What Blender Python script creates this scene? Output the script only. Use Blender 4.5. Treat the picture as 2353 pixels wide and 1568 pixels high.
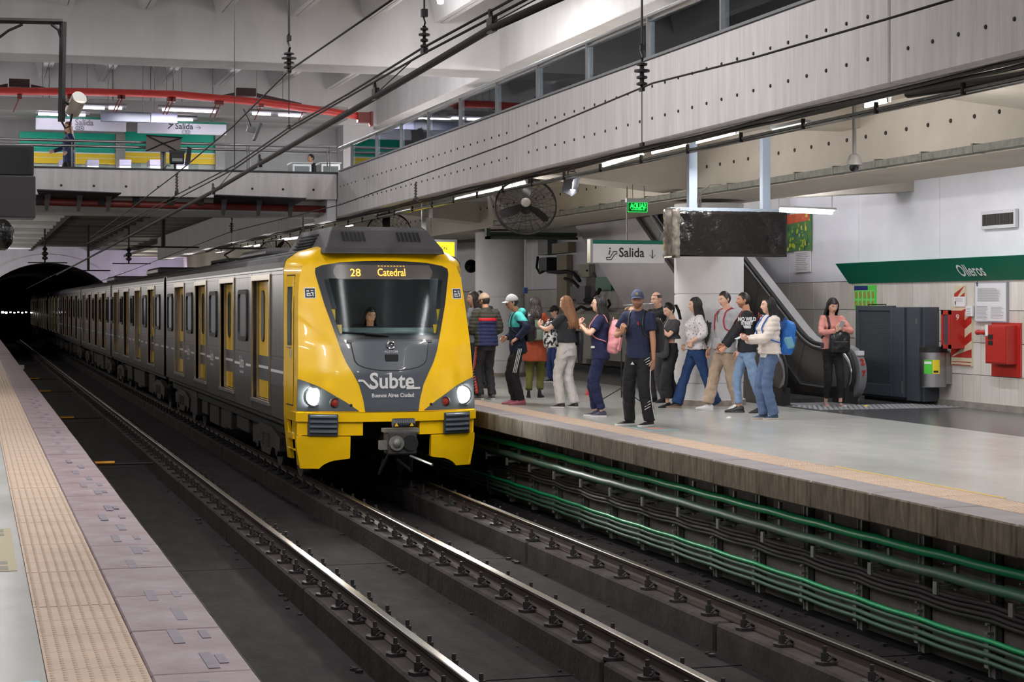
import bpy, math, random
from mathutils import Vector, Matrix, noise
R = math.radians
sc = bpy.context.scene
C = sc.collection
for o in list(bpy.data.objects): bpy.data.objects.remove(o)
# ------------------------------------------------------------------ camera
# x runs across the tracks, y along them, z up; z = 0 is the platform surface
TH = math.atan(0.2947); CT, ST = math.cos(TH), math.sin(TH)
FPX, CX, HY, CZ = 4200.0, 1176.5, 700.0, 1.55
cd = bpy.data.cameras.new('camera'); cam = bpy.data.objects.new('camera', cd); C.objects.link(cam)
cam.location = (0, 0, CZ); cam.rotation_euler = (R(90), 0, -TH)
cd.sensor_width = 36; cd.lens = 36*FPX/2353; cd.shift_y = -(784-HY)/2353.0
cd.clip_start = .05; cd.clip_end = 400
sc.camera = cam
# ------------------------------------------------------------------ world, exposure
w = bpy.data.worlds.new('world'); sc.world = w; w.use_nodes = True
w.node_tree.nodes['Background'].inputs[0].default_value = (.8, .85, 1, 1)
w.node_tree.nodes['Background'].inputs[1].default_value = .12
vs = sc.view_settings
vs.view_transform = 'Standard'; vs.look = 'None'; vs.gamma = 1; vs.use_curve_mapping = False; vs.exposure = 0.86

def ray(px, py):
    a = (px-CX)/FPX
    return Vector((a*CT+ST, -a*ST+CT, -(py-HY)/FPX))
def on_x(px, py, x): d = ray(px, py); k = x/d.x; return Vector((x, d.y*k, CZ+d.z*k))
def on_y(px, py, y): d = ray(px, py); k = y/d.y; return Vector((d.x*k, y, CZ+d.z*k))
def on_z(px, py, z): d = ray(px, py); k = (z-CZ)/d.z; return Vector((d.x*k, d.y*k, z))
def s_at(px, x): return on_x(px, 700, x).y
def x_at(px, y): return on_y(px, 700, y).x

# ------------------------------------------------------------------ lights
def area(loc, size, power, color=(1, .975, .96), rot=(0, 0, 0), sy=None, vis=False):
    l = bpy.data.lights.new('tube_or_fill_light', 'AREA'); l.energy = power; l.color = color
    l.shape = 'RECTANGLE'; l.size = size; l.size_y = sy or .12
    o = bpy.data.objects.new('tube_or_fill_light', l); C.objects.link(o); o.location = loc; o.rotation_euler = rot
    return o
# fluorescent rows: over both platforms, in the high ceiling, in the hall; plus added fills
for k in range(-1, 9): area((7.75, 3+4.6*k+1.4, 3.10), .1, 34, sy=1.5); (k < 6) and area((7.72, 3+4.6*k+1.4, 3.14), .1, 22, rot=(0, R(-95), 0), sy=1.5)
for k in range(6): area((12.4, 8+3.6*k, 3.85), .1, 36, (.95, .96, 1), sy=2.4)
for k in range(3): area((8.6, 54+8*k, 3.4), .1, 20, sy=1.5)
for k in range(9):  # points along the far lamp rows, added to brighten the low ceiling ribs
    for x, e_ in ((-.8, 50), (7.6, 26 if k > 1 else 16)):
        l = bpy.data.lights.new('tube_or_fill_light', 'POINT'); l.energy = e_; l.shadow_soft_size = .15; l.color = (1, .96, .9)
        o = bpy.data.objects.new('tube_or_fill_light', l); C.objects.link(o); o.location = (x, 40.5+6.2*k, 3.05)
for k in range(8): area((-.6, -2+4.6*k, 3.6), .12, 26, sy=1.5)
for y in (6, 18, 30):
    for x in (-3, 3, 8.6): area((x, y, 7.0), .3, 84, (1, .98, .96), sy=2)
for x in (-2.5, 2.5): area((x, 14.5, 6.8), .3, 150, (1, .98, .96), rot=(R(48), 0, 0), sy=2)  # added fill, tilted towards the train front
for k in range(7): area((7.4, 8+5*k, 6.9), .15, 22, (.97, .97, 1), rot=(0, R(-60), 0), sy=2)  # added fill aimed at the long ceiling beam, no tubes modelled
for k in range(6):
    l = bpy.data.lights.new('tube_or_fill_light', 'POINT'); l.energy = 17; l.shadow_soft_size = .2  # added fill without a fixture, for the column capitals
    o = bpy.data.objects.new('tube_or_fill_light', l); C.objects.link(o); o.location = (8.6, 8+6*k, 5.4)
    l = bpy.data.lights.new('tube_or_fill_light', 'POINT'); l.energy = 75; l.shadow_soft_size = .2; l.color = (.95, .97, 1)  # added fill without a fixture, brightens the space behind the railing glass
    o = bpy.data.objects.new('tube_or_fill_light', l); C.objects.link(o); o.location = (12.9, 8+6*k, 6.0)
for x in (-4, 0, 4, 8, 12): area((x, 42.5, 6.0), 1.5, 100, (.97, .95, 1), sy=.15)
for x in (-4, 0, 4, 8, 12): area((x, 49, 6.4), 1.5, 110, (1, 1, 1), sy=.15)
area((9.0, 93, 3.0), 2.5, 60, (.78, .66, 1), rot=(R(75), 0, 0), sy=.4)  # this and the next: added without fixtures, tilted at the portal wall
area((1.0, 93, 3.4), 4, 34, (.95, .93, 1), rot=(R(75), 0, 0), sy=.3)


# ------------------------------------------------------------------ materials
MATS = {}
def mat(name, col, rough=.6, metal=0, var=0, scale=4, bump=0, emit=None, es=0, alpha=1, stretch=(1, 1, 1), col2=None, spec=.5, coat=0, bscale=None):
    if name in MATS: return MATS[name]
    m = bpy.data.materials.new(name); MATS[name] = m; m.use_nodes = True
    nt = m.node_tree; b = nt.nodes['Principled BSDF']
    c = (*col, 1)
    b.inputs['Base Color'].default_value = c; b.inputs['Roughness'].default_value = rough
    b.inputs['Metallic'].default_value = metal; b.inputs['Specular IOR Level'].default_value = spec
    b.inputs['Coat Weight'].default_value = coat
    if emit: b.inputs['Emission Color'].default_value = (*emit, 1); b.inputs['Emission Strength'].default_value = es
    if alpha < 1: b.inputs['Alpha'].default_value = alpha
    if var or bump or col2:
        tc = nt.nodes.new('ShaderNodeTexCoord'); mp = nt.nodes.new('ShaderNodeMapping'); mp.inputs['Scale'].default_value = stretch
        nt.links.new(tc.outputs['Object'], mp.inputs[0])
        n = nt.nodes.new('ShaderNodeTexNoise'); n.inputs['Scale'].default_value = scale; n.inputs['Detail'].default_value = 6; n.inputs['Roughness'].default_value = .62
        nt.links.new(mp.outputs[0], n.inputs['Vector'])
        cr = nt.nodes.new('ShaderNodeValToRGB'); cr.color_ramp.elements[0].position = .33; cr.color_ramp.elements[1].position = .67
        k2 = col2 or tuple(max(0, x*(1-var)) for x in col); k1 = col if col2 else tuple(min(1, x*(1+var*.5)) for x in col)
        cr.color_ramp.elements[0].color = (*k2, 1); cr.color_ramp.elements[1].color = (*k1, 1)
        nt.links.new(n.outputs[0], cr.inputs[0]); nt.links.new(cr.outputs[0], b.inputs['Base Color'])
        if bump:
            bp = nt.nodes.new('ShaderNodeBump'); bp.inputs['Strength'].default_value = bump; bp.inputs['Distance'].default_value = .02
            n2 = nt.nodes.new('ShaderNodeTexNoise'); n2.inputs['Scale'].default_value = bscale or scale*4; n2.inputs['Detail'].default_value = 5
            nt.links.new(mp.outputs[0], n2.inputs['Vector']); nt.links.new(n2.outputs[0], bp.inputs['Height']); nt.links.new(bp.outputs[0], b.inputs['Normal'])
    return m
def glass(name, tint=(.6, .65, .66), gl=.25, rough=.02, fm=1.0):
    if name in MATS: return MATS[name]
    m = bpy.data.materials.new(name); MATS[name] = m; m.use_nodes = True; nt = m.node_tree
    nt.nodes.remove(nt.nodes['Principled BSDF']); out = nt.nodes['Material Output']
    t = nt.nodes.new('ShaderNodeBsdfTransparent'); t.inputs[0].default_value = (*tint, 1)
    g = nt.nodes.new('ShaderNodeBsdfGlossy'); g.inputs['Roughness'].default_value = rough; g.inputs[0].default_value = (.9, .95, 1, 1)
    f = nt.nodes.new('ShaderNodeFresnel'); f.inputs[0].default_value = 1.5
    a = nt.nodes.new('ShaderNodeMath'); a.operation = 'MULTIPLY_ADD'; a.inputs[1].default_value = fm; a.inputs[2].default_value = gl*.3
    nt.links.new(f.outputs[0], a.inputs[0])
    x = nt.nodes.new('ShaderNodeMixShader'); nt.links.new(a.outputs[0], x.inputs[0]); nt.links.new(t.outputs[0], x.inputs[1]); nt.links.new(g.outputs[0], x.inputs[2])
    nt.links.new(x.outputs[0], out.inputs[0]); return m
def srgb(r, g, b):
    f = lambda v: (v/255/12.92) if v <= 10 else ((v/255+.055)/1.055)**2.4
    return (f(r), f(g), f(b))
conc = mat('white_concrete', srgb(208, 206, 206), .75, var=.10, scale=1.3, bump=.12, stretch=(1.2, 1.2, .35))
concbeam = mat('streaked_concrete', srgb(196, 192, 193), .8, var=.16, scale=3.2, bump=.15, stretch=(3, 3, .22))
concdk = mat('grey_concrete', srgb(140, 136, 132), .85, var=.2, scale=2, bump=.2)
concwarm = mat('beige_concrete', srgb(186, 178, 166), .8, var=.10, scale=1.5, bump=.1)
bedm = mat('track_bed_concrete', srgb(44, 41, 42), .9, spec=.12, var=.38, scale=2.2, bump=.35, stretch=(2.2, .8, 1), bscale=14)
plm = mat('plinth_concrete', srgb(62, 57, 56), .9, spec=.15, var=.35, scale=3.0, bump=.4, bscale=16)
floorg = mat('platform_terrazzo', srgb(178, 178, 174), .22, var=.10, scale=2.4, bump=.03, stretch=(1, .5, 1))
floord = mat('dark_granite', srgb(82, 82, 84), .2, var=.12, scale=5)
tactm = mat('tactile_beige', srgb(182, 160, 142), .6, var=.12, scale=2.5)
copm = mat('worn_purple_coping', srgb(146, 132, 140), .5, scale=2.6, bump=.15, col2=srgb(116, 92, 94))
copr = mat('coping_concrete', srgb(140, 134, 138), .45, var=.2, scale=3, bump=.2)
copside = mat('stained_coping_side', srgb(112, 101, 86), .9, spec=.2, scale=4, bump=.3, col2=srgb(62, 56, 48), stretch=(3, 3, .6))
steel = mat('brushed_steel', srgb(170, 170, 172), .32, 1, var=.1, scale=6, stretch=(1, 1, 14))
railtop = mat('polished_rail', srgb(150, 142, 134), .27, 1, var=.2, scale=3, stretch=(10, .3, 10))
railm = mat('rusty_rail_steel', srgb(62, 50, 46), .7, .2, var=.3, scale=8)
iron = mat('dark_iron', srgb(48, 44, 44), .65, .3, var=.3, scale=20)
black = mat('black_metal', srgb(24, 23, 24), .55)
blackm = mat('matt_black', srgb(20, 20, 21), .8)
wirem = mat('wire_black', srgb(26, 21, 20), .8)
red = mat('red_paint', srgb(178, 38, 32), .35, var=.1, scale=5, coat=.3)
reddk = mat('dark_red_paint', srgb(105, 36, 30), .5, var=.2, scale=5)
greysteel = mat('galvanised_steel', srgb(128, 128, 124), .5, .5, var=.3, scale=10)
bluegrey = mat('blue_grey_paint', srgb(124, 134, 148), .4)
green = mat('sign_green', srgb(0, 128, 100), .4)
greenb = mat('sign_green_dark', srgb(4, 112, 90), .4)
white = mat('sign_white', srgb(225, 226, 228), .4)
ink = mat('ink_black', srgb(32, 32, 36), .6)
yellow = mat('train_yellow', srgb(255, 202, 14), .24, var=.06, scale=2, coat=.4)
yel2 = mat('panel_yellow', srgb(240, 200, 20), .4)
lampw = mat('lit_tube', (1, 1, 1), emit=(1, .97, .95), es=9)
lampv = mat('lit_violet_tube', (1, 1, 1), emit=(.93, .85, 1), es=7)
teal = mat('teal_panel', srgb(0, 172, 142), .4)
alu = mat('aluminium', srgb(176, 178, 180), .35, .9)
lightgrey = mat('light_grey_paint', srgb(196, 198, 200), .5)
midgrey = mat('mid_grey_paint', srgb(112, 114, 118), .5)
pcable = mat('green_cable', srgb(0, 140, 84), .4)
pcable2 = mat('dusty_green_cable', srgb(44, 78, 60), .6, var=.3, scale=2)
dkcable = mat('dark_cable', srgb(38, 33, 32), .7)
glas = glass('clear_railing_glass', (.86, .90, .89), .15)

# ------------------------------------------------------------------ mesh helpers
class MB:
    def __init__(s): s.v = []; s.f = []; s.m = []; s.cur = 0
    def add(s, vs, fs, m=None):
        o = len(s.v); s.v += [tuple(p) for p in vs]; s.f += [tuple(i+o for i in f) for f in fs]; s.m += [s.cur if m is None else m]*len(fs); return s
    def box(s, x0, x1, y0, y1, z0, z1, m=None):
        return s.add([(x0,y0,z0),(x1,y0,z0),(x1,y1,z0),(x0,y1,z0),(x0,y0,z1),(x1,y0,z1),(x1,y1,z1),(x0,y1,z1)],
                     [(0,3,2,1),(4,5,6,7),(0,1,5,4),(1,2,6,5),(2,3,7,6),(3,0,4,7)], m)
    def cbox(s, c, d, m=None, rot=None):
        v = [Vector((sx*d[0]/2, sy*d[1]/2, sz*d[2]/2)) for sz in (-1,1) for sx, sy in ((-1,-1),(1,-1),(1,1),(-1,1))]
        if rot: v = [rot @ p for p in v]
        return s.add([p+Vector(c) for p in v], [(0,3,2,1),(4,5,6,7),(0,1,5,4),(1,2,6,5),(2,3,7,6),(3,0,4,7)], m)
    def chbox(s, x0, x1, y0, y1, z0, z1, b=.01, m=None):
        # box with chamfered edges
        pts = []
        for z, i in ((z0, b), (z0+b, 0), (z1-b, 0), (z1, b)):
            k = b
            pts += [(x0+i+k*(i==0), y0+i, z), (x1-i-k*(i==0), y0+i, z), (x1-i, y0+i+k*(i==0), z), (x1-i, y1-i-k*(i==0), z),
                    (x1-i-k*(i==0), y1-i, z), (x0+i+k*(i==0), y1-i, z), (x0+i, y1-i-k*(i==0), z), (x0+i, y0+i+k*(i==0), z)]
        f = [tuple(reversed(range(8))), tuple(range(24, 32))]
        for r in range(3):
            for j in range(8): f.append((r*8+j, r*8+(j+1)%8, r*8+8+(j+1)%8, r*8+8+j))
        return s.add(pts, f, m)
    def prism(s, poly, ax, a0, a1, m=None):
        # poly of 2D points in the two other axes, extruded along ax
        n = len(poly); vs = []
        for a in (a0, a1):
            for p in poly:
                vs.append({0: (a, p[0], p[1]), 1: (p[0], a, p[1]), 2: (p[0], p[1], a)}[ax])
        fs = [tuple(range(n)), tuple(reversed(range(n, 2*n)))]
        fs += [(i, n+i, n+(i+1) % n, (i+1) % n) for i in range(n)]
        return s.add(vs, fs, m)
    def tube(s, path, r, n=6, m=None, cap=True, rs=None, flat=1, up=None):
        P = [Vector(p) for p in path]; N = len(P); vs = []; prev = None
        for i, p in enumerate(P):
            t = (P[min(i+1, N-1)]-P[max(i-1, 0)])
            t = t.normalized() if t.length > 1e-9 else Vector((0, 0, 1))
            ref = up or (Vector((0, 0, 1)) if abs(t.z) < .9 else Vector((0, 1, 0)))
            if prev is None or up: u = t.cross(ref)
            else: u = prev - t*prev.dot(t)
            if u.length < 1e-6: u = t.cross(Vector((1, 0, 0)))
            u.normalize(); v = t.cross(u).normalized(); prev = u
            rr = rs[i] if rs else r
            for k in range(n):
                a = 2*math.pi*k/n; vs.append(p+u*math.cos(a)*rr+v*math.sin(a)*rr*flat)
        fs = [(i*n+k, i*n+(k+1) % n, (i+1)*n+(k+1) % n, (i+1)*n+k) for i in range(N-1) for k in range(n)]
        if cap: fs += [tuple(reversed(range(n))), tuple(range((N-1)*n, N*n))]
        return s.add(vs, fs, m)
    def loft(s, secs, m=None, cap=True):
        # secs: list of rings of equal length
        n = len(secs[0]); vs = [p for r in secs for p in r]
        fs = [(i*n+k, i*n+(k+1) % n, (i+1)*n+(k+1) % n, (i+1)*n+k) for i in range(len(secs)-1) for k in range(n)]
        if cap: fs += [tuple(reversed(range(n))), tuple(range((len(secs)-1)*n, len(secs)*n))]
        return s.add(vs, fs, m)
    def lathe(s, prof, c=(0,0,0), n=24, m=None, axis=2, cap=True):
        secs = []
        for r, h in prof:
            ring = []
            for k in range(n):
                a = 2*math.pi*k/n; x, y = r*math.cos(a), r*math.sin(a)
                p = {2: (x, y, h), 1: (x, h, y), 0: (h, x, y)}[axis]
                ring.append((p[0]+c[0], p[1]+c[1], p[2]+c[2]))
            secs.append(ring)
        return s.loft(secs, m, cap)
    def ball(s, c, r, n=10, m=None):
        rr = r if hasattr(r, '__len__') else (r, r, r); secs = []
        for i in range(1, n):
            a = math.pi*i/n
            secs.append([(c[0]+rr[0]*math.sin(a)*math.cos(2*math.pi*k/(n*2)), c[1]+rr[1]*math.sin(a)*math.sin(2*math.pi*k/(n*2)), c[2]-rr[2]*math.cos(a)) for k in range(n*2)])
        return s.loft(secs, m)
    def xf(s, M): s.v = [tuple(M @ Vector(p)) for p in s.v]; return s
    def mesh(s, name, mats):
        me = bpy.data.meshes.new(name); me.from_pydata(s.v, [], s.f)
        for x in (mats if isinstance(mats, (list, tuple)) else [mats]): me.materials.append(x)
        if any(s.m): me.polygons.foreach_set('material_index', s.m)
        me.update(); return me
    def build(s, name, mats, parent=None, smooth=False, bev=0):
        me = s.mesh(name, mats); return link(name, me, parent, smooth, bev)
def link(name, me, parent=None, smooth=False, bev=0, loc=None, rot=None):
    o = bpy.data.objects.new(name, me); C.objects.link(o)
    if parent: o.parent = parent
    if loc is not None: o.location = loc
    if rot is not None: o.rotation_euler = rot
    if smooth and me.polygons and not me.polygons[0].use_smooth:
        me.polygons.foreach_set('use_smooth', [True]*len(me.polygons))
        if smooth != 'full': me.set_sharp_from_angle(angle=R(38))
    if bev:
        b = o.modifiers.new('bevel', 'BEVEL'); b.width = bev; b.segments = 2; b.limit_method = 'ANGLE'
    return o
def tag(o, label=None, cat=None, group=None, kind=None):
    if label: o['label'] = label
    if cat: o['category'] = cat
    if group: o['group'] = group
    if kind: o['kind'] = kind
    return o
def empty(name, loc=(0, 0, 0), rz=0, parent=None):
    o = bpy.data.objects.new(name, None); C.objects.link(o); o.location = loc; o.rotation_euler = (0, 0, rz); o.empty_display_size = .2
    if parent: o.parent = parent
    return o
def copytree(o, parent=None):
    c = o.copy(); C.objects.link(c); c.parent = parent
    for ch in [x for x in ALLCH.get(o.name, o.children)]: copytree(ch, c)
    return c
ALLCH = {}
def struct(name, mb, m, parent=None, smooth=False, bev=0):
    o = mb.build(name, m, parent, smooth, bev)
    if not parent: o['kind'] = 'structure'
    return o
_txt = {}
def textmesh(s, size=1, ext=0, bold=0, align='LEFT', sx=1, mirror=False):
    """lettering as a mesh in its own XZ plane facing -Y, baseline at z=0"""
    cu = bpy.data.curves.new('lettering', 'FONT'); cu.body = s; cu.size = size; cu.align_x = align; cu.offset = bold; cu.extrude = ext; cu.resolution_u = 3
    o = bpy.data.objects.new('lettering', cu); C.objects.link(o)
    dg = bpy.context.evaluated_depsgraph_get(); me = bpy.data.meshes.new_from_object(o.evaluated_get(dg))
    bpy.data.objects.remove(o); bpy.data.curves.remove(cu)
    k = -1 if mirror else 1
    vs = [(v.co.x*sx*k, -v.co.z, v.co.y) for v in me.vertices]; fs = [tuple(p.vertices) for p in me.polygons]
    bpy.data.meshes.remove(me)
    mb = MB(); mb.add(vs, fs); return mb
def ccam(px, py, y): return on_y(px, py, y)
# ================================================================== STRUCTURE
XL0, XL1, XL2 = .29, .71, 1.14          # left platform: floor | tactile | coping
XR0, XR1, XR2, XR3, XW = 7.05, 7.45, 7.87, 11.78, 14.33
RAILS = (1.77, 3.247, 4.795, 6.262)
TC = 5.53                                # centre of the train's track
ENDY = 98.0
rnd = random.Random(4)

# --- tactile tile mesh, shared
def tile_mesh(w, d, pitch=.0525):
    mb = MB(); g = .004; mb.box(-w/2+g, w/2-g, -d/2+g, d/2-g, -.03, 0)
    n = int(w/pitch); m_ = int(d/pitch)
    for i in range(n):
        for j in range(m_):
            x = -w/2+w/n*(i+.5); y = -d/2+d/m_*(j+.5)
            mb.loft([[(x+r*math.cos(a*math.pi/3), y+r*math.sin(a*math.pi/3), z) for a in range(6)] for r, z in ((.0125, 0), (.007, .005))], cap=False)
            mb.add([(x+.007*math.cos(a*math.pi/3), y+.007*math.sin(a*math.pi/3), .005) for a in range(6)], [tuple(range(6))])
    return mb.mesh('tactile_tile', tactm)
TILE = tile_mesh(.42, .42)
def slab_mesh(w, d, h, name, mats):
    mb = MB(); mb.chbox(-w/2, w/2, -d/2+.003, d/2-.003, -h, 0, .008); return mb.mesh(name, mats)

# --- left platform
pl = tag(empty('platform'), kind='structure')
f = MB(); f.box(-4.5, XL0, -6, ENDY, -.25, 0); f.build('platform_floor', floorg, pl)
f = MB(); f.box(-4.5, .98, -6, ENDY, -1.45, -.26); f.build('retaining_wall', concdk, pl)
f = MB(); f.box(XL0, XL1, -6, 4.2, -.25, 0); f.box(XL0, XL1, 42, ENDY, -.25, 0); f.box(XL0, XL1, 4.2, 42, -.25, -.03); f.build('tactile_strip', tactm, pl)
y = 4.41
while y < 42:
    o = link('tactile_tile', TILE, pl, loc=((XL0+XL1)/2, y, -.001+rnd.uniform(-.001, .001))); o.rotation_euler.z = rnd.choice((0, 0, R(180))) + rnd.uniform(-.004, .004); y += .42
cs = slab_mesh(XL2-XL1-.006, 1.06, .22, 'coping_slab', copm); y = -5.5
while y < 60:
    link('coping_slab', cs, pl, loc=((XL1+XL2)/2, y, rnd.uniform(-.004, .002)), rot=(0, 0, rnd.uniform(-.003, .003))); y += 1.06
f = MB(); f.box(XL1, XL2, 60, ENDY, -.22, 0); f.build('coping_run', copm, pl)
# worn dashes of coloured film on the coping, floor stickers
film = mat('grey_film_mark', srgb(112, 104, 118), .5, var=.2, scale=6)
mk = MB()
for k in range(40):
    y = 7.2+k*.62
    if k % 7 == 5: continue
    x = .90 + (.06 if k % 2 else -.02); mk.box(x, x+.05, y, y+.36, .0, .0035)
    if k < 16 and k % 3: mk.box(1.02, 1.06, y+.1, y+.3, 0, .0035)
tag(mk.build('floor_marking', film), 'worn grey dashes along the coping of the near platform edge', 'marking', kind='stuff')
def floor_sticker(x0, x1, y0, y1, label, cols):
    t = tag(empty('floor_sticker', (x0, y0, .001)), label, 'sticker')
    a = MB(); a.box(0, x1-x0, 0, y1-y0, 0, .002); a.build('film', cols[0], t)
    b = MB(); cols[2](b, x1-x0, y1-y0); b.build('print', cols[1], t)
p = on_z(10, 1180, 0)
def bars(b, w, h):
    b.box(.04*w, .9*w, .02*h, .10*h, .002, .003); b.box(.04*w, .9*w, .14*h, .2*h, .002, .003); b.box(.04*w, .9*w, .8*h, .86*h, .002, .003); b.box(.04*w, .9*w, .9*h, .97*h, .002, .003); b.box(.3*w, .7*w, .28*h, .72*h, .002, .003)
floor_sticker(-.24, .245, 11.0, 13.1, 'worn yellow and grey striped sticker on the near platform floor', (mat('sticker_yellow', srgb(158, 146, 112), .5), mat('sticker_grey', srgb(110, 108, 96), .5), bars))
def blocks(b, w, h):
    b.box(.62*w, .95*w, .1*h, .3*h, .002, .003); b.box(.7*w, .88*w, .4*h, .85*h, .002, .003)
floor_sticker(-.28, .262, 6.6, 7.75, 'teal and pink sticker at the very bottom of the photo on the near platform', (mat('sticker_teal', srgb(92, 178, 188), .5), mat('sticker_pale', srgb(222, 214, 140), .5), blocks))
floor_sticker(7.95, 8.35, 20.9, 21.9, 'teal and pink sticker under the shoes of the man in the blue cap', (mat('sticker_pale_teal', srgb(132, 158, 160), .4), mat('sticker_pink', srgb(186, 140, 130), .5), lambda b, w, h: b.box(.3*w, .8*w, .3*h, .7*h, .002, .003)))

# --- right platform
pr = tag(empty('platform'), kind='structure')
f = MB(); f.box(XR2, XR3, 4, ENDY, -.25, 0); f.build('platform_floor', floorg, pr)
f = MB(); f.box(XR3, XW+.2, 4, ENDY, -.25, .0); f.build('dark_floor_border', floord, pr)
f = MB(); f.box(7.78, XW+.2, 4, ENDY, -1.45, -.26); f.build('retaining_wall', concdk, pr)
f = MB(); f.box(XR1, XR2, 4, 9, -.25, 0); f.box(XR1, XR2, 42.6, ENDY, -.25, 0); f.box(XR1, XR2, 9, 42.6, -.25, -.03); f.build('tactile_strip', tactm, pr)
y = 9.21
while y < 42.6:
    link('tactile_tile', TILE, pr, loc=((XR1+XR2)/2, y, -.001+rnd.uniform(-.001, .001))); y += .42
cs2 = MB(); cs2.chbox(-.2, .2, -.547, .547, -.24, 0, .012)
m2 = cs2.mesh('coping_slab', [copr, copside])
for p_ in m2.polygons:
    if p_.normal.x < -.6: p_.material_index = 1
y = 5.3
while y < 60:
    link('coping_slab', m2, pr, loc=((XR0+XR1)/2+rnd.uniform(-.004, .004), y, rnd.uniform(-.003, .003)), rot=(0, 0, rnd.uniform(-.003, .003))); y += 1.1
f = MB(); f.box(XR0, XR1, 60, ENDY, -.24, 0); f.build('coping_run', copr, pr)
f = MB(); f.box(XR2+.02, XR2+.05, 12.9, 15.9, 0, .004); f.build('yellow_line', mat('line_yellow', srgb(204, 170, 88), .5), pr)
# recessed wall below the coping: concrete panels between steel struts
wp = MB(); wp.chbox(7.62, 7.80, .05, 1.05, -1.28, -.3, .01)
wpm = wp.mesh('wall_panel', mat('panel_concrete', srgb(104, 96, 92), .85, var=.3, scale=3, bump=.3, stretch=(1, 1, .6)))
sm = MB(); sm.box(7.56, 7.62, -.035, .035, -1.34, -.32); sm.box(7.55, 7.56, -.05, -.03, -1.34, -.32); sm.box(7.55, 7.56, .03, .05, -1.34, -.32)
smm = sm.mesh('strut', greysteel)
cl = MB(); cl.box(7.30, 7.60, -.02, .02, -.70, -.67); cl.box(7.46, 7.49, -.02, .02, -.72, -.36); cl.box(7.28, 7.30, -.03, .03, -.74, -.64)
for zz in (-.44, -.58): cl.tube([(7.36, 0, zz-.06), (7.38, 0, zz-.075), (7.47, 0, zz-.075)], .008, 4)
clm = cl.mesh('cable_bracket', greysteel)
cl = MB(); cl.box(7.515, 7.535, -.03, .03, -.92, -.74); cl.box(7.50, 7.52, -.03, .03, -1.26, -1.02); cl.box(7.5, 7.6, -.02, .02, -1.0, -.98); cl.box(7.50, 7.6, -.02, .02, -.93, -.915)
clm2 = cl.mesh('cable_clip', greysteel)
y = 7.0
while y < 32:
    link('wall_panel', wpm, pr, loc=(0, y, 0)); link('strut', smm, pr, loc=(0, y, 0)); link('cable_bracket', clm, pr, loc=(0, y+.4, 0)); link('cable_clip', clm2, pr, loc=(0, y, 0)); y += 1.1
def sag(x, z, amp, y0=5, y1=60, ph=7.0, per=1.1, jig=0):
    P = []; y = y0; k = 0
    while y < y1:
        u = ((y-ph) % per)/per; P.append((x+jig*math.sin(y*1.7), y, z-amp*4*u*(1-u)+jig*math.sin(y*.9+x*9))); y += per/4
    return P
def cable(x, z, r, m, label, amp=.01, grp=None, jig=.004, ph=7.0):
    mb = MB(); mb.tube(sag(x, z, amp, jig=jig, ph=ph), r, 8); tag(mb.build('power_cable', m, smooth='full'), label, 'cable', grp)
cable(7.40, -.445, .040, pcable, 'thick bright green cable, highest of those under the platform coping', ph=7.4)
cable(7.36, -.59, .045, mat('dusty_green_pipe', srgb(40, 112, 84), .5, col2=srgb(84, 88, 76), scale=2), 'thick dusty green cable just below the highest bright green one', ph=7.4)
for k, (zz, m_) in enumerate(((-1.04, pcable), (-1.09, pcable2), (-1.15, pcable2), (-1.21, pcable2))):
    cable(7.50+.01*(k % 2), zz, .022, m_, ['thin bright green cable on top of the low bundle along the pit wall'][0] if k == 0 else ['', 'second', 'third', 'lowest'][k]+' cable from the top, dusty green, in the low pit wall bundle', .012, None if k == 0 else 'dusty green cables low on the pit wall', ph=7.0)
for k, zz in enumerate((-.76, -.80, -.84, -.88)):
    cable(7.50+.012*(k % 2), zz, .02, dkcable, ['topmost', 'second', 'third', 'lowest'][k]+' dark dusty cable in the bundle halfway up the pit wall', .025, 'dark cables halfway up the pit wall', jig=.008)

# --- track bed, plinths
bed = tag(empty('track_bed'), kind='structure')
y = -6
bs = MB(); bs.box(.95, 7.8, .012, 6.588, -1.6, -1.4); bsm = bs.mesh('bed_slab', bedm)
while y < 155: link('bed_slab', bsm, bed, loc=(0, y, rnd.uniform(-.004, .004))); y += 6.6
f = MB(); f.box(.9, 7.9, -6, 155, -1.7, -1.45); f.build('bed_base', blackm, bed)
for k, x in enumerate(RAILS):
    y = -6; pm = MB(); pm.chbox(x-.235, x+.235, .01, 5.45, -1.42, -1.15, .02); pmm = pm.mesh('rail_plinth', plm)
    y += k*1.3
    while y < 150: link('rail_plinth', pmm, bed, loc=(rnd.uniform(-.008, .008), y, 0)); y += 5.5
# rubble against the pit wall
rb = MB()
for _ in range(420):
    x = rnd.uniform(6.9, 7.58) if rnd.random() < .6 else rnd.choice(RAILS[1:])+rnd.choice((-1, 1))*rnd.uniform(.25, .34); y = rnd.uniform(9, 32); r = rnd.uniform(.01, .035)
    rb.ball((x, y, -1.4+r*.4), (r*rnd.uniform(.7, 1.4), r*rnd.uniform(.7, 1.4), r*.7), 3)
rb.build('rubble', iron, bed)['kind'] = 'stuff'

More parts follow.
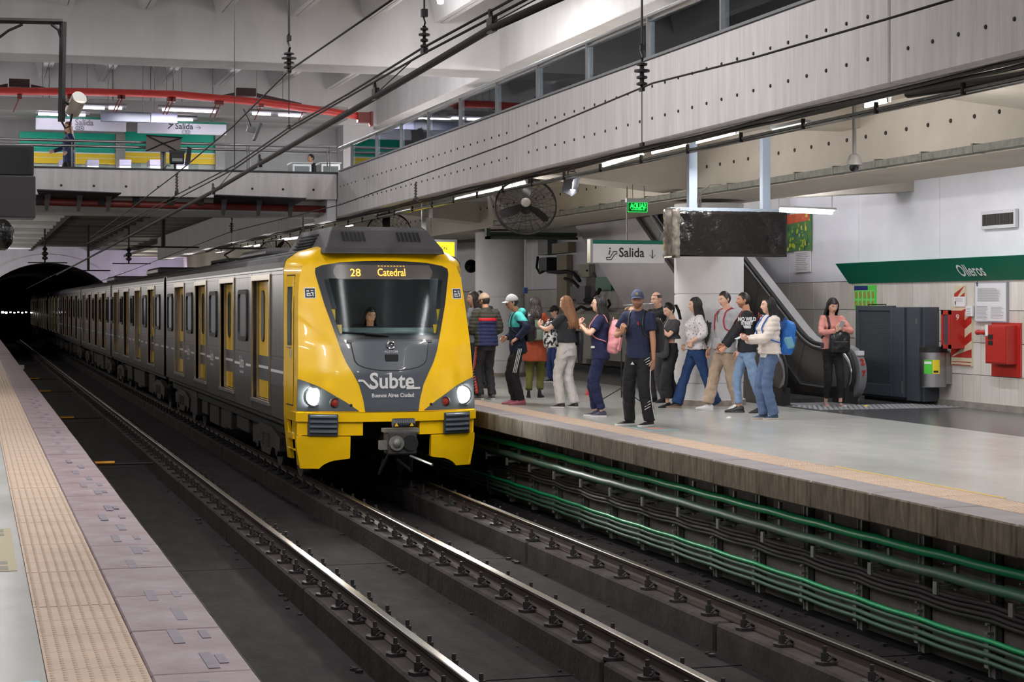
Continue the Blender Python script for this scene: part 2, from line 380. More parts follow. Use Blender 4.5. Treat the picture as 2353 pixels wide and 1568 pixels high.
# --- rails
prof = [(-.075,-.15),(.075,-.15),(.075,-.138),(.02,-.12),(.009,-.10),(.009,-.045),(.034,-.032),(.036,-.006),(.028,0),(-.028,0),(-.036,-.006),(-.034,-.032),(-.009,-.045),(-.009,-.10),(-.02,-.12),(-.075,-.138)]
fm = MB()
for sd in (-1,):
    X = .135*sd
    fm.prism([(X-.05, -.075), (X+.05, -.075), (X+.075, 0), (X+.05, .075), (X-.05, .075), (X-.075, 0)], 2, -.152, -.125)
    fm.prism([(X+.032*math.cos(a*math.pi/3), .032*math.sin(a*math.pi/3)) for a in range(6)], 2, -.125, -.06)
    fm.prism([(X+.017*math.cos(a*math.pi/3), .017*math.sin(a*math.pi/3)) for a in range(6)], 2, -.06, -.012)
    fm.tube([(X, -.05, -.118), (X-.03*sd, -.06, -.09), (X-.075*sd, -.03, -.115), (X-.05*sd, .02, -.085), (X, .06, -.112)], .011, 5)
fastm = fm.mesh('rail_fastener', iron)
rl = ['hidden running rail under the near platform edge', 'dark running rail nearest to the near platform', 'running rail between the tracks, under the left wheels of the train', 'running rail nearest to the pit wall with green cables']
for k, x in enumerate(RAILS):
    r_ = tag(empty('running_rail', (x, 0, -1.0)), rl[k], 'rail')
    mb = MB(); mb.prism([(a, b) for a, b in prof], 1, -6, 150)
    o = mb.build('rail_bar', [railm, railtop], r_)
    for p_ in o.data.polygons:
        if p_.center.z > -.03 and p_.normal.z > -.3 and abs(p_.normal.y) < .5: p_.material_index = 1
    far = MB()
    y = 9.1+k*.13
    while y < 95:
        if y < 45 and k:
            link('rail_fastener', fastm, r_, loc=(0, y, 0)); link('rail_fastener', fastm, r_, loc=(0, y, 0), rot=(0, 0, math.pi))
        elif k:
            for sd in (-1, 1): far.box(.135*sd-.06, .135*sd+.06, y-.07, y+.07, -.15, -.06)
        y += .75
    if k: far.build('far_fasteners', iron, r_)['kind'] = 'stuff'
# cross rods with brass sleeves between the near platform and the rail
for i, (px0, px1, py) in enumerate(((218, 372, 1068), (156, 236, 962), (112, 192, 901), (80, 150, 872))):
    a = on_z(px0, py, -1.22); b = on_z(px1, py, -1.22)
    t = tag(empty('gauge_rod', (0, 0, 0)), ['dark cross rod with the largest brass sleeve, between near platform and rail', 'cross rod behind the one with the large brass sleeve', 'third cross rod going into the dark along the near platform', 'farthest of the cross rods along the near platform'][i], 'rod')
    m_ = MB(); m_.tube([(1.0, a.y, -1.22), (3.1, a.y, -1.22)], .02, 6); m_.build('rod', iron, t)
    m_ = MB(); m_.tube([(1.75, a.y, -1.2), (2.35, a.y, -1.2)], .042, 10); m_.build('sleeve', mat('brass', srgb(170, 120, 50), .4, .8), t, smooth=True)
# small plate with a 6
p = on_x(55, 819, 1.35)
t = tag(empty('number_plate', (1.62, 76, -1.05)), 'small white plate with a black 6 beside the dark rail', 'plate')
m_ = MB(); m_.box(-.34, .34, 0, .03, 0, .17); m_.build('plate', white, t); m_ = textmesh('6', .2, 0, .006, 'CENTER'); m_.xf(Matrix.Translation((0, -.004, .015))); m_.build('numeral', ink, t)
m_ = MB(); m_.box(-.02, .02, .01, .04, -.4, 0); m_.build('stake', iron, t)

# --- tunnel portal
wall = MB(); cx, cz, r = 3.75, -.64, 4.35; N = 28
arc = [(cx+r*math.cos(math.pi*(1-k/N)), cz+r*math.sin(math.pi*(1-k/N))) for k in range(N+1)]
top, x0, x1, zb = 4.8, -6, XW+.2, -1.6
vs = []; fs = []
for x, z in arc: vs += [(x, 98, z), (x, 98, top)]
for k in range(N): fs.append((2*k, 2*k+1, 2*k+3, 2*k+2))
wall.add(vs, fs); wall.box(x0, cx-r, 98, 98.3, zb, top); wall.box(cx+r, x1, 98, 98.3, zb, top)
wall.box(cx-r-.01, cx-r, 97.99, 98, zb, cz); struct('wall_portal', wall, conc)
a2 = MB(); secs = []
for k in range(N+1):
    a = math.pi*(1-k/N); secs.append([(cx+q*math.cos(a), yy, cz+q*math.sin(a)) for q, yy in ((r, 98.4), (r, 97.8), (r+.45, 97.8), (r+.45, 98.4))])
a2.loft(secs); struct('trim_1', a2, conc)
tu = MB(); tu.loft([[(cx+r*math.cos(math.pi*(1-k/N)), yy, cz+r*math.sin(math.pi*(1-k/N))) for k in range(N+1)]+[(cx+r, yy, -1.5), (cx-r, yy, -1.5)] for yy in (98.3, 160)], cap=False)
struct('wall_tunnel', tu, mat('dark_concrete', srgb(46, 44, 44), .9))  # even dark grey for the tunnel lining
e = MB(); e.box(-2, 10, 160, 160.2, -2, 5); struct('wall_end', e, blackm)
for k, px in enumerate((6, 14, 24, 33, 42, 51, 60, 72, 84)):
    y = 100+k*5.5 if k > 0 else 99
    q = on_y(px, 718+(k % 2), 140); m_ = MB(); m_.ball(q, .07 if k > 1 else .1, 4)
    tag(m_.build('tunnel_lamp', mat('tunnel_lamp_glow', (1, 1, 1), emit=(1, 1, .98), es=5)), 'tiny white lamp in the row deep inside the tunnel', 'lamp', 'tunnel lamps')

# --- right wall: tiles, smooth panels
wr = tag(MB().box(XW+.06, XW+.3, 4, ENDY, -.3, 7.6).build('wall_right', conc), kind='structure')
tm = [mat('stone_tile_%s' % c, srgb(*v), .5, var=.14, scale=1.6, stretch=(1, 6, .5)) for c, v in (('a', (206, 200, 192)), ('b', (198, 190, 182)), ('c', (212, 207, 200)))]
meshes = []
for m_ in tm:
    b = MB(); b.chbox(-.03, .06, .004, .506, .004, .476, .004); meshes.append(b.mesh('tile', m_))
for r_ in range(4):
    for k in range(52):
        y = 19.9+k*.51
        link('tile', rnd.choice(meshes), wr, loc=(XW+.0+rnd.uniform(-.002, .002), y, .02+r_*.48))
rest = MB(); rest.box(XW, XW+.06, 4, 19.9, 0, 1.93); rest.box(XW, XW+.06, 46.42, ENDY, 0, 1.93); rest.build('plain_tiling', tm[0], wr)
pm = MB(); pm.chbox(-.02, .06, .006, 2.694, 1.945, 7.65, .005); pmm = pm.mesh('wall_panel', mat('smooth_white_panel', srgb(222, 222, 230), .45, var=.08, scale=.8, bump=.03))
for k in range(-5, 12): link('wall_panel', pmm, wr, loc=(XW, 27.9+2.7*k, 0))
b = MB(); b.box(XW-.03, XW+.05, 4, ENDY, 0, .03); b.box(XW-.045, XW+.04, 4, ENDY, .0, .095); struct('baseboard_right', b, mat('skirting_stone', srgb(148, 142, 134), .6, var=.3, scale=6, stretch=(1, 1, 1)))

# --- round columns
prof = [(.56, 0), (.56, .09), (.53, .095), (.53, .335), (.522, .34), (.522, .35), (.535, .355), (.535, 1.69), (.52, 1.7), (.52, 1.715), (.535, 1.72), (.535, 3.1)]
for k, s in enumerate((14.6, 26.3, 38.0, 49.7, 61.4, 73.1, 84.8)):
    c = tag(empty('column', (10.93, s, 0)), kind='structure')
    m_ = MB(); m_.lathe(prof, n=48); m_.build('shaft', conc, c, smooth=True)
    m_ = MB(); m_.lathe([(.5, 3.9), (.5, 5.35), (.55, 5.75), (.68, 6.05), (.72, 6.12)], n=40); m_.build('capital', conc, c, smooth=True)
    m_ = MB(); m_.lathe([(.57, 0), (.57, .09)], n=48); m_.build('plinth_ring', mat('granite_ring', srgb(150, 138, 128), .5, var=.3, scale=20), c)

# --- inner beam over the columns, slab, cross beams
BI0, BI1, ZB = 10.36, 11.75, 3.16
b = MB(); b.box(BI0, BI1, 4, 95, ZB, 4.0); inner = struct('beam_inner', b, concwarm, bev=.02)
holes = MB()
for k in range(120): holes.lathe([(.0, BI0-.012), (.022, BI0-.012), (.028, BI0+.004)], (0, 8+k*.5, 3.58), 8, axis=0)
holes.build('bolts', iron, inner)['kind'] = 'stuff'
b = MB()
for s in (14.6, 26.3, 38.0, 49.7):
    b.prism([(7.5, 4.0), (7.5, 3.55), (BI0+.1, 3.28), (BI0+.1, 4.0)], 1, s-.45, s+.45)
    b.prism([(BI1, 4.0), (BI1, 3.2), (XW, 3.35), (XW, 4.0)], 1, s-.3, s+.3)
for s in (20.4, 32.1): b.prism([(7.5, 4.0), (7.5, 3.7), (BI0, 3.7), (BI0, 4.0)], 1, s-.25, s+.25)
struct('beam_cross', b, concwarm)
b = MB(); b.box(7.35, BI0, 4, 36.9, 3.95, 4.08); b.box(7.35, BI0, 48.7, 95, 3.95, 4.08); b.box(BI1, 12.0, 4, 95, 3.95, 4.08); b.box(12, XW+.1, 4, 27.2, 3.95, 4.08); b.box(12, XW+.1, 36.5, 95, 3.95, 4.08); struct('ceiling_walkway', b, concwarm)
b = MB(); b.box(13.5, XW+.1, 30.6, 44, 3.22, 3.9); struct('trim_2', b, conc)

# --- the long concrete parapet beam above the platform edge, in segments
XB = 7.10
js = [-2.0, s_at(2043, XB), s_at(1182, XB), s_at(826, XB), 44.0, 54.0, 64, 74.5]
par = tag(empty('beam_parapet'), kind='structure')
bz0, bz1 = 3.335, 4.235
for a_, b_ in zip(js[:-1], js[1:]):
    g = .012; L = b_-a_-2*g
    m_ = MB(); m_.chbox(0, .34, 0, L, bz0, bz1, .012)
    if a_ < 60: o = m_.build('beam_segment', concbeam, par); o.location = (XB, a_+g, 0)
    else: o = m_.build('beam_segment', concbeam, par); o.location = (XB, a_+g, 0)
    if b_ < 45:
        hb = MB(); y = .35
        while y < L-.3:
            for z in (3.58, 3.93):
                if z > 3.9 and a_ < 0 : z = 3.98
                hb.lathe([(0, -.012), (.015, -.010), (.020, .004)], (0, y, z), 8, axis=0)
            y += .385
        q = hb.build('bolt_rows', iron, o); q['kind'] = 'stuff'
m_ = MB(); m_.box(XB-.02, XB+.36, -2, 36.5, bz1, bz1+.028); m_.build('kerb_strip', midgrey, par)
# glass railing
rail = tag(empty('glass_railing', (XB+.02, 0, bz1+.028)), 'long glass railing with steel handrail on top of the long concrete parapet', 'railing')
m_ = MB(); m_.tube([(0, -2, .45), (0, 36.5, .45)], .035, 12); m_.tube([(0, -2, .40), (0, 36.5, .40)], .012, 6); m_.build('handrail', steel, rail, smooth=True)
ys = [s_at(p_, XB) for p_ in (1657, 1488, 1348, 1234, 1140, 1056, 983, 920, 864, 807)]
ys = [ys[0]-2.1*k for k in range(8, 0, -1)] + ys
pm = MB(); pm.box(-.03, .03, -.02, .02, 0, .44); pm.tube([(.01, .02, .42), (.03, -.28, 0)], .008, 4); pmm = pm.mesh('baluster', midgrey)
for y in ys: link('baluster', pmm, rail, loc=(0, y, 0))
for a_, b_ in zip(ys[:-1], ys[1:]):
    m_ = MB(); m_.box(-.004, .006, a_+.05, b_-.05, .01, .40); m_.build('glass_pane', glas, rail)

# --- mezzanine hall across the tracks
MZ = 3.9
b = MB(); b.box(-6, XW, 37.0, 44, 3.72, MZ); b.box(-6, XW, 44, 48.6, 3.86, MZ); struct('floor_mezzanine', b, floorg)
par2 = tag(empty('parapet_mezzanine'), kind='structure')
m_ = MB(); m_.box(-6, 7.08, 36.6, 36.95, 3.68, 4.2); m_.build('beam_face', concbeam, par2, bev=.01)
m_ = MB(); m_.box(-6, 7.1, 36.58, 37.0, 4.2, 4.235); m_.build('kerb_strip', ink, par2)
m_ = MB()
for k in range(22): m_.lathe([(0, 36.588), (.02, 36.588), (.028, 36.604)], (6.6-k*.62, 0, 3.87), 8, axis=1)
m_.build('bolts', iron, par2)['kind'] = 'stuff'
b = MB(); b.box(-6, 7.08, 37.7, 38.3, 3.36, 3.72); struct('beam_soffit', b, conc, bev=.02)
b = MB(); b.box(6.9, 7.08, 36.7, 38.2, 3.25, 3.68); struct('trim_3', b, lightgrey)
# ribs under the mezzanine and beyond
cb = tag(empty('ceiling_low'), kind='structure')
m_ = MB(); m_.box(-6, XW, 48.6, 98, 4.72, 4.85); m_.build('slab', concdk, cb)
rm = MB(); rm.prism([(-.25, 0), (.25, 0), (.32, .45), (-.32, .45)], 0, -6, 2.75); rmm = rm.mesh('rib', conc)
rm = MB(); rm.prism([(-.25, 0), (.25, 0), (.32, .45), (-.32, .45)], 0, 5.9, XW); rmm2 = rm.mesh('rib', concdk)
y = 53.6
rm = MB(); rm.prism([(-.10, 0), (.10, 0), (.16, .2), (-.16, .2)], 0, 2.75, 5.9); rmm3 = rm.mesh('rib', mat('dark_beam', srgb(84, 78, 72), .85))  # middle ribs and long beams share an even dark brown-grey
while y < 97: link('rib', rmm, cb, loc=(0, y, 4.30)); link('rib', rmm2, cb, loc=(0, y, 4.30)); link('rib', rmm3, cb, loc=(0, y, 4.45)); y += 2.9
rm = MB(); rm.prism([(-.1, 0), (.1, 0), (.16, .2), (-.16, .2)], 0, -6, 2.75); rmm = rm.mesh('rib', conc)
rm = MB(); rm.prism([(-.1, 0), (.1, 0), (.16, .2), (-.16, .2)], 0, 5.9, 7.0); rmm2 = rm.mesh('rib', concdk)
rm = None
m_ = MB(); m_.box(2.75, 2.95, 48.6, 98, 4.34, 4.75); m_.box(5.7, 5.9, 48.6, 98, 4.34, 4.75); m_.build('long_beam', mat('dark_beam', srgb(84, 78, 72), .85), cb)
# upper ceiling: slab, ribs along the tracks, cross beams, long beam
ch = tag(empty('ceiling'), kind='structure')
m_ = MB(); m_.box(-8, XW+.3, -8, 60, 7.7, 7.9); m_.build('slab', conc, ch)
rm = MB(); rm.prism([(-.11, 7.15), (-.01, 7.15), (-.01, 7.2), (.01, 7.2), (.01, 7.15), (.11, 7.15), (.24, 7.72), (-.24, 7.72)], 1, 0, 10.4); rmm = rm.mesh('rib', conc)
for k in range(-4, 6):
    for y in (1.3, 13.0, 24.85, 36.6, 48.3): link('rib', rmm, ch, loc=(1.69+1.443*k, y, 0))
for s in (0.2, 12.0, 23.7, 35.4, 47.1):
    m_ = MB(); m_.box(-8, 10.2, s, s+1.2, 6.25, 7.7); m_.build('cross_beam', conc, ch, bev=.02)
m_ = MB(); m_.box(10.17, 11.6, -8, 60, 6.28, 7.7); m_.build('long_beam', conc, ch, bev=.02)
b = MB(); b.box(-8, XW+.2, 48.4, 48.6, 3.9, 7.7); struct('wall_hall', b, conc)
b = MB(); b.box(-8, XW+.2, 60, 60.2, -1, 8); b = MB(); b.box(-4.7, -4.5, -6, 98, 0, 7.7); struct('wall_left', b, conc)
b = MB(); b.box(-4.5, .2, -6, 36.6, 3.9, 4.05); struct('ceiling_near', b, conc)
# ================================================================== TRAIN (x centre TC, sides 4.23 and 6.83)
def lerp_tab(T, z):
    if z <= T[0][0]: return T[0][1]
    for (a, b), (c, d) in zip(T, T[1:]):
        if z <= c: return b+(d-b)*(z-a)/(c-a)
    return T[-1][1]
SP = [(-.9, 24.70), (-.3, 24.62), (.1, 24.60), (.6, 24.63), (1.0, 24.72), (1.1, 24.76), (2.15, 25.12), (2.35, 25.30), (2.42, 25.5), (2.46, 25.8)]
def SY(u, z): return lerp_tab(SP, z)+.36*(abs(u)/1.3)**2.4
WT = [(-.72, 1.2), (-.4, 1.26), (.08, 1.262), (.6, 1.245), (1.2, 1.22), (1.7, 1.19), (1.95, 1.16), (2.12, 1.10), (2.25, .98), (2.34, .86), (2.42, .6), (2.46, .2)]
HW = lambda z: lerp_tab(WT, z)
train = tag(empty('subway_train', (0, 0, 0)), 'long silver subway train with a yellow cab front and lit headlights on the track', 'train')
bodysteel = mat('train_steel', srgb(122, 118, 118), .34, .75, var=.2, scale=2.2, stretch=(1, 4, .35), bump=.02)
bodydk = mat('train_band_grey', srgb(92, 92, 98), .35, .2)
bodyline = mat('train_line_white', srgb(214, 214, 214), .4)
roofm = mat('train_roof_grey', srgb(70, 68, 70), .5, .1, var=.2, scale=4)
hood = mat('hood_dark_grey', srgb(74, 80, 88), .3, coat=.3)
maskm = mat('windscreen_surround', srgb(34, 37, 42), .25)
rub = mat('rubber', srgb(26, 26, 28), .6)
jamb = mat('door_jamb', srgb(150, 134, 108), .3, .8)
winglass = glass('train_side_glass', (.22, .22, .235), .3, .05)
intm = mat('train_interior', srgb(150, 150, 156), .6)
intl = mat('train_interior_light', (1, 1, 1), emit=(1, 1, 1), es=1.2)
X0, X1 = 4.23, 6.83
# ---- cab nose shell (rows in z, columns around the plan)
def plan_row(z, n=30):
    w = HW(z); pts = [(-1.3 if z < 2.05 else -lerp_tab([(2.05, 1.3), (2.18, 1.27), (2.3, 1.1), (2.42, .7), (2.47, .22)], z), 25.83)]
    pts += [(-w+2*w*k/n, SY(-w+2*w*k/n, z)) for k in range(n+1)]
    pts += [(-pts[0][0], 25.83)]
    return [(TC+u, y, z) for u, y in pts]
zr = [.07+.05*k for k in range(41)]+[2.12, 2.16, 2.2, 2.24, 2.28, 2.31, 2.34, 2.37, 2.4, 2.42, 2.44, 2.46]
zr = sorted(set(round(z, 3) for z in zr))
nose = MB(); rows = [plan_row(z) for z in zr]
skip = 0
# opening for windscreen: leave faces inside glass area out
def in_glass(u, z): return 1.13 < z < 1.9 and abs(u) < lerp_tab([(1.1, .66), (1.9, .82)], z)
vs = [p for r in rows for p in r]; n = len(rows[0]); fs = []
for i in range(len(rows)-1):
    for k in range(n-1):
        c = [vs[i*n+k], vs[i*n+k+1], vs[(i+1)*n+k+1], vs[(i+1)*n+k]]
        u = sum(q[0] for q in c)/4-TC; z = sum(q[2] for q in c)/4
        if 0 < k < n-2 and in_glass(u, z): continue
        fs.append((i*n+k, i*n+k+1, (i+1)*n+k+1, (i+1)*n+k))
nose.add(vs, fs)
nose.add([p for p in rows[-1]], [tuple(range(len(rows[-1])))])
cab = nose.build('cab_shell', yellow, train, smooth=True)
# patches lying on the nose: rows between L(z) and R(z), slightly proud, with rim
def patch(name, zs, L, Rr, m, off=.008, n=18, parent=train, hole=None, thick=.02, smooth=True):
    mb = MB(); rows = []
    for z in zs:
        a, b = L(z), Rr(z); rows.append([(TC+a+(b-a)*k/n, SY(a+(b-a)*k/n, z)-off, z) for k in range(n+1)])
    m_ = n+1; vs = [p for r in rows for p in r]; fs = []
    for i in range(len(rows)-1):
        for k in range(n):
            if hole:
                c = [vs[i*m_+k], vs[i*m_+k+1], vs[(i+1)*m_+k+1], vs[(i+1)*m_+k]]
                if hole(sum(q[0] for q in c)/4-TC, sum(q[2] for q in c)/4): continue
            fs.append((i*m_+k, i*m_+k+1, (i+1)*m_+k+1, (i+1)*m_+k))
    mb.add(vs, fs)
    rim = [r[0] for r in rows] + rows[-1][1:] + [r[-1] for r in reversed(rows[:-1])] + list(reversed(rows[0][1:-1]))
    back = [(x, y+thick, z) for x, y, z in rim]; q = len(rim)
    mb.add(rim+back, [(i, (i+1) % q, q+(i+1) % q, q+i) for i in range(q)])
    return mb.build(name, m, parent, smooth=smooth)
MT = [(.08, .375), (.25, .40), (.45, .455), (.6, .53), (.76, .62), (.9, .675), (1.06, .72), (1.55, .862), (1.99, .96), (2.06, .95), (2.10, .86), (2.14, .62), (2.158, .3), (2.162, .1)]
frange = lambda a, b, n: [a+(b-a)*k/n for k in range(n+1)]
patch('hood', frange(.075, 1.065, 24), lambda z: -lerp_tab(MT, z), lambda z: lerp_tab(MT, z), hood, .012, 20)
GL = [(1.10, .70), (1.2, .735), (1.9, .865)]
patch('windscreen_frame', frange(1.065, 2.0, 22)+[2.03, 2.06, 2.08, 2.1, 2.12, 2.14, 2.15, 2.158, 2.162], lambda z: -lerp_tab(MT, z), lambda z: lerp_tab(MT, z), maskm, .014, 24, hole=in_glass)
patch('windscreen', frange(1.12, 1.9, 10), lambda z: -lerp_tab([(1.1, .69), (1.9, .85)], z), lambda z: lerp_tab([(1.1, .69), (1.9, .85)], z), glass('windscreen_glass', (.62, .70, .72), .0, .12, .22), .022, 16, thick=.004)
# grey access hatch on the hood
HT = [(.645, .12), (.66, .25), (.69, .38), (.73, .46), (.78, .5), (1.03, .545), (1.05, .53)]
patch('hatch', [.645, .66, .69, .73, .78]+frange(.85, 1.045, 6), lambda z: -lerp_tab(HT, z), lambda z: lerp_tab(HT, z), mat('hatch_grey', srgb(82, 88, 96), .3, coat=.3), .022, 14)
patch('hatch_groove', [.632, .65, .68, .72, .77]+frange(.85, 1.05, 6), lambda z: -lerp_tab(HT, z+.012)-.012, lambda z: lerp_tab(HT, z+.012)+.012, rub, .0135, 14)
m_ = MB(); y = SY(0, .82)
m_.chbox(TC-.09, TC+.10, y-.035, y, .74, .86, .01); m_.build('grille', rub, train)
m_ = MB()
for k in range(28):
    a = 2*math.pi*k/28; b = 2*math.pi*(k+1)/28
    m_.tube([(TC+.05*math.cos(a), SY(0, 1)-.045, .985+.05*math.sin(a)), (TC+.05*math.cos(b), SY(0, 1)-.045, .985+.05*math.sin(b))], .016, 6)
m_.ball((TC+.012, SY(0, 1)-.03, .99), .022, 5); m_.build('round_badge', mat('chrome', srgb(210, 210, 214), .15, 1), train, smooth=True)
for k, u in enumerate((-.56, .56)):
    m_ = MB(); m_.chbox(TC+u-.045, TC+u+.045, SY(u, 1.04)-.035, SY(u, 1.04), 1.02, 1.055, .008); m_.build('hatch_latch', steel, train)
def on_nose(mb, off=.02):
    mb.v = [(TC+x, SY(x, z)-off+y, z) for x, y, z in mb.v]; return mb
def nose_text(s, size, u, z, m, bold=0, sx=1, off=.02, align='CENTER', name='lettering'):
    t = textmesh(s, size, 0, bold, align, sx); t.xf(Matrix.Translation((u, 0, z))); on_nose(t, off); return t.build(name, m, train)
nose_text('Subte', .30, .0, .40, bodyline, .006, .93, .024)
nose_text('Buenos Aires Ciudad', .075, .01, .275, bodyline, .002, .93, .024)
nose_text('ALSTOM', .045, .0, .885, mat('badge_grey', srgb(170, 172, 176), .4), .001, 1.1, .034)
m_ = MB()
for (a, b, c, d) in ((-.47, .505, -.40, .505), (-.40, .505, -.30, .40), (-.30, .40, -.24, .40), (.20, .395, .40, .395)):
    L = Vector((c-a, 0, d-b)); nn = Vector((-L.z, 0, L.x)).normalized()*.014; N = 6
    pts = [Vector((a, 0, b))+L*k/N for k in range(N+1)]
    vs = [p+nn for p in pts]+[p-nn for p in pts]; m_.add(vs, [(k, k+1, N+2+k, N+1+k) for k in range(N)])
on_nose(m_, .024).build('swoosh_line', bodyline, train)
# destination display
patch('display_housing', frange(1.905, 2.105, 8), lambda z: -.66-.06*math.cos((z-2.005)/.1*1.4), lambda z: .64+.06*math.cos((z-2.005)/.1*1.4), mat('display_dark', srgb(84, 78, 76), .25), .02, 18)
orange = mat('amber_led', (1, .5, .1), emit=(1, .40, .04), es=1.3)
nose_text('28', .15, -.42, 1.945, orange, .001, 1.0, .032, name='led_text')
nose_text('Catedral', .15, .09, 1.95, orange, .001, .78, .032, name='led_text')
m_ = MB()
for k in range(9): m_.box(-.10+k*.045, -.075+k*.045, 0, .001, 2.085, 2.091)
on_nose(m_, .03).build('led_dots', orange, train)
# stickers with a small black and white mark
for u, z in ((-1.04, 1.71), (1.075, 1.705)):
    for (w_, h_, mm, of) in ((.075, .075, white, .006), (.063, .063, ink, .008)):
        m_ = MB(); m_.add([(u-w_, 0, z-h_), (u+w_, 0, z-h_), (u+w_, 0, z+h_), (u-w_, 0, z+h_)], [(0, 1, 2, 3)]); on_nose(m_, of).build('sticker', mm, train)
    m_ = MB()
    for (a, b, c, d) in ((-.045, -.045, .02, -.03), (-.045, -.045, -.03, .0), (-.045, -.012, .0, .003), (-.045, .02, -.01, .04), (.01, .0, .045, .015), (.03, -.045, .045, .0), (-.02, -.02, .01, -.008), (.01, .028, .045, .042)):
        m_.add([(u+a, 0, z+b), (u+c, 0, z+b), (u+c, 0, z+d), (u+a, 0, z+d)], [(0, 1, 2, 3)])
    on_nose(m_, .010).build('sticker_mark', white, train)
# wiper
m_ = MB(); m_.tube([(TC-.02, SY(0, 1.13)-.05, 1.115), (TC-.3, SY(-.3, 1.16)-.05, 1.155), (TC-.66, SY(-.66, 1.165)-.04, 1.165)], .012, 6); m_.tube([(TC-.35, SY(-.35, 1.16)-.06, 1.15), (TC-.12, SY(-.1, 1.13)-.05, 1.13)], .018, 6)
m_.build('wiper', rub, train)
# headlight housings
HL = [(.085, .455), (.21, .63), (.30, .78), (.40, .94), (.45, 1.04), (.505, 1.19), (.525, 1.24)]
hlm = mat('headlight_housing', srgb(84, 90, 94), .2, coat=.5)
lampg = mat('headlight_glow', (1, 1, 1), emit=(1, .99, .92), es=60)
for sgn in (-1, 1):
    zs = frange(.085, .52, 10)
    w_ = lambda z: HW(z)+.004
    L = (lambda z: -w_(z)) if sgn < 0 else (lambda z: lerp_tab(HL, z))
    Rr = (lambda z: -lerp_tab(HL, z)) if sgn < 0 else w_
    h = patch('headlight', zs, L, Rr, hlm, .010, 12)
    def ringed(u, z, r, name, m, off, rim=None):
        y = SY(u, z); m_ = MB(); m_.lathe([(0, -off-.012), (r*.7, -off-.008), (r, -off+.01), (r, .02)], (TC+u, y, z), 24, axis=1); m_.build(name, m, h, smooth=True)
        if rim:
            m_ = MB(); m_.lathe([(r, .0), (r, -off-.01), (r*1.22, -off+.0), (r*1.26, .02)], (TC+u, y, z), 28, axis=1, cap=False); m_.build('lamp_rim', rim, h, smooth=True)
    ringed(1.044*sgn, .283, .118, 'lamp', lampg, .03, mat('lamp_bezel', srgb(150, 155, 158), .2, .6))
    ringed(.78*sgn, .20, .058, 'tail_lamp', mat('tail_red', srgb(150, 46, 36), .25, coat=.5), .02, rub)
    ringed(.565*sgn, .165, .022, 'small_lamp', rub, .012)
    sp = bpy.data.lights.new('headlight_beam', 'SPOT'); sp.energy = 110; sp.color = (1, .98, .92); sp.spot_size = R(70); sp.spot_blend = .8; sp.shadow_soft_size = .1
    so = bpy.data.objects.new('headlight_beam', sp); C.objects.link(so); so.location = (TC+1.044*sgn, 24.5, .283); so.rotation_euler = (R(84), 0, R(180))
# side cab panel: narrow window, recessed door outline, handle, both sides
def sidepanel(x, sx):
    # plane runs from (1.3, 25.83) to (HW, SY)
    def P(t, z, off=0):
        a = Vector((TC+sx*1.3, 25.83, 0)); w_ = HW(z); b = Vector((TC+sx*w_, SY(w_, z), 0)); q = a.lerp(b, t); d = (b-a).normalized(); nrm = Vector((d.y, -d.x, 0))*(1 if sx < 0 else -1)
        if nrm.x*sx < 0: nrm = -nrm
        return (q.x+nrm.x*off, q.y+nrm.y*off, z)
    def quad(name, t0, t1, z0, z1, m, off):
        m_ = MB(); zs = frange(z0, z1, 4)
        f_ = [[P(t0, z, off), P(t1, z, off)] for z in zs]; bk = [[P(t0, z, -.01), P(t1, z, -.01)] for z in zs]
        for i in range(4):
            m_.add([f_[i][0], f_[i][1], f_[i+1][1], f_[i+1][0]], [(0, 1, 2, 3)]); m_.add([f_[i][0], f_[i+1][0], bk[i+1][0], bk[i][0]], [(0, 1, 2, 3)]); m_.add([f_[i][1], f_[i+1][1], bk[i+1][1], bk[i][1]], [(0, 1, 2, 3)])
        m_.add([f_[0][0], f_[0][1], bk[0][1], bk[0][0]], [(0, 1, 2, 3)]); m_.add([f_[4][0], f_[4][1], bk[4][1], bk[4][0]], [(0, 1, 2, 3)])
        return m_.build(name, m, train)
    quad('cab_door', .22, .72, .14, 1.97, mat('door_gap', srgb(70, 54, 16), .6), .004)
    quad('cab_door', .25, .69, .16, 1.95, yellow, .009)
    quad('cab_window', .32, .60, .98, 1.80, maskm, .014)
    quad('cab_window_glass', .36, .56, 1.02, 1.76, mat('dark_glass', srgb(30, 34, 38), .05, coat=1), .018)
    m_ = MB(); m_.tube([P(.62, .93, .03), P(.62, .80, .03)], .012, 6); m_.tube([P(.40, .96, .03), P(.60, .95, .03)], .012, 6); m_.build('cab_handle', alu, train)
sidepanel(X0, -1); sidepanel(X1, 1)
# bumper beam and skirts
def skirt_grid(zs, L, Rr, m, name, off=0, depth=.5, n=14):
    mb = MB(); rows = []
    for z in zs:
        a, b = L(z), Rr(z); rows.append([(TC+a+(b-a)*k/n, SY(a+(b-a)*k/n, z)-off, z) for k in range(n+1)])
    m_ = n+1; F = [p for r in rows for p in r]; B = [(x, y+depth, z) for x, y, z in F]; q = len(F); fs = []
    for i in range(len(rows)-1):
        for k in range(n): fs += [(i*m_+k, i*m_+k+1, (i+1)*m_+k+1, (i+1)*m_+k), (q+i*m_+k, q+(i+1)*m_+k, q+(i+1)*m_+k+1, q+i*m_+k+1)]
        for k in (0, n): fs.append((i*m_+k, (i+1)*m_+k, q+(i+1)*m_+k, q+i*m_+k))
    for k in range(n):
        for i in (0, len(rows)-1): fs.append((i*m_+k, i*m_+k+1, q+i*m_+k+1, q+i*m_+k))
    mb.add(F+B, fs); return mb.build(name, m, train, smooth=True)
skirt_grid([-.06, -.04, .0, .05, .065], lambda z: -HW(z)-.02, lambda z: HW(z)+.02, yellow, 'bumper_beam', .03, 1.0, 24)
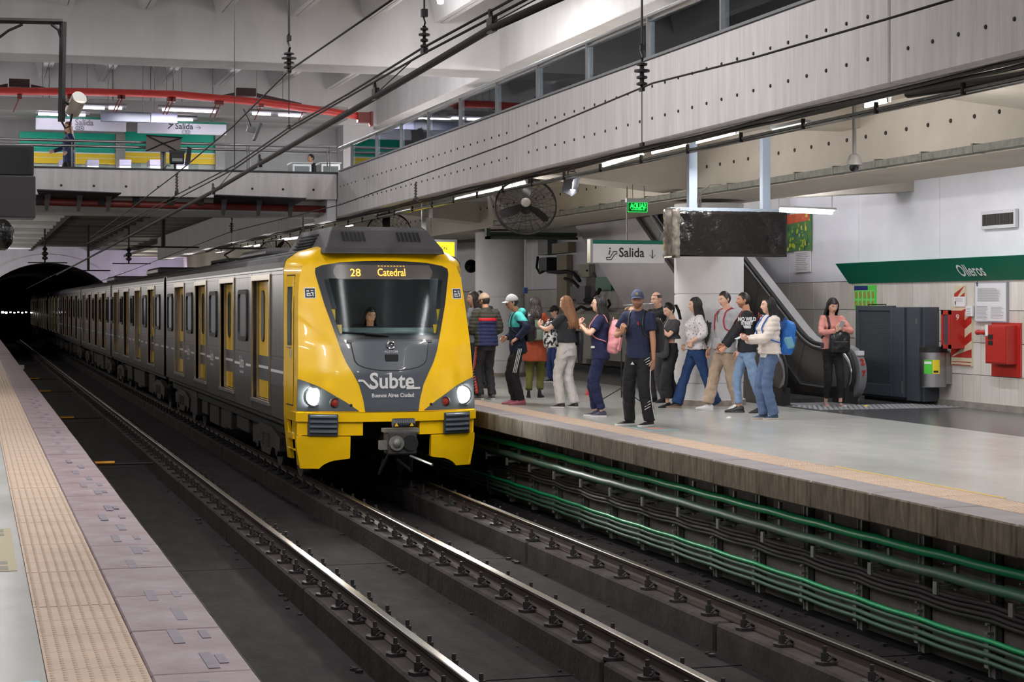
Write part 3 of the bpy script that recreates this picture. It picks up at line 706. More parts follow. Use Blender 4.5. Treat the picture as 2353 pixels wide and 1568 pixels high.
for sg in (-1, 1):
    I = [(-.72, .98), (-.66, .93), (-.60, .82), (-.57, .6), (-.565, .57), (-.24, .57), (-.06, .57)]
    lo = lambda z: lerp_tab(I, z)
    zs = [-.71, -.68, -.65, -.62, -.595, -.57, -.56, -.45, -.34, -.26]
    if sg < 0: skirt_grid(zs, lambda z: -HW(z)-.01, lambda z: -lo(z), yellow, 'skirt', .01, .10)
    else: skirt_grid(zs, lambda z: lo(z), lambda z: HW(z)+.01, yellow, 'skirt', .01, .10)
    # shelf between beam and skirt
    a, b = (-HW(-.15), -.40) if sg < 0 else (.40, HW(-.15))
    skirt_grid([-.25, -.06], lambda z: a, lambda z: b, yellow, 'bumper_panel', -.015, .4)
    # ribbed buffer
    u0, u1 = (-1.13, -.745) if sg < 0 else (.755, 1.17)
    b_ = skirt_grid([-.25, .045], lambda z: u0, lambda z: u1, mat('buffer_grey', srgb(66, 72, 80), .45), 'buffer', .05, .10, 6)
    for k in range(4):
        z = -.215+k*.068; m_ = MB(); n = 6
        for j in range(n):
            ua, ub = u0+.02+(u1-u0-.04)*j/n, u0+.02+(u1-u0-.04)*(j+1)/n; ya, yb = SY(ua, z)-.05, SY(ub, z)-.05
            m_.add([(TC+ua, ya, z), (TC+ub, yb, z), (TC+ub, yb-.045, z+.012), (TC+ua, ya-.045, z+.012), (TC+ua, ya, z+.045), (TC+ub, yb, z+.045), (TC+ub, yb-.045, z+.036), (TC+ua, ya-.045, z+.036)], [(0,3,2,1),(4,5,6,7),(0,1,5,4),(1,2,6,5),(2,3,7,6),(3,0,4,7)])
        o = m_.build('buffer_rib', mat('buffer_rib_grey', srgb(96, 104, 114), .4), b_)
# side skirts of the cab with step openings
for sg, x in ((-1, X0), (1, X1)):
    m_ = MB()
    a = (TC+sg*1.3, 25.86); b = (TC+sg*1.262, SY(1.262, -.1))
    for (t0, t1, z0, z1) in ((0, 1, -.02, .10), (0, .25, -.62, -.02), (.7, 1, -.68, -.02), (.25, .7, -.32, -.24), (.25, .7, -.06, -.02), (.25, .7, -.5, -.46)):
        p0 = (a[0]+(b[0]-a[0])*t0, a[1]+(b[1]-a[1])*t0); p1 = (a[0]+(b[0]-a[0])*t1, a[1]+(b[1]-a[1])*t1); k = .05*sg
        tp = .06*(z0 < -.4)
        m_.add([(p0[0]-tp*sg, p0[1], z0), (p1[0]-tp*sg, p1[1], z0), (p1[0], p1[1], z1), (p0[0], p0[1], z1), (p0[0]-k-tp*sg, p0[1], z0), (p1[0]-k-tp*sg, p1[1], z0), (p1[0]-k, p1[1], z1), (p0[0]-k, p0[1], z1)], [(0,1,2,3),(4,7,6,5),(0,4,5,1),(1,5,6,2),(2,6,7,3),(3,7,4,0)])
    m_.build('side_skirt', yellow, train)
    m_ = MB(); m_.box(min(x-sg*.06, x-sg*.35), max(x-sg*.06, x-sg*.35), 25.15, 25.85, -.3, -.27); m_.box(min(x-sg*.12, x-sg*.35), max(x-sg*.12, x-sg*.35), 25.2, 25.8, -.52, -.49); m_.build('step', alu, train)
# dark box behind the bumper and under the floor
m_ = MB(); m_.box(TC-1.15, TC+1.15, 25.3, 42.3, -.35, .06); m_.build('cab_underframe', blackm, train)
# coupler
cp = MB(); cp.chbox(TC-.20, TC+.20, 23.95, 24.25, -.47, -.16, .02); cpo = cp.build('coupler_head', mat('coupler_grey', srgb(74, 72, 72), .5, .5, var=.3, scale=9), train)
m_ = MB(); m_.tube([(TC, 24.2, -.32), (TC, 25.6, -.30)], .09, 10); m_.build('coupler_bar', iron, train, smooth=True)
m_ = MB(); m_.lathe([(.0, -.0), (.10, .0), (.10, .02), (.10, .06)], (TC-.09, 23.90, -.31), 16, axis=1); m_.ball((TC-.09, 23.92, -.31), (.07, .06, .075), 6); m_.build('coupler_cone', greysteel, cpo, smooth=True)
m_ = MB(); m_.lathe([(.105, 0), (.105, .06), (.02, .06)], (TC+.10, 23.905, -.31), 16, axis=1); m_.build('coupler_cup', blackm, cpo)
m_ = MB(); m_.box(TC-.30, TC-.2, 24.0, 24.12, -.40, -.28); m_.box(TC-.24, TC+.24, 24.0, 24.2, -.17, -.12); m_.build('coupler_lug', greysteel, cpo)
m_ = MB(); m_.tube([(TC-.13, 24.0, -.045), (TC+.17, 24.0, -.045)], .062, 14); o = m_.build('electric_box', mat('box_grey', srgb(88, 92, 98), .4, .5), cpo, smooth=True)
m_ = MB()
for k in range(9): m_.tube([(TC-.10+k*.03, 24.0, -.045), (TC-.09+k*.03, 24.0, -.045)], .066, 14)
m_.build('box_rib', mat('box_rib_grey', srgb(60, 62, 66), .4, .5), cpo)
m_ = MB()
for u in (-.09, .12): m_.add([(TC+u-.028, 23.935, -.085), (TC+u+.028, 23.935, -.085), (TC+u, 23.932, -.035)], [(0, 1, 2)])
m_.build('warning_triangle', mat('warning_yellow', srgb(240, 190, 20), .5), cpo)
m_ = MB(); m_.tube([(TC+.08, 23.85, -.48), (TC+.26, 23.35, -.56)], .018, 6); m_.build('coupler_handle', alu, cpo)
m_ = MB(); m_.tube([(TC-.15, 24.1, -.45), (TC-.25, 24.3, -.75), (TC-.1, 24.7, -.6)], .02, 6); m_.tube([(TC+.15, 24.1, -.45), (TC+.2, 24.3, -.72), (TC+.1, 24.7, -.6)], .02, 6); m_.build('air_hose', rub, train)
# roof fairing over the cab
m_ = MB(); fp = []
zz = lambda y: 0
m_.loft([[(TC-w_, y0, z), (TC+w_, y0, z), (TC+w_+.02, y1, z), (TC-w_-.02, y1, z)] for w_, y0, y1, z in ((.86, 25.02, 28.2, 2.26), (.84, 25.08, 28.2, 2.34), (.70, 25.42, 28.0, 2.60), (.66, 25.52, 27.9, 2.655))])
fa = m_.build('roof_fairing', roofm, train, bev=.02)
for u0 in (-.57, .22):
    m_ = MB()
    for k in range(6):
        x = TC+u0+k*.058; m_.add([(x, 25.12, 2.43), (x+.040, 25.12, 2.43), (x+.040, 25.38, 2.565), (x, 25.38, 2.565)], [(0, 1, 2, 3)])
        for i in range(4):
            pass
    m_.v = [(x, 25.08+(z+.01-2.34)/.26*.34-.012, z+.01) for x, y, z in m_.v]
    m_.build('vent_slot', blackm, fa)
m_ = MB()
for k in range(5): m_.box(TC-.87+.03*k, TC-.8+.03*k, 26.2, 27.6, 2.37+.045*k, 2.39+.045*k)
m_.build('side_louvre', blackm, fa)
# cab interior: floor, desk, seat, back wall
m_ = MB(); m_.box(TC-1.1, TC+1.1, 25.0, 26.9, .1, .15); m_.box(TC-1.15, TC+1.15, 26.9, 26.95, .1, 2.2); m_.build('cab_interior', mat('cab_dark', srgb(44, 50, 54), .8), train)
l = bpy.data.lights.new('cab_fill_light', 'POINT'); l.energy = 5; l.shadow_soft_size = .1; l.color = (.85, .95, 1); o = bpy.data.objects.new('cab_fill_light', l); C.objects.link(o); o.location = (TC+.5, 25.9, 1.9)  # point light is an added fill so driver and desk show
m_ = MB(); m_.prism([(25.05, .9), (25.05, 1.17), (25.45, 1.22), (25.55, 1.0), (25.5, .9)], 0, TC-.85, TC+.8); m_.build('driver_desk', mat('desk_grey', srgb(120, 140, 140), .5), train)
# ---- car bodies
roofprof = [(-1.3, 2.08), (-1.29, 2.16), (-1.22, 2.24), (-1.0, 2.33), (-.6, 2.40), (0, 2.43), (.6, 2.40), (1.0, 2.33), (1.22, 2.24), (1.29, 2.16), (1.3, 2.08)]
doorz = (.09, 1.92); winz = (.96, 1.79)
nocar = 0
SHR = {}
def car(y0, y1, doors, wins, full):
    L = y1-y0
    # left wall with openings: build as panels between openings
    b = MB(); xi = X0+.06
    ops = sorted([(a, a+1.72, doorz) for a in doors]+[(a, a+1.02, winz) for a in wins])
    y = y0; zA, zB = -.10, 2.08
    for a, c, (zl, zh) in ops:
        b.box(X0, xi, y, a, zA, zB); b.box(X0, xi, a, c, zA, zl); b.box(X0, xi, a, c, zh, zB); y = c
    b.box(X0, xi, y, y1, zA, zB)
    b.box(X1-.06, X1, y0, y1, zA, zB)
    b.box(X0, X1, y0, y0+.05, -.1, 2.2) if not full else None
    b.box(X0, X1, y1-.05, y1, -.1, 2.2)
    body = b.build('car_body', bodysteel, train, bev=.004)
    r_ = MB(); r_.prism([(TC+u, z) for u, z in roofprof], 1, y0, y1)
    for u in (-1.1, -.95, -.8, -.65, -.5, .5, .8, 1.1): r_.tube([(TC+u, y0+.1, 2.43-.115*abs(u)**2+.0), (TC+u, y1-.1, 2.43-.115*abs(u)**2+.0)], .012, 4)
    r_.build('car_roof', roofm, train)
    # panel seams, drip rail
    s_ = MB()
    yy = [y0+.02]+[v for a in doors for v in (a-.12, a+1.84)]+[y1-.02]
    for v in yy: s_.box(X0-.002, X0, v-.004, v+.004, -.1, 2.05)
    s_.box(X0-.002, X0, y0, y1, 2.035, 2.045); s_.box(X0-.002, X0, y0, y1, 1.98, 1.985)
    for a, c in zip([y0]+[d+1.84 for d in doors], [d-.12 for d in doors]+[y1]): s_.box(X0-.002, X0, a, c, .79, .796)
    s_.build('panel_seam', rub, body)
    # stripe band
    g = MB(); l_ = MB()
    for a, c in zip([y0]+[d+1.84 for d in doors], [d-.12 for d in doors]+[y1]):
        g.box(X0-.004, X0, a+.01, c-.01, .375, .755)
        w_ = c-a
        if w_ > 1.5:
            l_.box(X0-.006, X0-.003, a+.01, a+.62, .56, .60); l_.box(X0-.006, X0-.003, a+1.3, c-.01, .56, .60)
        else: l_.box(X0-.006, X0-.003, a+.01, c-.01, .56, .60)
    g.build('grey_band', bodydk, body); l_.build('white_line', bodyline, body)
    for a in (doors[0]+1.84, doors[1]+1.84, doors[2]+1.84) if full else ():
        if True:
            t = textmesh('Subte', .27, 0, .005, 'CENTER', .8); t.xf(Matrix.Translation((X0-.007, a+1.1, .52)) @ Matrix.Rotation(R(-90), 4, 'Z')); t.build('side_lettering', bodyline, body)
            t = textmesh('Buenos Aires Ciudad', .06, 0, .002, 'CENTER', .8); t.xf(Matrix.Translation((X0-.007, a+1.1, .43)) @ Matrix.Rotation(R(-90), 4, 'Z')); t.build('side_lettering', bodyline, body)
    for a in doors:
        key = 'door%d' % full
        if key not in SHR:
            d = MB()
            for s_ in (0, .86): d.chbox(.10, .13, s_+.004, s_+.856, doorz[0]+.01, doorz[1]-.01, .006)
            fr = MB()
            fr.box(-.02, .12, -.10, 0, doorz[0]-.05, doorz[1]+.08); fr.box(-.02, .12, 1.72, 1.82, doorz[0]-.05, doorz[1]+.08); fr.box(-.02, .12, 0, 1.72, doorz[1], doorz[1]+.08)
            sl = MB(); sl.box(-.03, .13, -.08, 1.8, doorz[0]-.05, doorz[0])
            gb = MB(); gb.box(.094, .101, .01, 1.71, .375, .755, 0); gb.box(.09, .1, .01, 1.71, .56, .60, 1)
            wf = MB(); wg = MB()
            for s_ in (.43, 1.29):
                P = rr(.30, .80, .12, 5); wf.prism([(s_+q[0], 1.37+q[1]) for q in P], 0, .088, .101)
                P = rr(.25, .75, .10, 5); wg.prism([(s_+q[0], 1.37+q[1]) for q in P], 0, .084, .089)
            SHR[key] = [('door_leaf', d.mesh('door_leaf', yellow)), ('door_frame', fr.mesh('door_frame', jamb)), ('door_sill', sl.mesh('door_sill', alu)), ('door_band', gb.mesh('door_band', [bodydk, bodyline])), ('door_window_frame', wf.mesh('door_window_frame', rub)), ('door_window', wg.mesh('door_window', mat('door_glass', srgb(110, 112, 118), .08, coat=1)))]
        par_ = None
        for nm, me in SHR[key]:
            if par_ is None: par_ = link('door', me, train, loc=(X0, a, 0))
            else: link(nm, me, par_)
    for a in wins:
        if 'win' not in SHR:
            P = rr(1.02, .83, .13, 5); Q = rr(.88, .69, .09, 5)
            f_ = MB()
            n_ = len(P); vs = [(-.03, .51+p[0], 1.375+p[1]) for p in P]+[(-.03, .51+p[0], 1.375+p[1]) for p in Q]+[(.03, .51+p[0], 1.375+p[1]) for p in P]+[(.03, .51+p[0], 1.375+p[1]) for p in Q]
            f_.add(vs, [(i, (i+1) % n_, n_+(i+1) % n_, n_+i) for i in range(n_)]+[(i, (i+1) % n_, 2*n_+(i+1) % n_, 2*n_+i) for i in range(n_)]+[(n_+i, n_+(i+1) % n_, 3*n_+(i+1) % n_, 3*n_+i) for i in range(n_)])
            g_ = MB(); g_.prism([(.51+p[0], 1.375+p[1]) for p in Q], 0, -.012, -.004)
            f_.box(-.0, .01, -.0, .14, .96, 1.79); f_.box(-.0, .01, .88, 1.02, .96, 1.79)
            SHR['win'] = (f_.mesh('window_frame', rub), g_.mesh('window_pane', winglass))
        o = link('side_window', SHR['win'][0], train, loc=(X0, a, 0)); link('window_pane', SHR['win'][1], o)
    # interior shell (light walls seen through the windows)
    i_ = MB(); i_.box(X1-.2, X1-.1, y0+.1, y1-.1, .05, 2.1); i_.box(X0+.16, X1, y0+.1, y1-.1, .0, .05); i_.box(X0+.16, X1, y0+.1, y1-.1, 2.05, 2.1); i_.build('car_interior', intm, train)
    # underframe gear
    u_ = MB(); rr_ = random.Random(int(y0))
    y = y0+.2+ (3.6 if full else 3.4)
    while y < y1-4:
        l = rr_.uniform(.6, 1.6); u_.chbox(X0+.12+rr_.uniform(0, .15), X1-.15, y, y+l, -.62-rr_.uniform(0, .16), -.16, .02); y += l+rr_.uniform(.1, .35)
    u_.box(X0+.05, X1-.05, y0+.1, y1-.1, -.18, -.10)
    u_.build('underframe_box', mat('underframe_grey', srgb(50, 46, 44), .8, var=.3, scale=6), train)
    for yb in (y0+2.3, y1-2.4):
        b_ = MB(); 
        for x in (X0+.16, X1-.16): b_.prism([(yb-1.35, -.42), (yb-1.3, -.62), (yb-.6, -.60), (yb-.4, -.74), (yb+.4, -.74), (yb+.6, -.60), (yb+1.3, -.62), (yb+1.35, -.42), (yb+.5, -.3), (yb-.5, -.3)], 0, x-.06, x+.06)
        b_.box(TC-.9, TC+.9, yb-.3, yb+.3, -.5, -.3)
        for dy in (-.55, .55):
            for k in range(4): b_.tube([(X0+.12, yb+dy*.5, -.6+.05*k), (X0+.12, yb+dy*.5+.001, -.57+.05*k)], .07, 8)
        bo = b_.build('bogie', mat('bogie_grey', srgb(62, 56, 52), .7, .3, var=.3, scale=8), train)
        for dy in (-.95, .95):
            for x in (4.795, 6.262):
                w_ = MB(); w_.lathe([(.08, -.075), (.36, -.07), (.42, -.065), (.42, -.055), (.395, -.05), (.39, .06), (.34, .065), (.08, .05)], (x+.03*(1 if x > 5 else -1), yb+dy, -.61), 28, axis=0); w_.build('wheel', greysteel, bo, smooth=True)
            a_ = MB(); a_.tube([(4.7, yb+dy, -.61), (6.35, yb+dy, -.61)], .08, 10); a_.lathe([(0, -.02), (.12, -.02), (.13, .08)], (X0+.13, yb+dy, -.60), 14, axis=0); a_.build('axle', iron, bo)
def rr(w, h, r, n):
    P = []
    for cx_, cz_, a0 in ((w/2-r, h/2-r, 0), (-w/2+r, h/2-r, 90), (-w/2+r, -h/2+r, 180), (w/2-r, -h/2+r, 270)):
        for k in range(n+1): a = R(a0+90*k/n); P.append((cx_+r*math.cos(a), cz_+r*math.sin(a)))
    return P
car(25.83, 42.35, [27.1, 31.0, 34.85, 38.65], [29.35, 33.2, 37.05, 40.9][:3]+[40.85], True)
y = 42.8
for k in range(6):
    d = [y+2.3+3.85*i for i in range(4)]
    car(y, y+16.75, d, [y+.9]+[v+2.1 for v in d[:3]]+[d[3]+2.0], False)
    y += 17.15
m_ = MB()
y = 42.3
for k in range(6): m_.box(X0+.25, X1-.25, y, y+.6, -.1, 2.15); m_.box(X0+.5, X1-.5, y, y+.6, 2.1, 2.3); y += 17.15
m_.build('gangway', rub, train)
# roof gear: air units and a pantograph
m_ = MB(); m_.chbox(TC-.75, TC+.75, 31, 34.2, 2.36, 2.52, .06); m_.chbox(TC-.75, TC+.75, 50, 53.5, 2.36, 2.56, .06); m_.chbox(TC-.75, TC+.75, 66, 70, 2.36, 2.56, .06); m_.build('roof_unit', roofm, train)
m_ = MB()
for x in (TC-.55, TC+.55):
    m_.tube([(x, 37.4, 2.5), (x*.6+TC*.4, 39.6, 2.62), (TC-.3*(1 if x < TC else -1), 38.0, 2.72)], .022, 6)
    m_.tube([(x, 37.2, 2.47), (x, 40.0, 2.47)], .03, 6)
for y in (37.2, 40.0): m_.tube([(TC-.55, y, 2.47), (TC+.55, y, 2.47)], .03, 6)
for dy in (0, .3): m_.tube([(TC-.9, 38+dy, 2.64), (TC-.7, 38+dy, 2.72), (TC+.7, 38+dy, 2.72), (TC+.9, 38+dy, 2.64)], .018, 6)
for x in (TC-.5, TC+.5):
    for y in (37.2, 40.0): m_.lathe([(.05, 2.33), (.08, 2.36), (.05, 2.39), (.08, 2.42), (.04, 2.47)], (x, y, 0), 8)
m_.build('pantograph', iron, train)
# ================================================================== OVERHEAD LINE
XA, XR_ = 2.513, 5.53
def wire(pts, x, r, label, m=wirem, grp=None, name='overhead_wire', n=5):
    P = [on_x(a, b, x) for a, b in pts]; mb = MB(); mb.tube(P, r, n)
    return tag(mb.build(name, m, smooth='full'), label, 'wire', grp)
wire([(1300,-12),(1130,65),(860,225),(600,375),(490,440),(318,532),(190,600),(130,632)], XA, .021, 'thick black conductor bar slanting over the near track', name='conductor_bar', n=8)
wire([(1200,-14),(968,112),(800,216),(668,291),(539,380),(421,440),(314,497),(214,550)], XA, .0075, 'upper one of the paired contact wires over the near track', name='contact_wire')
wire([(1226,-10),(975,122),(800,223),(668,298),(539,388),(405,458),(290,516),(200,560)], XA, .0075, 'lower one of the paired contact wires over the near track', name='contact_wire')
wire([(912,-8),(800,69),(666,161),(535,291),(405,400),(287,490),(207,547)], XA, .008, 'thin black feeder wire crossing the insulator at the top of the photo', name='feeder_wire')
wire([(1240,-6),(1136,50)], XA, .004, 'short tie wire rising from the clamp nearest to the camera on the thick bar'); wire([(945,141),(864,216)], XA, .004, 'short tie wire at the second clamp of the thick bar')
wire([(800,252),(700,311),(597,379)], XA, .004, 'long thin tie wire ending at the third clamp of the thick bar'); wire([(539,388),(492,442)], XA, .004, 'short tie wire at the fourth clamp of the thick bar')
wire([(2215,-10),(2043,42),(1734,132),(1500,191),(1180,325),(784,470),(532,532),(383,590),(300,622)], XR_, .009, 'thin black catenary wire drawn across the long concrete parapet', name='catenary_wire')
for k, (a, b) in enumerate(((1130, 62), (863, 220), (597, 378), (490, 441))):
    q = on_x(a, b, XA); m_ = MB(); m_.cbox(q+Vector((0, 0, .01)), (.03, .10, .075)); m_.tube([q+Vector((0, 0, .03)), q+Vector((0, .03, .09))], .013, 6)
    tag(m_.build('bar_clamp', black), ['black clamp nearest to the camera on the thick conductor bar', 'second black clamp along the thick conductor bar', 'third black clamp along the thick conductor bar', 'fourth black clamp along the thick conductor bar'][k], 'clamp')
def insulator(px, y0, yb, y1, x, label, big=1, tail=None):
    t = tag(empty('insulator', on_x(px, yb, x)), label, 'insulator'); o = t.location.copy()
    L = lambda yy, pp=px: on_x(pp, yy, x)-o
    m_ = MB(); m_.tube([L(y0), L(yb-40), L(yb-25, px-3), L(yb-8, px+2), L(yb)], .010*big, 6); m_.build('hanger_rod', black, t)
    h = (L(y1)-L(yb)).z; m_ = MB(); pr_ = [(.012, 0)]
    for k in range(4): z = h*(k+.3)/4; big_ = big*1.35; pr_ += [(.018*big, z+.004), (.04*big_*(1.15 if k == 1 else .8), z+h*.02), (.04*big_*(1.15 if k == 1 else .8), z+h*.10), (.018*big, z+h*.13)]
    pr_.append((.012, h)); m_.lathe(pr_, (0, 0, 0), 12); m_.build('insulator_discs', black, t, smooth=True)
    m_ = MB(); m_.cbox((0, 0, h*1.1), (.03, .07, .03)); m_.cbox(L(yb-30), (.035, .035, .045)); m_.build('fitting', black, t)
    if tail:
        m_ = MB(); m_.tube([L(y1), L(tail)], .004, 5); m_.cbox(L(tail), (.02, .08, .03)); m_.build('drop_wire', wirem, t)
insulator(664, -10, 118, 160, XA, 'largest black insulator hanging from the ceiling over the near track', 1.0, 292)
insulator(975, -10, 60, 112, XA, 'slim black insulator hanging onto the paired contact wires', .55)
insulator(1475, -10, 140, 200, XR_, 'black insulator hanging in front of the long concrete parapet', 1.1, 332)
insulator(532, 505, 512, 532, XR_, 'small insulator under the mezzanine above the train roof', 1.0, 560)
wire([(539,-8),(539,385)], XA, .0045, 'thin vertical cable hanging left of the largest insulator', name='hanging_cable')
def hook(px, y0, y1, x, label):
    q = on_x(px, y0, x); e = on_x(px, y1, x); m_ = MB(); n = 6
    for k in range(n): p = q.lerp(e, (k+.5)/n); m_.tube([p+Vector((.012, 0, .03)), p+Vector((-.012, 0, -.02))], .012, 5)
    m_.tube([e+Vector((0, -.12, -.03)), e+Vector((0, -.08, .02)), e+Vector((0, .08, .02)), e+Vector((0, .12, -.03))], .015, 6)
    tag(m_.build('wire_hook', iron), label, 'hook')
hook(955, 420, 460, XR_, 'chain hook hanging at the foot of the long concrete parapet'); hook(406, 400, 442, XA, 'chain hook hanging in front of the mezzanine beam')
hook(696, 500, 528, XR_, 'chain hook hanging just left of the train roof fairing')
wire([(190,600),(120,634),(60,664)], XA, .012, 'far end of the contact wires above the tunnel mouth', name='contact_wire')
wire([(300,622),(232,646),(180,668)], XR_, .012, 'far end of the catenary wire above the train roof', name='catenary_wire')
for k, (px, y0, y1, x) in enumerate(((103, 572, 604, XA), (296, 572, 606, XR_), (375, 478, 568, 4.1), (203, 560, 622, 4.1))):
    a, b = on_x(px, y0, x), on_x(px, y1, x); t = tag(empty('hanger_post', tuple(b)), ['small insulated hanger above the tunnel mouth, left one', 'small insulated hanger before the violet wall', 'dark hanging post under the low ceiling above the train cars', 'dark hanging post in front of the tunnel arch'][k], 'hanger')
    m_ = MB(); m_.tube([(0, 0, 0), (0, 0, 4.7-b.z)], .03 if k < 2 else .05, 6); m_.build('rod', iron, t); m_ = MB(); m_.tube([(-.6, 0, 0), (.8, 0, 0)], .02, 5); m_.build('cross_arm', iron, t)
    if k < 2: m_ = MB(); m_.lathe([(.03, .1), (.11, .14), (.11, .2), (.04, .24), (.12, .3), (.12, .36), (.04, .42), (.10, .5), (.03, .6)], n=10); m_.build('insulator_discs', black, t)
# mast arm from the ceiling above the near platform
Y0 = 15.2
t = tag(empty('mast_arm', (0, Y0, 0)), 'dark L-shaped mast arm hanging down at the left, above the near platform', 'bracket')
q = lambda a, b: on_y(a, b, Y0)-Vector((0, Y0, 0))
m_ = MB(); m_.tube([q(-60, 46), q(144, 50)], .024, 4); m_.tube([q(145, 50), q(141, 280)], .028, 4); m_.tube([q(118, 56), q(134, 68), q(140, 86)], .014, 6); m_.build('arm', black, t)
m_ = MB(); m_.tube([q(-20, 100), q(20, 70), q(52, 56)], .012, 6); m_.tube([q(142, 280), q(150, 295), q(160, 290), q(166, 262)], .009, 5); m_.build('cable', dkcable, t)
t = tag(empty('projector_lamp', tuple(on_y(176, 240, Y0))), 'beige cylindrical spotlight fixed to the dark mast arm', 'lamp')
m_ = MB(); m_.tube([(.02, -.04, .05), (-.03, .08, -.055)], .062, 20); m_.build('housing', mat('beige_paint', srgb(176, 166, 152), .45), t, smooth=True)
m_ = MB(); m_.tube([(.022, -.045, .053), (.02, -.04, .05)], .058, 20); m_.build('lens', mat('lens_grey', srgb(120, 116, 110), .4), t)
m_ = MB(); m_.tube([(-.09, 0, .02), (-.04, .02, -.02)], .012, 6); m_.build('bracket', black, t)
# conduits and cable tray under the parapet beam
t = tag(empty('cable_tray', (0, 0, 0)), 'dark cable tray with conduits running under the long concrete parapet', 'cable tray')
m_ = MB(); m_.box(7.48, 7.60, 6, 60, 3.22, 3.225); m_.box(7.48, 7.485, 6, 60, 3.22, 3.25); m_.box(7.595, 7.60, 6, 60, 3.22, 3.25); m_.build('tray', greysteel, t)
m_ = MB()
for k, (x, z, r_) in enumerate(((7.25, 3.31, .016), (7.33, 3.30, .014), (7.40, 3.31, .018), (7.52, 3.235, .018), (7.56, 3.235, .016))): m_.tube([(x+.01*math.sin(y*1.1+k), y, z+.008*math.sin(y*1.7+k*2)) for y in range(6, 60, 1)], r_, 6)
m_.build('conduit', dkcable, t)['kind'] = 'stuff'
m_ = MB()
for k in range(36): m_.box(7.47, 7.50, 7+k*1.45, 7.03+k*1.45, 3.20, 3.30)
m_.build('tray_bracket', iron, t)['kind'] = 'stuff'
a, b = on_x(2360, 172, 7.6), on_x(2088, 214, 7.6)
m_ = MB(); m_.tube([a-(b-a)*.3, b], .045, 10); tag(m_.build('drain_pipe', mat('galvanised_dark', srgb(92, 94, 94), .4, .6)), 'thick dark pipe at the upper right under the concrete parapet', 'pipe')
# tray along the inner beam
m_ = MB(); m_.box(10.22, 10.36, 8, 36, 3.17, 3.25); 
for k in range(26): m_.box(10.215, 10.37, 8.5+k*1.1, 8.54+k*1.1, 3.165, 3.27)
t = m_.build('cable_tray', mat('dusty_galvanised', srgb(120, 120, 112), .6, .4, var=.4, scale=9)); tag(t, 'dusty galvanised cable tray along the inner beam above the columns', 'cable tray')
yb_ = 36.2; p0, p1 = x_at(1118, yb_), x_at(1328, yb_)
m_ = MB(); m_.box(p0, p1, yb_, yb_+.12, 2.90, 2.95); m_.box(p0, p0+.08, yb_, yb_+.12, 2.9, 3.12); m_.box(p0, p1, yb_+.1, yb_+.12, 2.95, 3.0)
for z in (3.0, 3.03): m_.tube([(p0, yb_+.05, z), (p1, yb_+.05, z)], .018, 6)
tag(m_.build('cable_tray', mat('green_grey_metal', srgb(70, 80, 74), .5, .4)), 'dark green-grey cable tray crossing behind the far round column', 'cable tray')

# ================================================================== LAMPS under the beam
def batten(px0, py0, px1, py1, x, label, m=lampw, r=.016, grp=None):
    a, b = on_x(px0, py0, x), on_x(px1, py1, x); t = tag(empty('tube_lamp', tuple(a)), label, 'lamp', grp); d = b-a; L = d.length; o = Vector((0, 0, 0))
    m_ = MB(); m_.tube([o, d], r, 8); m_.build('lit_tube', m, t, smooth='full')
    m_ = MB(); up = Vector((0, 0, .035)); m_.tube([o+up-d.normalized()*.03, d+up+d.normalized()*.03], .025, 4); 
    for e in (o-d.normalized()*.02, d+d.normalized()*.02): m_.cbox(e+Vector((0, 0, .01)), (.03, .03, .05))
    m_.build('batten', lightgrey, t)
batten(1209, 420, 1042, 461, 7.75, 'long lit tube passing behind the big cage fan')
batten(1455, 348, 1368, 370, 7.75, 'short bright lit tube to the right of the loudspeaker'); batten(1480, 353, 1388, 381, 7.95, 'lit tube just below the short bright one right of the loudspeaker')
batten(1580, 332, 1500, 351, 7.75, 'lit tube ending at the left post of the wrapped screen'); batten(1692, 305, 1602, 327, 7.75, 'lit tube between the two posts of the wrapped screen')
batten(2040, 232, 1990, 244, 7.75, 'short lit tube under the parapet near the dome camera')
batten(945, 484, 908, 493, 7.75, 'small lit tube above the train roof fairing')
for k, (a, b, c_, d) in enumerate(((812, 517, 795, 521), (703, 545, 655, 551), (598, 564, 585, 566))): batten(a, b, c_, d, 7.75, ['small lit tube just left of the second cage fan', 'tiny lit tube above the train roof between two fans', 'tiny lit tube near the third cage fan'][k])
q = on_x(1817, 290, 7.9); t = tag(empty('bulkhead_lamp', tuple(q)), 'lit bulkhead lamp with clear cover left of the dome camera', 'lamp')
m_ = MB(); m_.chbox(-.05, .05, -.36, .36, -.04, .0, .015); m_.build('cover', mat('lit_cover', (1, 1, 1), emit=(1, .98, .95), es=1.3), t); m_ = MB(); m_.box(-.055, .055, -.37, .37, 0, .03); m_.build('base', lightgrey, t); m_ = MB(); m_.tube([(0, -.3, .0), (0, .3, .0)], .02, 8); m_.build('lit_tube', lampw, t)
yl = s_at(1912, 12.9)
a = on_y(1790, 484, 26.5); b = on_y(1912, 489, 26.5)
t = tag(empty('tube_lamp', (0, 0, 0)), 'bright lit tube beside the wrapped screen, in front of the white wall', 'lamp')
m_ = MB(); m_.tube([a, b], .028, 10); m_.build('lit_tube', mat('bright_tube', (1, 1, 1), emit=(1, .98, 1), es=14), t); m_ = MB(); u = Vector((0, 0, .05)); m_.tube([a+u, b+u+(b-a)*.08], .03, 4); m_.tube([a+u, a+u*19], .006, 4); m_.tube([b+u, b+u*19], .006, 4); m_.build('batten', lightgrey, t)

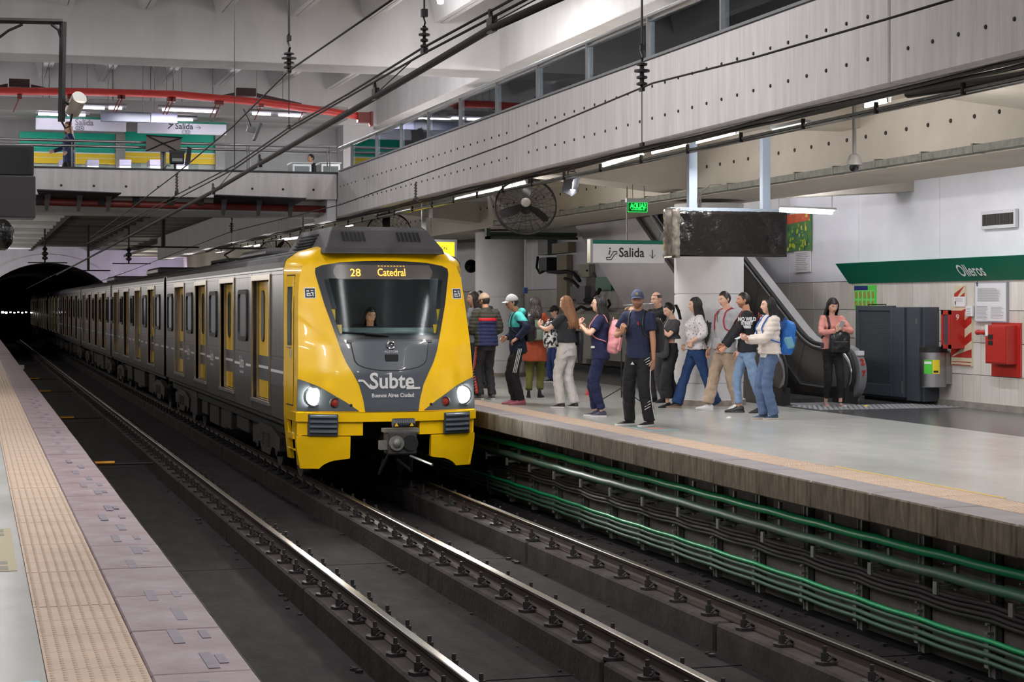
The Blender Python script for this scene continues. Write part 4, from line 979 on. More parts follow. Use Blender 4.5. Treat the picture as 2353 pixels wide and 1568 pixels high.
# ================================================================== FANS
def fan_parts():
    g = MB(); Rr = .45
    for k in range(20):
        r_ = .09+(Rr-.09)*k/19; dy = -.10*math.cos((r_/Rr)*math.pi/2); N = 40
        for sgn in ((1, -1) if k % 3 == 0 else (1,)):
            ring = [(r_*math.cos(2*math.pi*j/N), dy*sgn, r_*math.sin(2*math.pi*j/N)) for j in range(N+1)]; g.tube(ring, .0022 if k < 19 else .011, 3, cap=False)
    g.tube([(Rr*math.cos(2*math.pi*j/40), .05, Rr*math.sin(2*math.pi*j/40)) for j in range(41)], .009, 4, cap=False)
    for j in range(24):
        a = 2*math.pi*j/24
        for sgn in (1, -1): g.tube([(r_*math.cos(a), -.10*math.cos((r_/Rr)*math.pi/2)*sgn, r_*math.sin(a)) for r_ in (.08, .2, .32, .45)], .003, 3, cap=False)
    hub = MB(); hub.lathe([(0, -.125), (.06, -.122), (.072, -.108), (.072, -.098)], n=24, axis=1)
    mo = MB(); mo.lathe([(.06, -.05), (.085, .0), (.09, .12), (.05, .2), (0, .21)], n=16, axis=1)
    bl = MB(); pts = [(.05, .02), (.16, .085), (.30, .085), (.40, .05), (.42, .0), (.38, -.045), (.2, -.04), (.05, -.03)]
    vs = [(x, -.02+z*.35, z) for x, z in pts]+[(x, -.012+z*.35, z) for x, z in pts]; n = len(pts); bl.add(vs, [tuple(range(n)), tuple(reversed(range(n, 2*n)))]+[(i, (i+1) % n, n+(i+1) % n, n+i) for i in range(n)])
    br = MB(); br.tube([(0, .12, 0), (0, .14, .3), (0, .1, .52)], .02, 6); br.box(-.06, .06, .04, .16, .5, .54)
    return g.mesh('fan_cage', black), hub.mesh('hub_cap', mat('hub_cream', srgb(206, 200, 190), .4)), mo.mesh('fan_motor', black), bl.mesh('fan_blade', mat('blade_dark', srgb(44, 40, 40), .35)), br.mesh('fan_bracket', iron)
FP = fan_parts()
def fan(px, py, x, label, yaw=0, ang=77):
    t = tag(empty('cage_fan', tuple(on_x(px, py, x))), label, 'fan', 'cage fans under the parapet beam'); t.rotation_euler = (R(-22), 0, -TH+R(yaw))
    link('fan_cage', FP[0], t, smooth='full'); h = link('hub_cap', FP[1], t, smooth='full'); link('fan_motor', FP[2], t); link('fan_bracket', FP[4], t, rot=(R(22), 0, 0))
    m_ = textmesh('MARKA', .0, 0) if False else None
    for k in range(3): link('fan_blade', FP[3], t, rot=(0, R(-ang+120*k), 0))
    return t
fan(1208, 472, 7.8, 'big black cage fan hanging under the beam right of the train', 0, 80); fan(893, 537, 7.8, 'cage fan half hidden behind the train roof fairing', 0, 100); fan(633, 583, 7.8, 'small far cage fan showing above the train roof', 0, 60)
# loudspeaker
q = on_x(1314, 424, 7.75); t = tag(empty('loudspeaker', tuple(q), -TH+R(-28)), 'grey box loudspeaker hanging under the beam right of the big fan', 'loudspeaker'); t.rotation_euler = (R(14), R(22), -TH+R(-35))
m_ = MB(); m_.prism([(-.085, -.09), (.085, -.09), (.055, .09), (-.055, .09)], 2, -.13, .13); m_.build('cabinet', mat('speaker_grey', srgb(66, 68, 74), .6), t, bev=.008)
m_ = MB(); m_.box(-.075, .075, -.093, -.09, -.118, .118); m_.build('grille', mat('speaker_mesh', srgb(96, 96, 102), .7), t); m_ = MB(); m_.tube([(-.1, 0, 0), (-.1, 0, .16), (.0, 0, .19), (.1, 0, .16), (.1, 0, 0)], .008, 5); m_.tube([(0, 0, .18), (0, 0, .38)], .015, 6); m_.build('yoke', black, t)
# dome camera
q = on_x(1963, 372, 7.7); t = tag(empty('dome_camera', tuple(q)), 'grey dome security camera on a long pole from the beam', 'camera')
zt = 3.95-q.z
m_ = MB(); m_.tube([(0, 0, .04), (0, 0, zt)], .018, 12); m_.build('pole', mat('pole_grey', srgb(130, 126, 122), .5), t, smooth=True)
m_ = MB(); m_.lathe([(.02, .075), (.045, .06), (.06, .02), (.072, -.01), (.072, -.03), (.06, -.035)], n=24); m_.build('camera_hood', mat('pole_grey', (0,)*3), t, smooth=True)
m_ = MB(); m_.lathe([(.05, -.035), (.048, -.06), (.035, -.085), (.015, -.097), (0, -.1)], n=20); m_.build('dome', mat('smoked_dome', srgb(24, 24, 28), .05, coat=1), t, smooth=True)
# thin camera pole above the train roof
q = on_x(990, 487, 7.7); t = tag(empty('pole_camera', tuple(q)), 'small white box on a thin pole above the train roof fairing', 'camera')
m_ = MB(); m_.tube([(0, 0, 0), (0, 0, -.55)], .012, 8); m_.build('pole', greysteel, t); m_ = MB(); m_.chbox(-.03, .03, -.04, .04, -.11, .06, .015); m_.tube([(0, 0, .05), (0, 0, 3.95-q.z)], .02, 8); m_.build('junction_box', lightgrey, t)

# ================================================================== WRAPPED SCREEN
Ys = 19.28; x0, x1 = x_at(1540, Ys), x_at(1797, Ys); z1, z0 = on_y(1668, 488, Ys).z, on_y(1668, 590, Ys).z
t = tag(empty('wrapped_screen', (0, Ys, 0)), 'display screen wrapped in black plastic hanging from two blue-grey posts', 'screen')
m_ = MB()
for px in (1590, 1758): xx = x_at(px, Ys); m_.box(xx-.05, xx+.05, -.04, .04, z1+.03, 3.5)
m_.build('post', bluegrey, t, bev=.004)
m_ = MB(); m_.box(x0-.02, x1-.06, -.06, .06, z1+.0, z1+.045); m_.build('top_bar', bluegrey, t, bev=.004)
pm = MB(); NX, NZ = 60, 26; D = .13
def ridg(x, z, s): 
    v = 0
    for f_, a_ in ((3, .5), (7, .3), (15, .15)): v += a_*(1-abs(noise.noise(Vector((x*f_*.9+z*f_*.35, z*f_*.5, s)))*2.2))
    return v
for sgn in (-1, 1):
    rows = []
    for j in range(NZ+1):
        z = z0+(z1-z0)*j/NZ; rows.append([(x0+(x1-x0)*i/NX, sgn*(D-.02*(1 if i in (0, NX) else 0)+.034*ridg(i/NX*1.4, z*1.3, sgn)-.03*(abs(j/NZ-.5) > .47)), z+.008*ridg(i/9, 0, 5)*(j in (0, NZ))) for i in range(NX+1)])
    pm.add([p for r in rows for p in r], [(j*(NX+1)+i, j*(NX+1)+i+1, (j+1)*(NX+1)+i+1, (j+1)*(NX+1)+i) for j in range(NZ) for i in range(NX)])
pm.box(x0, x1, -D, D, z0, z1)
pm.build('plastic_wrap', mat('black_plastic', srgb(17, 15, 15), .2, bump=.6, bscale=22, var=.1, scale=8), t, smooth='full')
m_ = MB(); rows = []
for j in range(15):
    z = z0-.02+(z1-z0+.05)*j/14; rows.append([(x0-.025+.02*noise.noise(Vector((j*.7, k, 1))), -D-.02+(2*D+.04)*k/6, z) for k in range(7)]+[(x0+.05+.015*noise.noise(Vector((j*.9, k, 3))), D+.02-(2*D+.06)*k/6, z) for k in range(7)])
m_.loft(rows); m_.build('tape_end', mat('silver_tape', srgb(150, 140, 130), .25, .7, var=.6, scale=14), t, smooth='full')
m_ = MB(); xx = x_at(1604, Ys)
for k in range(5): m_.tube([(xx+.02*math.cos(a+k)*(.6+.1*k), -.05, z1+.12+.10*math.sin(a)) for a in [R(30*j) for j in range(13)]], .004, 4)
m_.tube([(xx, -.05, z1+.2), (xx+.12, -.07, z1+.30), (xx+.26, -.07, z1+.31)], .003, 4); m_.build('cable_coil', dkcable, t)

# ================================================================== SIGNS on the right platform
def sign_box(name, px0, px1, py0, py1, Y, label, depth=.12, m=white, topg=.16, parent=None):
    a, b = on_y(px0, py0, Y), on_y(px1, py1, Y); zt_, zb_ = on_y(px0, py0, Y).z, on_y(px0, py1, Y).z
    t = tag(empty(name, (a.x, Y, zb_)), label, 'sign'); w_ = x_at(px1, Y)-a.x; h_ = zt_-zb_
    m_ = MB(); m_.box(0, w_, 0, depth, 0, h_); m_.build('panel', m, t, bev=.004)
    if topg: m_ = MB(); m_.box(-.002, w_+.002, -.004, depth+.004, h_*(1-topg), h_+.003); m_.build('green_band', greenb, t)
    return t, w_, h_
def arrow(mb, x, z, s, d):
    # arrow pointing along d: 'l','r','d'
    L = [((-.5, 0), (.5, 0)), ((.1, .35), (.5, 0)), ((.1, -.35), (.5, 0))]
    rot = {'r': 0, 'l': 180, 'd': -90}[d]; c_, s_ = math.cos(R(rot)), math.sin(R(rot))
    for (ax, az), (bx, bz) in L:
        mb.tube([(x+s*(ax*c_-az*s_), 0, z+s*(ax*s_+az*c_)), (x+s*(bx*c_-bz*s_), 0, z+s*(bx*s_+bz*c_))], s*.055, 4, flat=.4)
t, w_, h_ = sign_box('exit_sign', 1359, 1527, 552, 604, 26.3, 'white hanging exit sign with green band reading Salida, left of the wrapped screen')
q = textmesh('Salida', .20, 0, .003, 'LEFT', .92); q.xf(Matrix.Translation((w_*.37, -.006, h_*.27))); q.build('lettering', ink, t)
m_ = MB(); arrow(m_, w_*.83, h_*.40, .13, 'd'); m_.v = [(x, y-.008, z) for x, y, z in m_.v]; m_.build('arrow', ink, t)
m_ = MB(); P = [(.24, .22), (.28, .22), (.36, .52), (.40, .56), (.44, .56)]
m_.tube([(w_*(.20+.0), -.008, h_*.24), (w_*.25, -.008, h_*.24), (w_*.30, -.008, h_*.5), (w_*.345, -.008, h_*.5), (w_*.345, -.008, h_*.40), (w_*.315, -.008, h_*.38), (w_*.265, -.008, h_*.14), (w_*.205, -.008, h_*.14), (w_*.20, -.008, h_*.24)], .006, 4); m_.tube([(w_*.235, -.008, h_*.36), (w_*.25, -.008, h_*.56)], .008, 4); m_.ball((w_*.25, -.008, h_*.64), .014, 4); m_.build('pictogram', ink, t)
m_ = MB(); m_.box(-.02, .02, -.01, .14, -.0, h_+.02); m_.build('end_cap', alu, t); m_ = MB(); m_.box(w_*.5-.008, w_*.5+.008, .05, .07, h_, 3.95-t.location.z); m_.build('hanger', greysteel, t)
# green emergency sign with mirrored lettering
Yg = 26.0; a = on_y(1443, 487, Yg); w_ = x_at(1487, Yg)-a.x; h_ = on_y(1443, 465, Yg).z-a.z
t = tag(empty('emergency_sign', (a.x, Yg, a.z)), 'small lit green emergency exit sign hanging on two wires, lettering mirrored', 'sign')
glow = mat('green_glow', (0, 1, .2), emit=(.03, 1, .12), es=.55)
m_ = MB(); m_.box(0, w_, 0, .008, 0, h_); m_.build('acrylic_plate', mat('green_acrylic', srgb(0, 70, 30), .2, emit=(0, 1, .2), es=.02), t)
q = textmesh('SALIDA', .105, 0, .004, 'CENTER', .74, True); q.xf(Matrix.Translation((w_*.52, -.006, h_*.40))); q.build('lettering', glow, t)
q = textmesh('DE EMERGENCIA', .034, 0, .001, 'CENTER', .85, True); q.xf(Matrix.Translation((w_*.52, -.006, h_*.18))); q.build('lettering', glow, t)
m_ = MB(); 
for (A, B) in (((0, 0), (w_, 0)), ((w_, 0), (w_, h_)), ((w_, h_), (0, h_)), ((0, h_), (0, 0))): m_.tube([(A[0], -.002, A[1]), (B[0], -.002, B[1])], .004, 4)
m_.build('glowing_edge', glow, t)
m_ = MB(); m_.box(-.03, w_+.03, -.03, .04, h_, h_+.06); m_.build('housing', alu, t); m_ = MB(); m_.tube([(w_*.25, 0, h_+.06), (w_*.2, 0, 3.95-a.z)], .004, 4); m_.tube([(w_*.85, 0, h_+.06), (w_*.82, 0, 3.95-a.z)], .004, 4); m_.build('hanging_wire', wirem, t)
# yellow lit board behind the train
Yb = 33.0; a = on_y(900, 610, Yb); b = on_y(1050, 551, Yb)
t = tag(empty('advertising_board', (a.x, Yb, a.z)), 'lit yellow board in a dark frame behind the right side of the train', 'sign'); w_, h_ = b.x-a.x, b.z-a.z
m_ = MB(); m_.box(0, w_, 0, .12, -.3, h_); m_.build('frame', midgrey, t); m_ = MB(); m_.box(.04, w_-.05, -.006, 0, -.25, h_-.05); m_.build('lit_panel', mat('lit_yellow', srgb(250, 220, 20), .4, emit=(1, .8, .02), es=.75), t)
q = textmesh('ION', .08, 0, .002, 'RIGHT'); q.xf(Matrix.Translation((w_-.19, -.009, h_-.19))); q.build('lettering', ink, t); m_ = MB(); m_.box(w_*.5-.04, w_*.5+.04, .03, .09, h_, 3.95-a.z); m_.build('hanger', greysteel, t)

# station name band
s1 = 28.17; t = tag(empty('station_name_sign', (0, 0, 0)), 'long dark green sign reading Olleros on the white wall above the tiles', 'sign')
zt_, zb_, xt, xb_ = 2.235, 1.905, 14.02, 14.27
m_ = MB(); sec = lambda y, yb: [(xb_, yb, zb_), (xt, y, zt_), (14.33, y, zt_), (14.33, yb, zb_)]
m_.loft([sec(12, 12), sec(s1+.0, s1-.0)]); m_.build('band', mat('deep_green', srgb(0, 108, 84), .35), t)
m_ = MB(); m_.box(xt-.004, 14.33, 12, s1, zt_, zt_+.008); m_.build('top_edge', green, t)
q = textmesh('Olleros', .30, 0, .004, 'CENTER', .8)
tl = math.atan2(xb_-xt, zt_-zb_); nvec = Vector((-(zt_-zb_), 0, -(xb_-xt))).normalized()
M = Matrix.Translation(Vector((xb_, s_at(2230, 14.15), zb_)) + Vector((xt-xb_, 0, zt_-zb_))*.22 + nvec*.006) @ Matrix(((0, 0, (xt-xb_)/.413, 0), (-1, 0, 0, 0), (0, 0, (zt_-zb_)/.413, 0), (0, 0, 0, 1)))
q.xf(M); q.build('lettering', mat('letter_white', srgb(240, 244, 242), .4), t)

# ================================================================== ITEMS ON THE RIGHT WALL
def wq(px0, px1, py0, py1, x=14.28): # corner data on the wall plane: far s, near s, top z, bottom z
    sf, sn = s_at(px0, x), s_at(px1, x); pm_ = (px0+px1)/2; return sf, sn, on_x(pm_, py0, x).z, on_x(pm_, py1, x).z
def wtext(s, size, x, y, z, m, parent, sx=.8, bold=0, align='CENTER', name='lettering'):
    q = textmesh(s, size, 0, bold, align, sx); q.xf(Matrix.Translation((x, y, z)) @ Matrix.Rotation(R(-90), 4, 'Z')); return q.build(name, m, parent)
def poster(name, px0, px1, py0, py1, label, cat, m, x=14.28, d=.008):
    sf, sn, zt_, zb_ = wq(px0, px1, py0, py1, x); t = tag(empty(name, (x, sn, zb_)), label, cat); m_ = MB(); m_.box(-d, 0.02, 0, sf-sn, 0, zt_-zb_); m_.build('sheet', m, t); return t, sf-sn, zt_-zb_, d
gsh = mat('poster_green', srgb(92, 214, 84), .4)
t, W, H, d = poster('rules_poster', 1964, 2012, 656, 711, 'bright green poster with two rows of round symbols and a navy title strip', 'poster', gsh)
m_ = MB(); m_.box(-d-.002, -d, W*.35, W, H*.8, H*.98); m_.build('title_strip', mat('navy', srgb(40, 46, 120), .4), t)
for j in range(2):
    for k in range(5):
        y, z = W*(.1+.2*k), H*(.60-.38*j); m_ = MB()
        N = 14; m_.tube([(-d-.003, y+.03*math.cos(2*math.pi*i/N), z+.05*math.sin(2*math.pi*i/N)) for i in range(N+1)], .006, 4, cap=False); m_.tube([(-d-.003, y+.02, z+.035), (-d-.003, y-.02, z-.035)], .005, 4); m_.build('round_symbol', mat('orange_red', srgb(190, 96, 40), .5), t)
        if k < 4 : m_ = MB(); m_.box(-d-.002, -d, W*(.2*k+.197), W*(.2*k+.203), H*(.42-.38*j), H*(.78-.38*j)); m_.build('divider', white, t)
m_ = MB(); m_.box(-d-.002, -d, 0, W, H*.775, H*.785); m_.box(-d-.002, -d, 0, W, H*.40, H*.41); m_.build('divider', white, t)
def papertext(t, W, H, d, rows, m=None, x0=.1, x1=.9, z0=.1, z1=.9, th=.25):
    mb = MB(); rr_ = random.Random(rows)
    for k in range(rows):
        z = z0+(z1-z0)*k/rows; e = rr_.uniform(0, .25)*(x1-x0); mb.box(-d-.002, -d, W*(1-x1+e), W*(1-x0), H*z, H*(z+(z1-z0)/rows*th))
    o = mb.build('print', m or mat('print_grey', srgb(130, 130, 134), .6), t); o['kind'] = 'stuff'
t, W, H, d = poster('notice_board', 2242, 2316, 648, 741, 'framed white notice sheet with tables, numbered 6, above the hydrant box', 'notice', mat('board_frame', srgb(150, 150, 160), .4), d=.02)
m_ = MB(); m_.box(-d-.002, -d, .02, W-.02, .02, H-.02); m_.build('paper', mat('paper', srgb(214, 212, 216), .6), t)
papertext(t, W, H, d+.003, 16, z0=.52, z1=.86, x1=.85, th=.3); papertext(t, W, H, d+.003, 10, z0=.08, z1=.42, x0=.06, x1=.45); papertext(t, W, H, d+.003, 9, z0=.1, z1=.40, x0=.52, x1=.92)
wtext('6', .11, -d-.004, W-.08, H*.9, ink, t, 1, .003)
t, W, H, d = poster('paper_notice', 1826, 1862, 573, 626, 'white typed sheet taped to the wall below the painting', 'notice', mat('paper', (0,)*3)); papertext(t, W, H, d, 10, mat('print_dark', srgb(120, 116, 120), .6), z0=.1, z1=.9)
# painting: abstract bands and trees, built as raised patches
t, W, H, d = poster('mural_panel', 1799, 1864, 492, 577, 'colourful painting of green trees under an orange sky beside the wrapped screen', 'painting', mat('mural_teal', srgb(44, 112, 104), .6, var=.4, scale=5, col2=srgb(96, 128, 40)), d=.02)
m_ = MB(); rr_ = random.Random(3); m_.add([(-d-.002, W*.02, H*.80), (-d-.002, W*.98, H*.72), (-d-.002, W*.98, H), (-d-.002, W*.02, H), ], [(0, 1, 2, 3)]); m_.build('sky_patch', mat('mural_orange', srgb(206, 96, 66), .6, var=.25, scale=4), t)
for nm, c_, n_ in (('foliage_patch', srgb(160, 176, 40), 30), ('foliage_patch', srgb(46, 96, 40), 26), ('light_patch', srgb(206, 196, 90), 18), ('trunk_patch', srgb(96, 70, 60), 10)):
    m_ = MB()
    for _ in range(n_):
        y, z, r_ = rr_.uniform(.04, .9)*W, rr_.uniform(.04, .72)*H, rr_.uniform(.015, .05)
        if nm == 'light_patch' and rr_.random() < .4: z = rr_.uniform(.6, .97)*H; y = rr_.uniform(.02, .25)*W
        k_ = 4 if 'trunk' in nm else 1; m_.add([(-d-.003-rr_.random()*.003, y+r_*math.cos(a)*rr_.uniform(.6, 1)/k_, z+r_*1.2*math.sin(a)*rr_.uniform(.6, 1)*(2 if k_ > 1 else 1)) for a in [i*math.pi/4 for i in range(8)]], [tuple(range(8))])
    o = m_.build(nm, mat('mural_%s_%d' % (nm, n_), c_, .6), t); o['kind'] = 'stuff'
# vent grille
t, W, H, d = poster('vent_grille', 2258, 2337, 483, 525, 'dark wall vent with white frame high on the smooth wall', 'vent', mat('vent_frame', srgb(200, 200, 204), .5), d=.03)
m_ = MB(); m_.box(-d-.002, -d, .05, W-.05, .05, H-.05); m_.build('vent_hole', mat('vent_dark', srgb(46, 42, 40), .8), t)
m_ = MB()
for k in range(22): y = .06+(W-.12)*k/21; m_.box(-d-.008, -d-.003, y, y+.008, .05, H-.05)
o = m_.build('vent_fins', mat('vent_fin', srgb(92, 86, 80), .7), t); o['kind'] = 'stuff'
# boxes standing out from the wall: front between pxL and pxM, near side between pxM and pxR
def wallbox(pxL, pxM, pxR, pyt, pyb, x=14.3):
    s0 = s_at(pxR, x); xf = x_at(pxM, s0); s1_ = s_at(pxL, xf); q0, q1 = on_y(pxM, pyt, s0).z, on_y(pxM, pyb, s0).z; return s0, s1_, xf, q1, q0
s0, s1_, xf, zb_, zt_ = wallbox(2166, 2186, 2220, 714, 802)
t = tag(empty('hose_cabinet', (xf, s0, zb_)), 'red fire hose cabinet with narrow glass door beside the steel bin', 'cabinet')
m_ = MB(); m_.box(0, 14.3-xf, 0, s1_-s0, 0, zt_-zb_); m_.build('body', red, t, bev=.006)
m_ = MB(); m_.box(-.012, 0, .04, s1_-s0-.04, .06, zt_-zb_-.06); m_.build('glass_door', mat('hose_glass', srgb(92, 78, 86), .1, coat=1), t); m_ = MB()
for (a, b, c_, e) in ((0, .05, 0, zt_-zb_), (s1_-s0-.05, s1_-s0, 0, zt_-zb_), (0, s1_-s0, 0, .06), (0, s1_-s0, zt_-zb_-.06, zt_-zb_)): m_.box(-.025, 0, a, b, c_, e)
m_.build('door_frame', red, t); q = textmesh('9', .12, 0, .003, 'CENTER'); q.xf(Matrix.Translation((.10, -.006, zt_-zb_-.14))); q.build('numeral', mat('pale_lettering', srgb(230, 190, 180), .5), t)
# striped backing board
def striped(px0, px1, py0, py1, label, st=5, x=14.285):
    t, W, H, d = poster('striped_board', px0, px1, py0, py1, label, 'board', mat('board_cream', srgb(206, 196, 168), .5), x=x, d=.01)
    m_ = MB(); k = -1
    while k*.26 < H*.86:
        z = H*.12+k*.26; lo, hi = H*.14, H
        P = [(0, z+.28), (0, z+.41), (W, z+.13), (W, z)]; P = [(a, min(max(b, lo), hi)) for a, b in P]
        if max(b for a, b in P)-min(b for a, b in P) > .03: m_.add([(-d-.002, a, b) for a, b in P], [(0, 1, 2, 3)])
        k += 1
    m_.build('red_stripes', red, t); return t, W, H, d
t, W, H, d = striped(2187, 2234, 703, 841, 'cream board with diagonal red stripes behind the fire hose cabinet')
m_ = MB()
for z in (.02, .15, .36): m_.box(-d-.003, -d, .02, W-.02, z*.35, z*.35+.012)
m_.build('red_rule', red, t); papertext(t, W, H, d+.001, 1, z0=.0, z1=.01)
striped(2194, 2218, 657, 700, 'small red and cream striped card above the fire hose cabinet'); 
t, W, H, d = poster('paper_label', 2193, 2217, 682, 705, 'small white paper label numbered 9 above the fire hose cabinet', 'label', white, x=14.27); papertext(t, W, H, d, 3, z0=.5, z1=.9); wtext('9', .09, -d-.003, W*.85, .02, ink, t, 1, .002)
t, W, H, d = poster('paper_label', 2220, 2235, 703, 727, 'small typed white label right of the fire hose cabinet', 'label', white, x=14.26); papertext(t, W, H, d, 5)
# hydrant box with red backing and bell
sf, sn, zt_, zb_ = wq(2281, 2347, 742, 866, 14.29); m_ = MB(); m_.box(14.27, 14.3, sn, sf, zb_, zt_); tag(m_.build('backing_board', red), 'plain red backing board behind the red hydrant box', 'board')
s0, s1_, xf, zb_, zt_ = wallbox(2264, 2313, 2341, 748, 838)
t = tag(empty('hydrant_box', (xf, s0, zb_)), 'large red metal fire box with two black locks below the notice board', 'cabinet')
m_ = MB(); m_.box(0, 14.28-xf, 0, s1_-s0, 0, zt_-zb_); m_.build('body', red, t, bev=.006); m_ = MB(); m_.box(-.01, 0, .02, s1_-s0-.02, .02, zt_-zb_-.02); m_.build('door', red, t, bev=.004)
m_ = MB(); m_.box(-.02, -.01, (s1_-s0)*.62, (s1_-s0)*.82, .27, .33); m_.box(-.02, -.01, (s1_-s0)*.62, (s1_-s0)*.82, .35, .42); m_.build('lock', black, t); m_ = MB(); m_.box(-.013, -.01, (s1_-s0)*.84, (s1_-s0)*.97, .40, .56); m_.build('label', white, t)
q = on_x(2252, 764, 14.2); t = tag(empty('alarm_horn', tuple(q)), 'small red alarm horn left of the red hydrant box', 'alarm')
m_ = MB(); m_.tube([(0, 0, 0), (.1, 0, 0)], .03, 12); m_.tube([(-.0, .06, 0), (0, -.28, 0)], .045, 14, rs=[.03, .045]); m_.ball((0, .06, 0), .045, 6); m_.build('horn', red, t, smooth=True)
# steel bin
s0 = s_at(2143, 14.05); zt_, zb_ = on_y(2143, 797, s0).z, on_y(2143, 890, s0).z
t = tag(empty('litter_bin', (14.06, s0, zb_)), 'stainless wall bin with black rim and green-yellow sticker', 'bin')
m_ = MB(); m_.lathe([(.195, 0), (.205, .01), (.205, (zt_-zb_)*.86)], n=32); m_.box(0, .24, -.15, .15, .05, zt_-zb_-.1); m_.build('body', steel, t, smooth=True)
m_ = MB(); m_.lathe([(.21, (zt_-zb_)*.86), (.21, zt_-zb_-.01), (.19, zt_-zb_), (.16, zt_-zb_), (.16, (zt_-zb_)*.87)], n=32, cap=False); m_.build('rim', black, t, smooth=True)
def curved(a0, a1, z0, z1, m, nm, r_=.208):
    m_ = MB(); n = 8; P = [(r_*math.cos(R(a0+(a1-a0)*k/n)), r_*math.sin(R(a0+(a1-a0)*k/n))) for k in range(n+1)]
    m_.add([(x, y, z0) for x, y in P]+[(x, y, z1) for x, y in P], [(k, k+1, n+2+k, n+1+k) for k in range(n)]); return m_.build(nm, m, t)
H = zt_-zb_; curved(-160, -122, H*.34, H*.68, mat('sticker_lime', srgb(80, 200, 60), .4), 'sticker'); curved(-122, -92, H*.34, H*.68, mat('sticker_sun', srgb(232, 208, 40), .4), 'sticker'); curved(-158, -126, H*.58, H*.64, white, 'sticker_line', .210); curved(-118, -98, H*.37, H*.42, ink, 'sticker_line', .210)
# tall dark grey cabinet with mesh door
t = tag(empty('mesh_cabinet', (13.98, 25.2, .05)), 'tall dark slate cabinet with fine mesh door standing against the tiles', 'cabinet'); slate = mat('slate_paint', srgb(66, 72, 80), .45)
m_ = MB(); m_.box(.06, .33, 0, 2.15, 0, 1.46); m_.build('body', slate, t, bev=.008)
m_ = MB()
for (a, b, c_, e) in ((.88, .98, .04, 1.48), (2.06, 2.16, .04, 1.48), (.98, 2.06, .04, .22), (.98, 2.06, 1.40, 1.48)): m_.box(0, .06, a, b, c_, e)
m_.build('door_frame', slate, t, bev=.005)
m_ = MB(); m_.box(.03, .05, .98, 2.06, .22, 1.40); m_.build('mesh_panel', mat('mesh_dark', srgb(52, 56, 62), .7), t)
m_ = MB()
for k in range(58): z = .225+k*.0203; m_.box(.02, .032, .98, 2.06, z, z+.009)
o = m_.build('mesh_wires', mat('mesh_wire', srgb(84, 90, 98), .5), t); o['kind'] = 'stuff'
m_ = MB(); m_.box(-.02, .06, .50, .84, .04, 1.45); m_.box(0, .06, .06, .44, .0, 1.46); m_.build('side_panel', slate, t, bev=.01); m_ = MB(); m_.box(-.03, -.01, .52, .56, .1, .3); m_.box(-.01, .01, .1, .14, 1.2, 1.28); m_.build('hinge', greysteel, t); m_ = MB(); m_.tube([(.1, 1.3, 1.46), (.1, 1.3, 1.5), (.1, 1.9, 1.5), (.1, 1.9, 1.46)], .008, 5); m_.box(.08, .28, .1, 2.0, -.05, 0); m_.build('foot', iron, t)

# ================================================================== ESCALATOR
e = tag(empty('escalator', (0, 0, 0)), 'dark escalator climbing away behind the round column along the tiled wall', 'escalator')
HRP = [(26.45, .12), (26.15, .06), (25.85, .13), (25.69, .32), (25.65, .50), (25.73, .70), (25.9, .83), (26.15, .89), (26.8, .90), (27.1, .93), (27.4, 1.02), (27.7, 1.17), (34.2, 4.74), (34.6, 4.84), (36.2, 4.86)]
def chaikin(P):
    o = [P[0]]
    for a, b in zip(P, P[1:]): o += [(a[0]*.75+b[0]*.25, a[1]*.75+b[1]*.25), (a[0]*.25+b[0]*.75, a[1]*.25+b[1]*.75)]
    return o+[P[-1]]
HRS = chaikin(chaikin(HRP))
dark_in = mat('bronze_panel', srgb(92, 88, 84), .4, .1); clad = mat('escalator_cladding', srgb(146, 140, 142), .4, .3, var=.08, scale=2)
for k, x in enumerate((11.95, 13.08)):
    m_ = MB(); m_.tube([(x, s, z) for s, z in HRS], .04, 10, flat=.6, up=Vector((1, 0, 0))); m_.build('handrail', rub, e, smooth='full')
    m_ = MB(); m_.tube([(x+.0, s+(.05 if s < 26.0 else 0), z-.065*max(-1, min(1, (z-.5)/.25))) for s, z in HRS], .045, 8, flat=.9, up=Vector((1, 0, 0))); m_.build('handrail_guide', steel, e, smooth='full')
    low = [(26.3, .10), (27.5, .12), (33.9, 3.72), (36.2, 3.95)]
    P = [(s, z-.05) for s, z in HRP[5:]]
    poly = [(25.85, .3), (25.77, .56)]+P+list(reversed(low))+[(25.8, .15)]
    m_ = MB(); m_.prism(poly, 0, x-.012, x+.012); m_.build('balustrade_panel', dark_in, e)
    m_ = MB()
    for s in (27.6, 29.4, 31.2, 33.0): z = .97 + max(0, (s-27.4)*.55); m_.tube([(x-.014, s-.25, z-.1), (x-.014, s+.1, z-.85)], .006, 4)
    m_.tube([(x-.016, s, z+.12) for s, z in low], .018, 6); m_.build('panel_seam', steel, e)
    # outer cladding / truss side
    out = x-.10 if k == 0 else x+.10
    poly = [(28.2, 0), (29.9, 0), (37, 3.92), (36.2, 4.5), (34.2, 4.34), (28.2, 1.04)]
    m_ = MB(); m_.prism([(26.2, 0), (28.2, 0), (28.2, 1.04), (27.5, .66), (26.6, .40), (26.2, .3)], 0, min(out, x-.03 if k == 0 else x+.03), max(out, x-.03 if k == 0 else x+.03)); m_.build('lower_cladding', dark_in, e)
    m_ = MB(); m_.prism(poly, 0, min(out, x-.03 if k == 0 else x+.03), max(out, x-.03 if k == 0 else x+.03)); m_.build('cladding', clad, e)
m_ = MB(); dk = HRP[6:]; m_.prism([(s, z+.02) for s, z in dk]+[(s, z-.16) for s, z in reversed(dk)], 0, 13.14, 13.30); m_.build('deck_strip', mat('deck_grey', srgb(168, 166, 166), .35, .4), e)
m_ = MB(); m_.prism([(29.9, 0), (37, 3.92), (37, 3.98), (29.9, .06)], 0, 11.9, 13.18); m_.build('soffit', clad, e)
